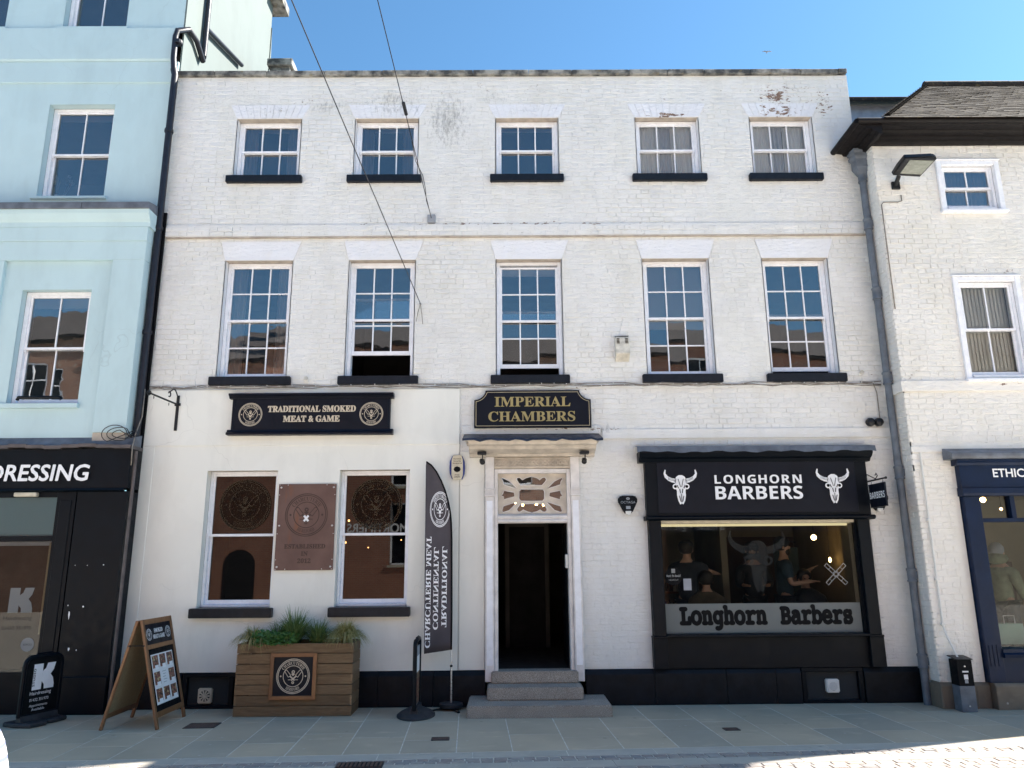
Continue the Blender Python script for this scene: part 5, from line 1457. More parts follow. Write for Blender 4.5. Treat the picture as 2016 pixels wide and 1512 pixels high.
# side return bricks
rt = MB(); rr = random.Random(4)
z = .31; k = 0
while z < 7.7:
    y = RY_ + .01 - (k % 2) * .11
    while y < -.02:
        ya, yb = max(y + .003, RY_ + .01), min(y + .222, -.01)
        if yb - ya > .02 and not 4.0 < z + .03 < 4.19:
            e = .004; xx = RX - rr.uniform(.004, .008)
            rt.add([(RX + .003, ya, z + .003), (RX + .003, yb, z + .003), (RX + .003, yb, z + .072), (RX + .003, ya, z + .072), (xx, ya + e, z + .007), (xx, yb - e, z + .007), (xx, yb - e, z + .068), (xx, ya + e, z + .068)], [(0, 1, 5, 4), (1, 2, 6, 5), (2, 3, 7, 6), (3, 0, 4, 7), (4, 5, 6, 7)])
        y += .225
    z += .075; k += 1
rt.build('return_brickwork', M['brick_r'], Q, recalc=False, kind='stuff')
# stone base blocks
for x0, x1, yy in ((RX - .03, 5.62, RY_ - .045), (5.62, 5.80, RY_ - .05), (5.80, 5.985, RY_ - .03), (5.99, 6.42, RY_ - .13), (6.42, 7.0, RY_ - .13), (7.0, 7.94, RY_ - .13)):
    MB().extr([(x0 + .002, yy, -.02), (x0 + .002, yy, .27), (x0 + .002, yy + .03, .305), (x0 + .002, RY_ + .2, .305), (x0 + .002, RY_ + .2, -.02)], (x1 - x0 - .004, 0, 0)).build('base_stone', M['base_stone'], Q, bevel=.008)
MB().extr([(RX - .032, RY_ - .04, -.02), (RX - .032, RY_ - .04, .28), (RX - .032, -.06, .28), (RX - .032, -.06, -.02)], (.031, 0, 0)).build('base_stone', M['base_stone'], Q, bevel=.006)
# windows with white architraves
for (a, b, c_, d), kind in ((r1, 0), (r2w, 1)):
    w = sash_window(Q, a, b, c_, d, RY_, 2, 1, rev=.05, frame=.04, soffit='wood_white', wall_white='wood_white', horn=False, mats=('glass_clear', 'glass_clear') if kind else ('glass', 'glass_b'))
    ar = MB(); ar.box(a - .075, a, RY_ - .03, RY_ + .03, c_ - .03, d + .07).box(b, b + .075, RY_ - .03, RY_ + .03, c_ - .03, d + .07).box(a, b, RY_ - .029, RY_ + .03, d, d + .069)
    ar.box(a - .09, b + .09, RY_ - .05, RY_ + .03, d + .07, d + .09)
    ar.build('architrave', M['wood_white'], w, bevel=.006)
    MB().box(a - .095, b + .095, RY_ - .07, RY_ + .05, c_ - .075, c_ - .031).build('sill', M['wood_white'], w, bevel=.006)
    if kind:
        for i in range(14):
            x = a + .06 + i * (b - a - .12) / 13; an = .35 + rnd.uniform(-.05, .05)
            dx, dy = .040 * math.cos(an), .040 * math.sin(an)
            MB().quad((x - dx, RY_ + .19 - dy, c_ + .02), (x + dx, RY_ + .19 + dy, c_ + .02), (x + dx, RY_ + .19 + dy, d), (x - dx, RY_ + .19 - dy, d)).build('blind_slat', M['stripe_curtain'], w, recalc=False)
    else:
        curtain_sheet(a, b, RY_ + .2, c_, d, 12, .018).build('curtain', M['curtain'], w, smooth='all')
m = MB()
for z0, z1 in ((3.5, 5.9), (6.2, 7.7)):
    m.quad((RX + .1, 2, z0), (RE - .03, 2, z0), (RE - .03, 2, z1), (RX + .1, 2, z1)).quad((RX + .1, -.2, z0), (RE - .03, -.2, z0), (RE - .03, 2, z0), (RX + .1, 2, z0)).quad((RX + .1, -.2, z1), (RE - .03, -.2, z1), (RE - .03, 2, z1), (RX + .1, 2, z1)).quad((RX + .1, -.2, z0), (RX + .1, 2, z0), (RX + .1, 2, z1), (RX + .1, -.2, z1))
m.build('room', M['interior'], Q, recalc=False)
# eaves
EX, EY = 5.05, -.80
prof = [(RY_ - .004, 7.72), (RY_ - .06, 7.72), (RY_ - .075, 7.755), (RY_ - .13, 7.765), (RY_ - .14, 7.80), (RY_ - .22, 7.81), (RY_ - .235, 7.84), (EY + .02, 7.855), (EY, 7.865), (EY, 7.945), (EY + .06, 7.96), (RY_ - .004, 7.96)]
MB().mould(prof, RX - .0, RE).build('eaves_cornice', M['eaves'], Q)
sp = [(RX - .003 - (RY_ - .004 - y), z) for y, z in prof]
MB().extr([(x, EY + .0, z) for x, z in [(max(EX, x), z) for x, z in sp]], (0, -EY - .01, 0)).build('eaves_return', M['eaves'], Q)
# gutter along the eaves
MB().tube([(EX - .02, EY - .03, 7.90), (RE, EY - .03, 7.90)], .045, 10).build('gutter', M['eaves'], Q, smooth=True)
MB().tube([(EX - .02, EY - .03, 7.90), (EX - .02, .0, 7.88)], .045, 10).build('gutter', M['eaves'], Q, smooth=True)
# roof: hipped, tiles laid one by one
rx0, ry0, rz0 = 5.47, EY - .02, 7.965
rg = (7.58, 1.50, 10.06)
rf = MB()
rf.add([(rx0, ry0, rz0), (RE, ry0, rz0), (RE, rg[1], rg[2]), rg, (rx0, 4.0, rz0), (RE, 4.0, rz0)], [(0, 1, 2, 3), (0, 3, 4), (3, 2, 5, 4)])
MB().add([(EX, EY, 7.964), (rx0 + .1, EY, 7.964), (rx0 + .1, 3.0, 7.98), (EX, 3.0, 7.98)], [(0, 1, 2, 3)]).build('box_gutter', M['eaves'], Q, recalc=False)
roof = rf.build('roof', M['tile_base'], Q, recalc=False)
sdir = Vector((0, rg[1] - ry0, rg[2] - rz0)); SL = sdir.length; sdir.normalize()
nrm = Vector((0, -sdir.z, sdir.y))
tiles = []
gauge, tw = .098, .163
nr = int(SL / gauge)
for j in range(-1, nr):
    sdist = j * gauge
    xl = rx0 + (rg[0] - rx0) * sdist / SL
    x = xl - (.08 if j % 2 else 0)
    while x < RE - .1:
        xa = max(x, xl - .01)
        if x + tw - xa > .03: tiles.append((xa, x + tw - .003, sdist, False))
        x += tw
ltl = (rg[1] - ry0)                           # hip slope facing left
hdir = Vector((rg[0] - rx0, 0, rg[2] - rz0)); HL = hdir.length; hdir.normalize(); hn = Vector((-hdir.z, 0, hdir.x))
def tile_pts(xa, xb, sd, r):
    o = Vector((0, ry0, rz0)); th = .014
    base = o + sdir * (sd - .012)
    topp = o + sdir * (sd + gauge + .05)
    l1 = r.uniform(.009, .0145); l2 = l1 + r.uniform(-.002, .002)
    a = Vector((xa, 0, 0)); b = Vector((xb, 0, 0))
    lo = [base + a + nrm * l1, base + b + nrm * l2, topp + b + nrm * .002, topp + a + nrm * .002]
    up = [base + a + nrm * (l1 + th), base + b + nrm * (l2 + th), topp + b + nrm * .010, topp + a + nrm * .010]
    return lo + up
BOXF = [(0, 3, 2, 1), (4, 5, 6, 7), (0, 1, 5, 4), (1, 2, 6, 5), (2, 3, 7, 6), (3, 0, 4, 7)]
rr = random.Random(12)
tiles.sort(key=lambda q: (q[0] > 8.0, q[2]))
rest = MB()
for i, (xa, xb, sd, _) in enumerate(tiles):
    if i < 300: MB().add(tile_pts(xa, xb, sd, rr), BOXF).build('roof_tile', M['tile'], roof, recalc=False)
    else: rest.add(tile_pts(xa, xb, sd, rr), BOXF)
y_ = 0
for j in range(int(HL / gauge)):
    sd = j * gauge; yl = ry0 + (rg[1] - ry0) * sd / HL; yy = yl
    while yy < 3.2 - sd * .5:
        o = Vector((rx0, 0, rz0)); l1 = rr.uniform(.01, .022); a = Vector((0, yy, 0)); b = Vector((0, yy + tw - .003, 0)); bs, tp = o + hdir * (sd - .012), o + hdir * (sd + gauge + .05)
        rest.add([bs + a + hn * l1, bs + b + hn * l1, tp + b + hn * .002, tp + a + hn * .002, bs + a + hn * (l1 + .013), bs + b + hn * (l1 + .013), tp + b + hn * .01, tp + a + hn * .01], BOXF); yy += tw
rest.build('roof_tiles', M['tile'], roof, recalc=False, kind='stuff')
# hip and ridge tiles
p0, p1 = Vector((rx0, ry0, rz0 + .02)), Vector(rg) + Vector((0, 0, .02))
for i in range(11):
    a, b = p0.lerp(p1, i / 11), p0.lerp(p1, (i + 1.06) / 11)
    MB().tube([a, b], [.04, .034], 8).build('hip_tile', M['tile_base'], roof, smooth=True)
for i in range(10):
    MB().tube([(rg[0] + i * .3 - .05, rg[1], rg[2] + .02), (rg[0] + i * .3 + .255, rg[1], rg[2] + .025)], .08, 10).build('ridge_tile', M['tile'], roof, smooth=True)
# rear range seen in the gap: low tiled roof over a blue-grey dormer wall
MB().box(5.42, 8.4, 2.6, 2.66, 8.0, 10.40).build('dormer_wall', M['lead_pale'], Q)
MB().extr([(5.42, 2.35, 10.36), (5.42, 2.35, 10.44), (5.42, 3.4, 10.80), (5.42, 3.4, 10.70)], (3.0, 0, 0)).build('rear_roof', M['tile'], Q, bevel=.01)
MB().extr([(5.95, 2.55, 10.0), (6.35, 2.55, 10.30), (6.55, 2.55, 10.30), (6.55, 2.55, 9.7), (5.95, 2.55, 9.7)], (0, .04, 0)).build('dormer_cheek', M['white_plastic'], Q)
MB().lathe([(.2, 0), (.2, .10), (.16, .16), (.05, .2)], (6.85, 3.2, 10.72), 14).build('roof_cowl', M['alu'], Q, smooth=True)
# hopper and grey cast-iron downpipe
P = thing('downpipe', 'grey cast iron downpipe with ornate hopper head in the corner of the right building', 'downpipe', (5.325, -.2, 0))
px_, py_ = 5.325, -.20
hp = MB()
for (w0, z0), (w1_, z1) in (((.05, 7.38), (.10, 7.50)), ((.10, 7.50), (.10, 7.62)), ((.10, 7.62), (.125, 7.66)), ((.125, 7.66), (.125, 7.70)), ((.125, 7.70), (.105, 7.71)), ((.105, 7.71), (.135, 7.74)), ((.135, 7.74), (.135, 7.775))):
    a = [(px_ + sx * w0, py_ + sy * w0 * .85, z0) for sx, sy in ((-1, -1), (1, -1), (1, 1), (-1, 1))]; b = [(px_ + sx * w1_, py_ + sy * w1_ * .85, z1) for sx, sy in ((-1, -1), (1, -1), (1, 1), (-1, 1))]
    hp.add(a + b, BOXF)
hp.build('hopper', M['iron_grey'], P)
MB().tube([(px_ - .12, -.12, 7.90), (px_ - .06, py_, 7.76)], .05, 4).build('spout', M['lead'], P)
MB().tube([(px_, py_, 7.42), (px_, py_, .0)], .048, 14).build('pipe', M['iron_grey'], P, smooth=True)
for z in (7.36, 6.6, 5.52, 4.27, 2.95, 1.6, .53):
    MB().lathe([(.058, -.09), (.064, -.085), (.064, -.07), (.057, -.06), (.057, .05), (.064, .06), (.064, .08), (.055, .09)], (px_, py_, z), 14).build('collar', M['iron_grey'], P, smooth=True)
    MB().box(px_ + .03, RX - .008, py_ - .05, py_ + .05, z - .05, z + .05).build('ear', M['iron_grey'], P, bevel=.006)
# floodlight
t = thing('floodlight', 'dark grey flat floodlight on an arm high on the right building', 'floodlight', (5.75, -.5, 6.9))
c0 = Vector((5.42, -.95, 7.03)); ax = Vector((.60, 0, .20)).normalized(); ay = Vector((0, -.93, .36)).normalized()
hd = [(-.14, -.10), (.05, -.20), (.30, -.23), (.58, -.18), (.58, .16), (.30, .20), (-.02, .17), (-.14, .08)]
nm = ax.cross(ay); nm = nm if nm.z > 0 else -nm
O = Vector((5.55, -.82, 7.02))
fc = [Vector((F(px, py, yy)[0], yy, F(px, py, yy)[1])) for px, py, yy in ((1757, 346, -.62), (1812, 349, -.62), (1846, 313, -1.12), (1838, 308, -1.15), (1782, 311, -1.1), (1768, 328, -.85))]
cf = sum(fc, Vector()) / 6; ay2 = Vector((0.12, -.80, .30)).normalized(); ax2 = Vector((1, 0, .10)).normalized(); nm = ax2.cross(ay2); nm = nm if nm.z > 0 else -nm
MB().extr(fc, (0, .03, .075)).build('housing', M['black_metal'], t, bevel=.015, seg=2)
MB().extr([cf + (p - cf) * .74 + Vector((.03, -.003, -.006)) for p in (fc[0], fc[1], fc[2], fc[4])], (0, 0, .005)).build('lens', M['lens'], t)
MB().tube([fc[0].lerp(fc[1], .3) + Vector((0, .05, .03)), Vector((5.66, -.45, 7.08))], .03, 8).build('arm', M['black_metal'], t)
MB().box(5.60, 5.72, RY_ - .03, RY_ + .002, 7.02, 7.14).build('wall_plate', M['black_metal'], t, bevel=.006)
MB().tube([(5.72, RY_ - .012, 6.93), (5.72, RY_ - .012, 6.84), (5.66, RY_ - .012, 6.82), (5.45, RY_ - .012, 6.82), (5.42, RY_ - .012, 6.78), (5.42, RY_ - .012, 5.2)], .008, 6).build('cable', M['rope'], t, smooth='all')
# navy shopfront
V = thing('navy_shopfront', 'navy blue timber shopfront with white ETHIC lettering at the right edge', 'shopfront', (7, RY_, .3))
vy = RY_ - .10
MB().box(5.945, 10.38, vy, RY_ + .05, 2.70, 3.02).build('fascia', M['navy'], V, bevel=.004)
MB().mould([(RY_, 3.0), (vy - .015, 3.0), (vy - .03, 3.03), (vy - .06, 3.05), (vy - .06, 3.075), (RY_, 3.075)], 5.90, 10.38).build('cornice', M['navy'], V)
MB().mould([(RY_, 3.076), (vy - .11, 3.076), (vy - .12, 3.11), (vy - .12, 3.15), (RY_ - .012, 3.235), (RY_, 3.235)], 5.80, 10.38).build('lead_capping', M['lead'], V, bevel=.006)
MB().mould([(RY_, 2.60), (vy - .02, 2.60), (vy - .035, 2.63), (vy - .035, 2.70), (RY_, 2.71)], 5.93, 10.38).build('architrave', M['navy'], V, bevel=.003)
MB().box(5.965, 6.17, vy + .02, RY_ + .05, .305, 2.60).build('pilaster', M['navy'], V, bevel=.004)
for xx in (6.0, 6.05, 6.10):
    MB().box(xx, xx + .03, vy + .012, vy + .021, .5, .75).build('flute', M['navy'], V)
MB().box(6.17, 10.38, vy + .03, RY_ + .05, 2.265, 2.315).build('transom', M['navy'], V, bevel=.004)
for xx in (6.57, 7.0, 7.43):
    MB().box(xx, xx + .06, vy + .035, RY_ + .05, 2.315, 2.60).build('mullion', M['navy'], V, bevel=.003)
MB().mould([(RY_ + .04, .60), (vy - .02, .60), (vy - .03, .64), (vy - .0, .66), (vy - .0, .70), (RY_ + .04, .72)], 6.165, 10.38).build('sill', M['navy'], V)
MB().box(6.17, 10.38, vy + .03, RY_ + .05, .305, .60).build('stall_riser', M['navy'], V)
MB().box(6.45, 7.4, vy + .018, vy + .03, .37, .54).build('riser_panel', M['navy'], V, bevel=.006)
MB().quad((6.17, RY_ + .0, .72), (10.38, RY_ + .0, .72), (10.38, RY_ + .0, 2.265), (6.17, RY_ + .0, 2.265)).build('pane', M['glass_shop'], V, recalc=False)
for a, b in ((6.17, 6.57), (6.63, 7.0), (7.06, 7.43), (7.49, 10.37)):
    MB().quad((a, RY_ + .0, 2.315), (b, RY_ + .0, 2.315), (b, RY_ + .0, 2.60), (a, RY_ + .0, 2.60)).build('pane', M['glass_shop'], V, recalc=False)
m = MB(); put_text(m, 'ETHICAL', (6.375, vy, 2.845), style='sans', h=.105, align='l', t=.006, bold=.003); m.build('lettering', M['white_letter'], V, recalc=False)
m = MB(); x0, x1, y0, y1, z0, z1 = 5.7, 10.38, RY_ + .08, 2.2, .35, 2.75
m.quad((x0, y1, z0), (x1, y1, z0), (x1, y1, z1), (x0, y1, z1)).quad((x0, y0, z0), (x0, y1, z0), (x0, y1, z1), (x0, y0, z1)).quad((x0, y0, z1), (x1, y0, z1), (x1, y1, z1), (x0, y1, z1)).quad((x0, y0, z0), (x1, y0, z0), (x1, y1, z0), (x0, y1, z0))
m.build('room', M['interior_lit'], V, recalc=False)
MB().box(6.2, 7.85, 1.6, 1.9, .36, 1.75).build('back_counter', M['brown_wall'], V)
t = thing('framed_print', 'small framed print on the counter inside the navy shop', 'picture', (6.75, 1.5, 1.75)); MB().box(6.9, 7.25, 1.62, 1.64, 1.76, 2.2).build('frame', M['frame_wood'], t); MB().box(6.94, 7.21, 1.612, 1.62, 1.80, 2.16).build('print', M['paper'], t)
t = thing('gift_bag', 'pale mint gift bag standing in the navy shop window', 'bag', (6.5, -.2, .72)); MB().extr([(6.32, -.25, .725), (6.68, -.25, .725), (6.66, -.25, .98), (6.34, -.25, .98)], (0, .14, 0)).build('bag', M['mint'], t); MB().tube([(6.42, -.25, .98), (6.42, -.25, 1.08), (6.56, -.25, 1.08), (6.56, -.25, .98)], .006, 6).build('handle', M['paper'], t)
for px, py, yy, lab in ((1935, 984, 1.0, 'bright warm bulb behind the top left pane of the navy shop'), (1971, 1002, 1.4, 'dimmer warm bulb behind the top panes of the navy shop')):
    x, z = F(px, py, yy); l = thing('pendant_lamp', lab, 'lamp', (x, yy, z)); MB().ball((0, 0, 0), .04 if yy < 1.2 else .02, 10, 6).build('bulb', M['bulb'], l, local=True, smooth='all'); MB().tube([(0, 0, .04), (0, 0, 2.74 - z)], .004, 5).build('flex', M['wire'], l, local=True)
# white conduit down the right wall
t = thing('conduit', 'thin white conduit running down the right building into the metal post', 'conduit', (5.55, RY_, .6))
MB().tube([(5.50, RY_ - .02, 3.18), (5.50, RY_ - .02, 1.0), (5.50, RY_ - .04, .9), (5.55, RY_ - .16, .62), (5.56, -.64, .57)], .012, 8).build('pipe', M['white_plastic'], t, smooth=True)
for z in (2.3, 1.55, 1.0):
    MB().box(5.475, 5.525, RY_ - .036, RY_ + .002, z - .012, z + .012).build('clip', M['white_plastic'], t)

# ================================================================== STREET THINGS
# -- timber planter
PX0, PX1, PY0, PY1 = -3.335, -1.945, -.575, -.11
PL = thing('planter', 'tall ribbed timber planter with a round badge on its front', 'planter', ((PX0 + PX1) / 2, (PY0 + PY1) / 2, 0))
nb, bh = 7, .121
def ribbed(mb, a, b, z0, z1, out, dep=.024):
    """a,b ends on plan, profile grooved on the outward side"""
    a, b, out = Vector((*a, 0)), Vector((*b, 0)), Vector((*out, 0))
    n = 9; pr = [(0, z0)]
    for i in range(n):
        za, zb = z0 + (z1 - z0) * i / n, z0 + (z1 - z0) * (i + 1) / n
        pr += [(dep - .005, za + .001), (dep, za + .004), (dep, zb - .004), (dep - .005, zb - .001)]
    pr.append((0, z1))
    mb.extr([a + out * o + Vector((0, 0, z)) for o, z in pr], b - a)
for i in range(nb):
    z0, z1 = .004 + i * bh, .004 + (i + 1) * bh - .007
    ex = .022 if i % 2 == 0 else 0.0
    m = MB(); ribbed(m, (PX0 - ex, PY0 + .024), (PX1 + ex, PY0 + .024), z0, z1, (0, -1)); m.build('board', M['deck'], PL)
    m = MB(); ribbed(m, (PX1 - .0, PY0 + .024 + (0 if ex else -.02) + .001), (PX1 - .0, PY1), z0, z1, (1, 0)); m.build('board', M['deck'], PL)
    m = MB(); ribbed(m, (PX0 + .0, PY0 + .025 + (0 if ex else -.02)), (PX0 + .0, PY1), z0, z1, (-1, 0)); m.build('board', M['deck'], PL)
MB().box(PX0 + .005, PX1 - .005, PY1, PY1 + .02, 0, .85).build('back_board', M['deck'], PL)
MB().box(PX0 + .02, PX1 - .02, PY0 + .03, PY1, .74, .79).build('soil', M['soil'], PL)
bx0, bx1, bz0, bz1 = -2.93, -2.36, .195, .735; yb = PY0 - .003
f = MB()
for pts in ([(bx0, bz0), (bx1, bz0), (bx1 - .045, bz0 + .045), (bx0 + .045, bz0 + .045)], [(bx0, bz1), (bx0 + .045, bz1 - .045), (bx1 - .045, bz1 - .045), (bx1, bz1)], [(bx0, bz0), (bx0 + .045, bz0 + .045), (bx0 + .045, bz1 - .045), (bx0, bz1)], [(bx1, bz0), (bx1, bz1), (bx1 - .045, bz1 - .045), (bx1 - .045, bz0 + .045)]):
    MB().prism(pts, yb - .03, yb).build('badge_frame', M['frame_wood'], PL, bevel=.003)
MB().box(bx0 + .04, bx1 - .04, yb - .012, yb - .001, bz0 + .04, bz1 - .04).build('badge_panel', M['sign'], PL)
m = MB(); emblem(m, ((bx0 + bx1) / 2, yb - .012, (bz0 + bz1) / 2), .205, t=.0015); m.build('badge', M['cream_letter'], PL, recalc=False)
# -- plants in it
def sedge(name, label, c, n, hmax, spread, mat, seed, wid=.006, droop=.6):
    r = random.Random(seed); t = thing(name, label, 'plant', c)
    m = MB()
    for _ in range(n):
        a = r.uniform(0, 2 * math.pi); L_ = r.uniform(.55, 1) * hmax; s = r.uniform(.25, 1) * spread; b0 = r.uniform(0, .05)
        d = Vector((math.cos(a), math.sin(a), 0)); side = Vector((-d.y, d.x, 0)) * wid * r.uniform(.6, 1.1)
        P = []
        for k in range(6):
            f = k / 5
            P.append(Vector((0, 0, 0)) + d * (b0 + s * f ** 1.3) + Vector((0, 0, L_ * (f - droop * r.uniform(.8, 1.1) * f ** 2.6 * (s / spread)))))
        b = len(m.v)
        for k, p in enumerate(P):
            w_ = side * (1 - (k / 5) ** 2 * .9); m.v += [tuple(p - w_), tuple(p + w_)]
        for k in range(5):
            m.f.append([b + 2 * k, b + 2 * k + 1, b + 2 * k + 3, b + 2 * k + 2]); m.m.append(0)
    m.build('blades', mat, t, local=True, recalc=False, kind='stuff')
    return t
zs = .78
sedge('sedge_grass', 'tall dark green sedge in the middle of the planter', (-2.72, -.34, zs), 420, .62, .42, M['leaf_green'], 1, .007, .62)
sedge('sedge_grass', 'green sedge leaning to the right of the tall one in the planter', (-2.42, -.37, zs), 360, .48, .36, M['leaf_green'], 2, .007, .75)
sedge('sedge_grass', 'straw yellow sedge spilling over the right end of the planter', (-2.07, -.37, zs + .05), 900, .44, .34, M['leaf_yellow'], 3, .006, 1.2)
sedge('sedge_grass', 'straw yellow sedge hanging over the left end of the planter', (-3.22, -.40, zs + .05), 480, .36, .32, M['leaf_yellow'], 4, .006, 1.3)
sedge('sedge_grass', 'sparse green sedge at the back of the planter behind the herbs', (-2.97, -.22, zs), 240, .42, .26, M['leaf_green'], 5, .006, .7)
def herb(label, c, n, rad, seed):
    r = random.Random(seed); t = thing('leafy_herb', label, 'plant', c); m = MB(); st = MB()
    for _ in range(n // 14):
        a = r.uniform(0, 6.28); q = r.uniform(.3, 1) * rad; st.tube([(0, 0, -.05), (q * .5 * math.cos(a), q * .5 * math.sin(a), .06), (q * math.cos(a), q * math.sin(a), r.uniform(.0, .12))], .003, 4)
    for _ in range(n):
        a, q, zz = r.uniform(0, 6.28), rad * math.sqrt(r.random()), r.uniform(-.06, .15)
        p = Vector((q * math.cos(a), q * math.sin(a) * .8, zz * (1 - q / rad * .4))); e = Vector((r.uniform(-1, 1), r.uniform(-1, 1), r.uniform(-.3, .6))).normalized(); s = e.orthogonal().normalized() * r.uniform(.011, .019); L_ = r.uniform(.035, .06)
        m.add([p, p + e * L_ * .5 + s, p + e * L_, p + e * L_ * .5 - s], [(0, 1, 2, 3)])
    m.build('leaves', M['leaf_bright'], t, local=True, recalc=False, kind='stuff'); st.build('stems', M['leaf_green'], t, local=True)
herb('bright green leafy herb hanging over the planter front on the left', (-3.03, -.50, .86), 520, .19, 7)
herb('second clump of bright green herb nearer the planter badge', (-2.80, -.50, .86), 420, .16, 8)

# -- wooden A-board
A = thing('a_board', 'open wooden A-board with food photos and a small SMOKED MEAT & GAME panel', 'a-board', (-4.28, -.89, 0))
def frame_panel(root, foot_x, top_x, y0, y1, ztop, face):
    """a leaning framed panel; foot_x/top_x local, hinge along y"""
    ht = ztop; d = Vector((top_x - foot_x, 0, ht)); Ln = d.length; d.normalize(); out = Vector((d.z, 0, -d.x)) * face
    Pt = lambda y, s, o: Vector((foot_x, y, 0)) + d * s + out * o
    def bar(ya, yb, sa, sb, oa, ob, name, mat):
        m = MB(); m.extr([Pt(ya, sa, oa), Pt(yb, sa, oa), Pt(yb, sb, oa), Pt(ya, sb, oa)], out * (ob - oa)); return m.build(name, mat, root, local=True, bevel=.003)
    bar(y0, y0 + .045, 0, Ln, -.012, .018, 'stile', M['board_wood']); bar(y1 - .045, y1, 0, Ln, -.012, .018, 'stile', M['board_wood'])
    bar(y0 + .045, y1 - .045, Ln - .06, Ln - .001, -.011, .017, 'rail', M['board_wood']); bar(y0 + .045, y1 - .045, .12, .18, -.011, .017, 'rail', M['board_wood'])
    bar(y0 + .04, y1 - .04, .15, Ln - .03, -.004, .002, 'back_panel', M['ply'])
    return Pt, Ln, bar, d, out
y0, y1 = -.38, .385
Pt, Ln, bar, d, out = frame_panel(A, .315, .02, y0, y1, 1.185, 1)
bar(y0 + .045, y1 - .045, Ln - .345, Ln - .295, -.011, .017, 'rail', M['board_wood'])
bar(y0 + .045, y1 - .045, Ln - .295, Ln - .06, .0025, .006, 'header_panel', M['sign']); bar(y0 + .045, y1 - .045, .18, Ln - .345, .0025, .006, 'blackboard', M['flat_black'])
bar(y0 + .10, y1 - .10, .25, Ln - .41, .0065, .008, 'poster', M['paper'])
uu = Vector((0, 1, 0))
m = MB(); emblem(m, Pt(y0 + .135, Ln - .18, .007), .068, uu, d, out, .0015); emblem(m, Pt(y1 - .135, Ln - .18, .007), .068, uu, d, out, .0015)
put_text(m, 'SMOKED', Pt(0, Ln - .165, .007), uu, d, out, 'serif', h=.045, width=.22, t=.0015, bold=.001); put_text(m, 'MEAT & GAME', Pt(0, Ln - .235, .007), uu, d, out, 'serif', h=.045, width=.30, t=.0015, bold=.001)
m.build('lettering', M['white_letter'], A, recalc=False, local=True)
ph, pw = (Ln - .41 - .25), (y1 - y0 - .20)
for j in range(3):
    for i in range(3):
        if i == 1 and j == 1: continue
        ya = y0 + .10 + pw * (i + .10) / 3; yb_ = y0 + .10 + pw * (i + .9) / 3; sa_ = .25 + ph * (j + .16) / 3; sb = .25 + ph * (j + .92) / 3
        bar(ya, yb_, sa_, sb, .0082, .0095, 'photo', M['print_food'])
        bar(ya + .05, yb_ - .01, sa_ - .018, sa_ + .03, .0096, .0102, 'price_tag', M['white_letter'])
m = MB(); put_text(m, 'MENU', Pt(0, .25 + ph * .58, .0085), uu, d, out, 'serif', h=.025, t=.001); put_text(m, 'to take', Pt(0, .25 + ph * .48, .0085), uu, d, out, 'sans', h=.02, t=.001); put_text(m, 'away', Pt(0, .25 + ph * .42, .0085), uu, d, out, 'sans', h=.02, t=.001)
bpy.data.meshes  # lettering in the middle cell of the poster is too faint in the photo to read: rule lines only
m = MB()
for k in range(5): bar2d(m, (-.05 + .01 * (k % 2), .0), (.05 - .012 * (k % 3), .0), .006, Pt(0, .25 + ph * (.62 - .055 * k), .0085), uu, d, out, .001)
m.build('faint_print', M['grey_card'], A, recalc=False, local=True)
frame_panel(A, -.315, -.02, y0, y1, 1.175, -1)
for yy in (y0 + .02, y1 - .02):
    MB().tube([(-.085, yy, .90), (.085, yy, .90)], .005, 6).build('stay', M['black_metal'], A, local=True)
    for xx in (-.085, .085): MB().ball((xx, yy - .01, .90), .016, 8, 5).build('stay_bolt', M['black_metal'], A, local=True)
# -- black hairdresser's board
def swing_board(name, label, p_near, p_far, ztop, base, arch=.10):
    pn, pf = Vector((*p_near, 0)), Vector((*p_far, 0)); c = (pn + pf) / 2
    t = thing(name, label, 'pavement sign', tuple(c))
    u_ = (pf - pn).normalized(); W_ = (pf - pn).length
    nrm_ = Vector((u_.y, -u_.x, 0)); nrm_ = nrm_ if nrm_.x > 0 else -nrm_
    Z = Vector((0, 0, 1)); h = W_ / 2
    pts = [(-h, .10)] + [(-h, ztop - arch)] + [(-h + arch * (1 - math.cos(a)), ztop - arch + arch * math.sin(a)) for a in (.4, .8, 1.2)] + [(h - arch * (1 - math.cos(a)), ztop - arch + arch * math.sin(a)) for a in (1.2, .8, .4)] + [(h, ztop - arch), (h, .10)]
    MB().tube([u_ * a + Z * b for a, b in pts], .026, 8).build('frame', M['black'], t, local=True, smooth=True)
    MB().tube([u_ * -h + Z * .11, u_ * h + Z * .11], .022, 8).build('bottom_rail', M['black'], t, local=True)
    MB().tube([u_ * (-h * .45) + Z * (ztop - .01), u_ * (-h * .42) + Z * (ztop + .025), u_ * (h * .42) + Z * (ztop + .025), u_ * (h * .45) + Z * (ztop - .01)], .012, 6).build('handle', M['black'], t, local=True)
    return t, u_, nrm_, Z, h
t, u_, n_, Z, h = swing_board('pavement_sign', 'black pavement sign with a big white K and Hairdressing in front of the salon', (-5.66, -1.05), (-5.50, -.58), .76, 'legs')
MB().extr([u_ * a + Z * b - n_ * .012 for a, b in ((-h + .015, .12), (h - .015, .12), (h - .015, .70), (h - .06, .745), (-h + .06, .745), (-h + .015, .70))], n_ * .024).build('panel', M['flat_black'], t, local=True)
m = MB(); kshape(m, u_ * (-.135) + Z * .38 + n_ * .0125, u_, .29, Z, n_, .0015)
m.build('big_letter', M['white_letter'], t, recalc=False, local=True)
m = MB()
put_text(m, 'Hairdressing', u_ * -.01 + Z * .325 + n_ * .0125, u_, Z, n_, 'sans', h=.038, width=.28, t=.0015); put_text(m, '01432 351970', u_ * -.02 + Z * .255 + n_ * .0125, u_, Z, n_, 'sans', h=.032, width=.25, t=.0015)
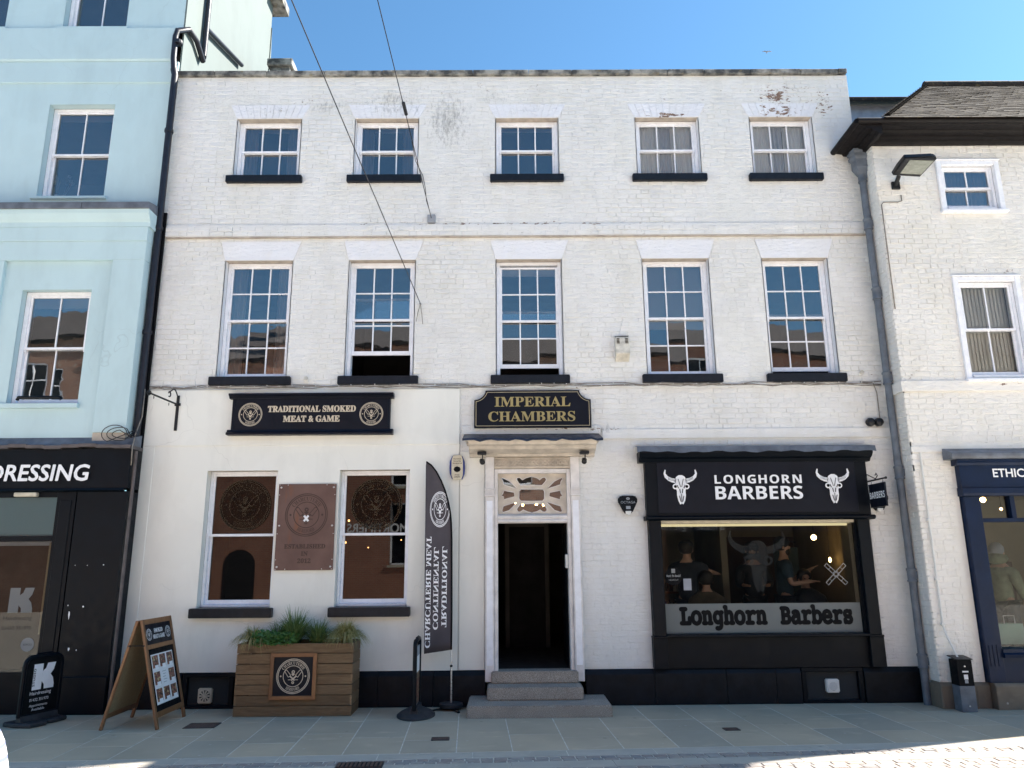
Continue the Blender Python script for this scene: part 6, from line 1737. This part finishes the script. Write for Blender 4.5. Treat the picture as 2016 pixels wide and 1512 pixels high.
put_text(m, 'Appointments', u_ * -.02 + Z * .195 + n_ * .0125, u_, Z, n_, 'sans', h=.028, width=.24, t=.0015); put_text(m, 'Available', u_ * -.02 + Z * .15 + n_ * .0125, u_, Z, n_, 'sans', h=.028, width=.17, t=.0015)
m.build('lettering', M['white_letter'], t, recalc=False, local=True)
m = MB(); put_text(m, 'STUDIO', u_ * -.105 + Z * .52 + n_ * .0125, Z, u_ * -1, n_, 'bold', h=.028, width=.20, t=.003); m.build('small_lettering', M['flat_black'], t, recalc=False, local=True)
MB().extr([u_ * a + n_ * b + Z * .003 for a, b in ((-h - .03, -.20), (h + .03, -.20), (h + .05, .0), (h + .02, .17), (.06, .20), (0, .16), (-.06, .23), (-h - .02, .22), (-h - .06, 0))], Z * .045).build('base', M['rubber'], t, local=True, bevel=.012)
MB().extr([u_ * (-h) + n_ * -.05 + Z * .045, u_ * (-h) + n_ * .05 + Z * .045, u_ * (-h) + n_ * .03 + Z * .11, u_ * (-h) + n_ * -.03 + Z * .11], u_ * 2 * h).build('base_hump', M['rubber'], t, local=True, bevel=.006)
# -- black swing sign by the flag, seen nearly edge on
t, u_, n_, Z, h = swing_board('pavement_sign', 'black rounded pavement sign seen almost edge on beside the feather flag', (-1.128, -.82), (-1.128, -.36), .885, 'dome', .07)
MB().extr([u_ * a + Z * b - n_ * .006 for a, b in ((-h + .02, .13), (h - .02, .13), (h - .02, .80), (-h + .02, .80))], n_ * .012).build('panel', M['grey_card'], t, local=True)
MB().extr([u_ * a + Z * b + n_ * .0065 for a, b in ((-h + .03, .14), (h - .03, .14), (h - .03, .50), (-h + .03, .50))], n_ * .001).build('poster_photo', M['print_food'], t, local=True)
MB().extr([u_ * a + Z * b + n_ * .0065 for a, b in ((-h + .03, .502), (h - .03, .502), (h - .03, .69), (-h + .03, .69))], n_ * .001).build('poster', M['paper'], t, local=True)
MB().lathe([(.34, .002), (.34, .02), (.28, .05), (.12, .10), (.06, .115)], (0, 0, 0), 24, .68, 1.0).build('base', M['rubber'], t, local=True, smooth=True)
MB().extr([n_ * -.05 + u_ * -h + Z * .03, n_ * .05 + u_ * -h + Z * .03, n_ * .035 + u_ * -h + Z * .12, n_ * -.035 + u_ * -h + Z * .12], u_ * 2 * h).build('foot_bar', M['rubber'], t, local=True)

# -- feather flag
FLG = thing('feather_flag', 'charcoal feather flag with mirrored white lettering on a thin pole beside the doorway', 'flag', (-.731, -.22, 0))
edge = [(840, 909), (850, 916), (860, 929), (869, 946), (877, 966), (883, 987), (887, 1008), (889, 1030), (890, 1060), (890, 1130), (890, 1210), (889, 1279)]
right = [F(px, py, -.22) for px, py in edge]
left = []
for i, (x, z) in enumerate(right):
    lx = -1.108 + .022 * (3.147 - z) / 2.4
    left.append((min(lx, x - .004), z if i < len(right) - 1 else z - .05))
left[0] = (right[0][0] - .006, right[0][1] - .004)
m = MB(); nx = 10; rows_ = []
wv = lambda x, z: .012 * math.sin(z * 2.3 + x * 5) + .010 * math.sin(x * 18 + z * .8)
grid = []
# resample rows
rowsR = []
for (a, b), (c_, d2) in zip(list(zip(left, right))[:-1], list(zip(left, right))[1:]):
    for k in range(4): f = k / 4; rowsR.append(((a[0] + (c_[0] - a[0]) * f, a[1] + (c_[1] - a[1]) * f), (b[0] + (d2[0] - b[0]) * f, b[1] + (d2[1] - b[1]) * f)))
rowsR.append((left[-1], right[-1]))
for a, b in rowsR:
    for k in range(nx + 1):
        f = k / nx; x, z = a[0] + (b[0] - a[0]) * f, a[1] + (b[1] - a[1]) * f
        m.v.append((x, -.22 + wv(x, z) * (1 - f * .8), z))
for i in range(len(rowsR) - 1):
    for k in range(nx):
        p = i * (nx + 1) + k; m.f.append([p, p + 1, p + nx + 2, p + nx + 1]); m.m.append(0)
o = m.build('cloth', M['fabric_flag'], FLG, recalc=False, smooth='all'); sm = o.modifiers.new('thick', 'SOLIDIFY'); sm.thickness = .0015
sl_ = MB(); sl_.tube([(x - .004, -.222, z) for x, z in right], .011, 8).build('pole_sleeve', M['flat_black'], FLG, smooth='all')
def on_flag(mb):
    for i, (x, y, z) in enumerate(mb.v):
        f = max(0, min(1, (x + 1.1) / .37)); mb.v[i] = (x, -.22 + wv(x, z) * (1 - f * .8) - .0035 + (y + .22) * .5, z)
m = MB()
for s, xx, z0, wd in (('TRADITIONAL', -.835, .995, 1.02), ('CONTINENTAL', -.945, .965, 1.04), ('CHARCUTERIE MEAT', -1.045, .74, 1.40)):
    put_text(m, s, (xx - .03, -.22, z0), Zv, X, NY, 'serif', h=.062, width=wd, align='l', t=.001, bold=.0012)
on_flag(m); m.build('lettering', M['white_letter'], FLG, recalc=False)
m = MB(); emblem(m, (-.905, -.22, 2.50), .135, (-1, 0, 0), (0, 0, 1), NY, .001, 1.75); on_flag(m); m.build('badge', M['white_letter'], FLG, recalc=False)
MB().tube([(right[-1][0] - .004, -.222, right[-1][1] + .02), (-.731, -.22, .45)], .008, 8).build('upper_pole', M['alu'], FLG)
MB().tube([(-.733, -.22, .52), (-.731, -.22, .03)], .0115, 10).build('lower_pole', M['alu'], FLG)
MB().ball((-.733, -.22, .52), .019, 10, 6).build('clamp', M['black_metal'], FLG)
MB().lathe([(.145, .03), (.155, .05), (.15, .075), (.05, .085)], (-.731, -.22, 0), 20).build('weight', M['rubber'], FLG, smooth=True)
for a in (25, 115, 205, 295):
    dv = Vector((math.cos(R(a)), math.sin(R(a)), 0)); sd_ = Vector((-dv.y, dv.x, 0)) * .018
    MB().extr([Vector((-.731, -.22, .03)) + sd_, Vector((-.731, -.22, .03)) - sd_, Vector((-.731, -.22, .004)) + dv * .27 - sd_, Vector((-.731, -.22, .004)) + dv * .27 + sd_], (0, 0, .012)).build('foot', M['black_metal'], FLG)
# -- metal post by the right building
t = thing('metal_post', 'short square black and grey metal post with worn stickers at the right wall', 'post', (5.565, -.62, 0))
x0, x1, yy0, yy1 = 5.475, 5.665, -.70, -.53
MB().box(x0, x1, yy0, yy1, .30, .60).build('upper_sleeve', M['flat_black'], t, bevel=.006)
MB().box(x0 + .002, x1 - .002, yy0 + .002, yy1 - .002, 0, .2995).build('lower_sleeve', M['iron_grey'], t, bevel=.006)
MB().extr([(x0 - .01, yy0 - .008, .60), (x1 + .01, yy0 - .008, .60), (x1 + .01, yy1 + .01, .625), (x0 - .01, yy1 + .01, .625)], (0, 0, .012)).build('cap', M['black_metal'], t, bevel=.003)
for z, w_, h_ in ((.455, .075, .018), (.375, .05, .055), (.33, .04, .04)):
    MB().box(5.57 - w_ / 2, 5.57 + w_ / 2, yy0 - .0015, yy0 - .0003, z, z + h_).build('sticker', M['grey_card' if h_ < .05 and w_ < .06 else 'paper'], t)
for z in (.525, .07):
    MB().lathe([(.012, 0), (.008, .008)], (0, 0, 0), 8).xf(Matrix.Translation((5.57, yy0 - .0, z)) @ Matrix.Rotation(R(90), 4, 'X')).build('bolt', M['alu'], t)
# -- gull high over the roofs
bx, bz = F(1510, 103, 30)
t = thing('gull', 'distant gull gliding in the blue sky above the parapet', 'bird', (bx, 30, bz))
MB().tube([(0, -.15, 0), (0, -.06, .01), (0, .05, .0), (0, .14, .0)], [.01, .035, .03, .006], 8).build('body', M['grey_card'], t, local=True, smooth=True)
for s in (-1, 1):
    MB().extr([(0, -.04, .02), (s * .16, -.06, .07), (s * .33, .02, .04), (s * .16, .03, .065), (0, .05, .02)], (0, 0, .008)).build('wing', M['grey_card'], t, local=True)

# ================================================================== PEOPLE
def skin_mesh(name, verts, edges, mat, parent, sub=2, root=0):
    me = bpy.data.meshes.new(name)
    me.from_pydata([v[:3] for v in verts], edges, [])
    o = newobj(name, me, mat, parent)
    sk = o.modifiers.new('skin', 'SKIN'); sk.use_smooth_shade = True
    for i, v in enumerate(verts):
        r = v[3]; d_ = me.skin_vertices[0].data[i]
        d_.radius = r if isinstance(r, tuple) else (r, r); d_.use_root = (i == root)
    sb = o.modifiers.new('sub', 'SUBSURF'); sb.levels = sb.render_levels = sub
    return o
def person(label, loc, rz, arms, shirt, legs, hair=M['hair'], seated=False, cap=False, hood=False, h=1.74, beard=False, cape=None):
    """faces -y locally. arms = ((elbow),(hand)) for right(+x) and left(-x), in metres"""
    k = h / 1.74
    t = thing('person', label, 'person', loc, rz)
    V = lambda x, y, z, r: (x * k, y * k, z * k, (r[0] * k, r[1] * k) if isinstance(r, tuple) else r * k)
    dz = -.42 if seated else 0
    b = [V(0, 0, .95 + dz, (.115, .08)), V(0, .01, 1.12 + dz, (.11, .08)), V(0, 0, 1.32 + dz, (.155, .11)), V(0, .0, 1.44 + dz, (.07, .06)), V(0, -.01, 1.52 + dz, .055), V(0, -.02, 1.57 + dz, (.06, .065)), V(0, -.015, 1.65 + dz, (.075, .095)), V(0, 0, 1.73 + dz, (.05, .06)),
         V(0, -.115, 1.62 + dz, .014)]
    e = [(0, 1), (1, 2), (2, 3), (3, 4), (4, 5), (5, 6), (6, 7), (6, 8)]
    sh_, tr = [V(0, 0, .86 + dz, (.17, .135)), V(0, .01, 1.12 + dz, (.155, .12)), V(0, 0, 1.32 + dz, (.18, .13)), V(0, 0, 1.475 + dz, (.135, .105))], [V(0, 0, .95 + dz, (.15, .115))]
    she, tre = [(0, 1), (1, 2), (2, 3)], []
    for s, (el, hd) in zip((1, -1), arms):
        i = len(b)
        el = (el[0], el[1], el[2] + dz); hd = (hd[0], hd[1], hd[2] + dz)
        ev, hv = Vector(el), Vector(hd); dv = (hv - ev).normalized()
        b += [V(s * .165, 0, 1.39 + dz, .042), V(*el, .038), V(*hd, .028), V(*(hv + dv * .05), (.036, .018))]
        e += [(3, i), (i, i + 1), (i + 1, i + 2), (i + 2, i + 3)]
        side = dv.cross(Vector((0, 0, 1))); side = side.normalized() if side.length > .1 else Vector((1, 0, 0))
        for q, ln in zip((-.03, -.01, .01, .03), (.06, .075, .07, .055)):
            j = len(b); b += [V(*(hv + dv * .085 + side * q), .010), V(*(hv + dv * (.085 + ln) + side * q * 1.2 + Vector((0, 0, -.015))), .008)]
            e += [(i + 3, j), (j, j + 1)]
        j = len(b); b += [V(*(hv + dv * .045 + side * .05 * s), .011), V(*(hv + dv * .085 + side * .065 * s), .009)]; e += [(i + 2, j), (j, j + 1)]
        m_ = len(sh_); sh_ += [V(s * .175, 0, 1.40 + dz, .098), V(*(Vector((s * .19, 0, 1.38 + dz)).lerp(ev, .75)), .074)]; she += [(3, m_), (m_, m_ + 1)]
        if shirt is M['stripes'] or hood:
            sh_ += [V(*ev, .062), V(*ev.lerp(hv, .9), .045)]; she += [(m_ + 1, m_ + 2), (m_ + 2, m_ + 3)]
    for s in (1, -1):
        i = len(b); j = len(tr)
        if seated:
            b += [V(s * .10, -.02, .53, .085), V(s * .13, -.42, .52, .06), V(s * .13, -.42, .10, .042), V(s * .13, -.56, .04, (.045, .03))]
            tr += [V(s * .10, -.02, .53, .10), V(s * .13, -.42, .52, .078), V(s * .13, -.42, .14, .06)]
        else:
            b += [V(s * .095, 0, .88, .09), V(s * .11, -.01, .48, .06), V(s * .11, .02, .09, .04), V(s * .12, -.13, .035, (.045, .03))]
            tr += [V(s * .095, 0, .88, .105), V(s * .11, -.01, .48, .078), V(s * .11, .02, .10, .062)]
        e += [(0, i), (i, i + 1), (i + 1, i + 2), (i + 2, i + 3)]; tre += [(0, j), (j, j + 1), (j + 1, j + 2)]
        MB().extr([(s * .12 * k - .05, -.20 * k if not seated else -.62, 0.003), (s * .12 * k + .05, -.20 * k if not seated else -.62, 0.003), (s * .12 * k + .045, .07 if not seated else -.36, 0.003), (s * .12 * k - .045, .07 if not seated else -.36, 0.003)], (0, 0, .075)).build('shoe', M['flat_black'], t, local=True, bevel=.025, seg=2)
    skin_mesh('body', b, e, M['skin'], t)
    skin_mesh('shirt', sh_, she, shirt, t); skin_mesh('trousers', tr, tre, legs, t)
    Z0_ = (1.66 + dz) * k
    hm = MB(); hm.ball((0, .012 * k, Z0_ + .012), .108 * k, 14, 8, 1.12)
    hm.v = [(x, y if z > Z0_ + .04 else max(y, -.02), z if z > Z0_ - .04 else Z0_ - .05 + (z - Z0_) * .3) for x, y, z in hm.v]
    hm.build('hair', hair, t, local=True, smooth='all')
    for s in (-1, 1):
        MB().ball((s * .032 * k, -.092 * k, Z0_ - .012), .011, 8, 5).build('eye', M['flat_black'], t, local=True); MB().ball((s * .082 * k, .0, Z0_ - .03), .022, 8, 5, 1.4).build('ear', M['skin'], t, local=True)
    MB().box(-.022, .022, -.088 * k, -.07, Z0_ - .085, Z0_ - .077).build('mouth', M['brown_wall'], t, local=True)
    if beard: MB().ball((0, -.055, Z0_ - .10), .062, 10, 6, 1.1).build('beard', M['hair'], t, local=True, smooth='all')
    if cap:
        MB().ball((0, 0, Z0_ + .04), .115, 14, 6, .8).build('cap', M['cloth_dark'], t, local=True, smooth='all'); MB().extr([(-.07, -.08, Z0_ + .05), (.07, -.08, Z0_ + .05), (.05, -.19, Z0_ + .035), (-.05, -.19, Z0_ + .035)], (0, 0, .012)).build('cap_peak', M['cloth_dark'], t, local=True)
    if hood: MB().ball((0, .03, Z0_ - .10), .14, 12, 6, .6).build('hood', shirt, t, local=True, smooth='all')
    if cape: MB().lathe([(.34, .40), (.33, .62), (.30, .85), (.25, .985), (.085, 1.09)], (0, -.05, 0), 18, 1.0, .9).build('cape', cape, t, local=True, smooth=True)
    return t
FZ = .302
px1 = F(1543, 1090, 1.1)[0]
person('bearded barber in a dark T-shirt reaching right inside the barber shop', (px1, 1.15, FZ), R(78), (((.30, -.12, 1.14), (.26, -.38, 1.30)), ((-.28, -.05, 1.12), (-.2, -.3, 1.15))), M['cloth_blue'], M['cloth_dark'], beard=True, cap=True, h=1.80)
x = F(1585, 1150, 1.15)[0]
t = thing('barber_chair', 'black barber chair under the seated customer inside the shop', 'chair', (x + .02, 1.2, FZ))
MB().box(-.28, .28, -.25, .25, .38, .48).build('seat', M['black'], t, local=True, bevel=.03); MB().box(-.26, .26, .20, .28, .48, 1.0).build('backrest', M['black'], t, local=True, bevel=.03); MB().lathe([(.28, 0), (.28, .03), (.05, .05), (.05, .38)], (0, 0, 0), 16).build('pedestal', M['alu'], t, local=True)
person('seated customer under a dark cape inside the barber shop', (x + .02, 1.2, FZ), R(0), (((.26, -.05, 1.15), (.2, -.3, 1.1)), ((-.26, -.05, 1.15), (-.2, -.3, 1.1))), M['cloth_dark'], M['denim'], seated=True, cape=M['cloth_dark'])
x = F(1480, 1090, 1.9)[0]
person('person in a dark hooded top standing in the middle of the barber shop', (x, 1.9, FZ), R(-10), (((.24, -.05, 1.12), (.18, -.25, 1.12)), ((-.24, -.05, 1.12), (-.18, -.25, 1.12))), M['cloth_dark'], M['cloth_dark'], hood=True, cap=True)
x = F(1352, 1100, .95)[0]
person('barber in a cap with raised arm, left inside the shop', (x, .95, FZ), R(150), (((.34, -.1, 1.30), (.1, -.3, 1.34)), ((-.32, -.12, 1.32), (-.30, -.42, 1.30))), M['cloth_dark'], M['cloth_dark'], cap=True, h=1.76)
x = F(1395, 1190, .75)[0]
person('customer under a brown cape with their back to the window', (x, .80, FZ), R(175), (((.26, -.05, 1.15), (.2, -.3, 1.1)), ((-.26, -.05, 1.15), (-.2, -.3, 1.1))), M['cloth_olive'], M['denim'], seated=True, cape=M['cloth_olive'])
x = F(1968, 1150, .35)[0]
person('grey haired person in a sage green jumper inside the navy shop', (x, .30, .355), R(115), (((.24, -.02, 1.13), (.2, -.2, .95)), ((-.24, -.02, 1.13), (-.2, -.2, .95))), M['cloth_green'], M['cloth_dark'], hair=M['grey_card'], hood=True, h=1.62)
# passer-by: only a shoulder in a striped shirt enters the frame
person('passer-by in a blue and white striped shirt at the left edge', (-1.748, -8.06, -.01), R(8), (((.26, .02, 1.12), (.22, -.12, .90)), ((-.26, .02, 1.12), (-.22, -.12, .90))), M['stripes'], M['denim'], h=1.72)

# ================================================================== HOUSES ACROSS THE STREET (behind the camera: seen in the window panes, and they bounce the sunlight)
YO = -21.0
def far_house(name, label, x0, x1, ze, zr, wall, winx, storeys, extra=None):
    t = thing(name, label, 'building', ((x0 + x1) / 2, YO, 0))
    y = YO
    hs = []
    for (za, zb) in storeys:
        for cx in winx: hs.append((cx - .65, cx + .65, za, zb))
    wall_sheet(x0, x1, -.05, ze, hs, y).build('wall', wall, t, recalc=False)
    MB().box(x0, x0 + .1, y - 8, y - .002, -.05, ze).box(x1 - .1, x1, y - 8, y - .002, -.05, ze).build('side_wall', wall, t)
    MB().add([(x0 - .1, y + .3, ze - .1), (x1 + .1, y + .3, ze - .1), (x1 + .1, y - 3.5, zr), (x0 - .1, y - 3.5, zr), (x0 - .1, y - 8, ze - .1), (x1 + .1, y - 8, ze - .1)], [(0, 1, 2, 3), (3, 2, 5, 4)]).build('roof', M['slate'], t, recalc=False)
    MB().box(x0 - .05, x1 + .05, y, y + .28, ze - .22, ze - .08).build('eaves', M['eaves'], t)
    for a, b, c_, d in hs:
        f = MB(); f.box(a, a + .07, y - .12, y - .03, c_, d).box(b - .07, b, y - .12, y - .03, c_, d).box(a, b, y - .12, y - .03, d - .07, d).box(a, b, y - .12, y - .03, c_, c_ + .07).box(a, b, y - .11, y - .02, (c_ + d) / 2 - .03, (c_ + d) / 2 + .03).box((a + b) / 2 - .02, (a + b) / 2 + .02, y - .11, y - .04, c_, d)
        w = f.build('window', M['wood_white'], t)
        MB().quad((a, y - .09, c_), (b, y - .09, c_), (b, y - .09, d), (a, y - .09, d)).build('pane', M['black'], w, recalc=False)
        MB().box(a - .1, b + .1, y - .05, y + .08, c_ - .1, c_ - .005).build('sill', M['stucco_far'], w)
    return t
ST = [(4.9, 7.1), (8.4, 10.0)]
def MX(px, py): return F(px, py, -YO)          # a point across the street that shows at this pixel of a shop window
ax = MX(463, 1140)[0]; az = MX(463, 1088)[1]; wx_ = MX(775, 1120)[0]
h1 = far_house('brick_house', 'red brick house across the street mirrored in the left shop windows', -18.0, -1.6, 10.9, 12.6, M['red_brick'], [-16.2, ax - 3.0, wx_ + .4, -2.9], ST + [(1.6, 4.2)])
MB().box(-9.9, -8.4, YO - 1.2, YO - .6, 10.5, 14.6).build('chimney', M['red_brick'], h1)
ap = [(ax - .66, -.05), (ax + .66, -.05), (ax + .66, az - .66)] + [(ax + .66 * math.cos(R(a)), az - .66 + .66 * math.sin(R(a))) for a in range(15, 180, 15)] + [(ax - .66, az - .66)]
MB().add([(x, YO + .015, z) for x, z in ap], [tuple(range(len(ap)))]).build('arched_door', M['interior_dark'], h1, recalc=False)
tx, tz = MX(740, 1048)
m = MB(); put_text(m, 'MORTIMERS', (tx, YO + .03, tz), (-1, 0, 0), Zv, (0, 1, 0), 'sans', h=.36, width=2.5, t=.02, bold=.01); m.build('lettering', M['white_letter'], h1, recalc=False)
far_house('brick_house', 'brown brick house across the street mirrored in the middle windows', -1.6, 6.4, 10.2, 12.2, M['red_brick2'], [.4, 4.2], ST)
h3 = far_house('shop_house', 'brick shop across the street mirrored in the barber window', 6.4, 17.5, 10.8, 12.6, M['red_brick'], [8.6, 12, 15.4], ST)
MB().box(6.5, 17.4, YO + .02, YO + .10, 2.9, 3.9).build('fascia', M['navy'], h3)
MB().box(6.5, 17.4, YO + .02, YO + .07, .0, 2.9).build('shop_window', M['black'], h3)
tx, tz = MX(1355, 1044)
m = MB(); put_text(m, 'a home + gift store', (tx, YO + .10, tz), (-1, 0, 0), Zv, (0, 1, 0), 'sans', h=.26, width=2.9, t=.01); m.build('lettering', M['white_letter'], h3, recalc=False)
far_house('brick_house', 'brick house far left across the street', -28, -18.0, 11.4, 13.6, M['red_brick2'], [-26, -23, -20], ST)
far_house('brick_house', 'pale house far right across the street', 17.5, 28, 10.5, 12.6, M['stucco_far'], [19.5, 22.6, 25.8], ST)
for i, (px, py, lab) in enumerate(((687, 1025, 'warm bulb just below the badge at the left'), (680, 1068, 'warm bulb at the left under the sash rail'), (725, 1078, 'faint warm bulb left of centre under the sash rail'), (790, 1063, 'faint warm bulb at the upper right of the lower pane'))):
    x, z = F(px, py, 1.2)
    l = thing('pendant_lamp', lab + ', inside the right charcuterie window', 'lamp', (x, 1.2, z), group='bulbs inside the charcuterie window')
    MB().ball((0, 0, 0), .016 if i < 2 else .009, 10, 6).build('bulb', M['bulb'], l, local=True, smooth='all'); MB().tube([(0, 0, .02), (0, 0, 3.74 - z)], .004, 5).build('flex', M['wire'], l, local=True)
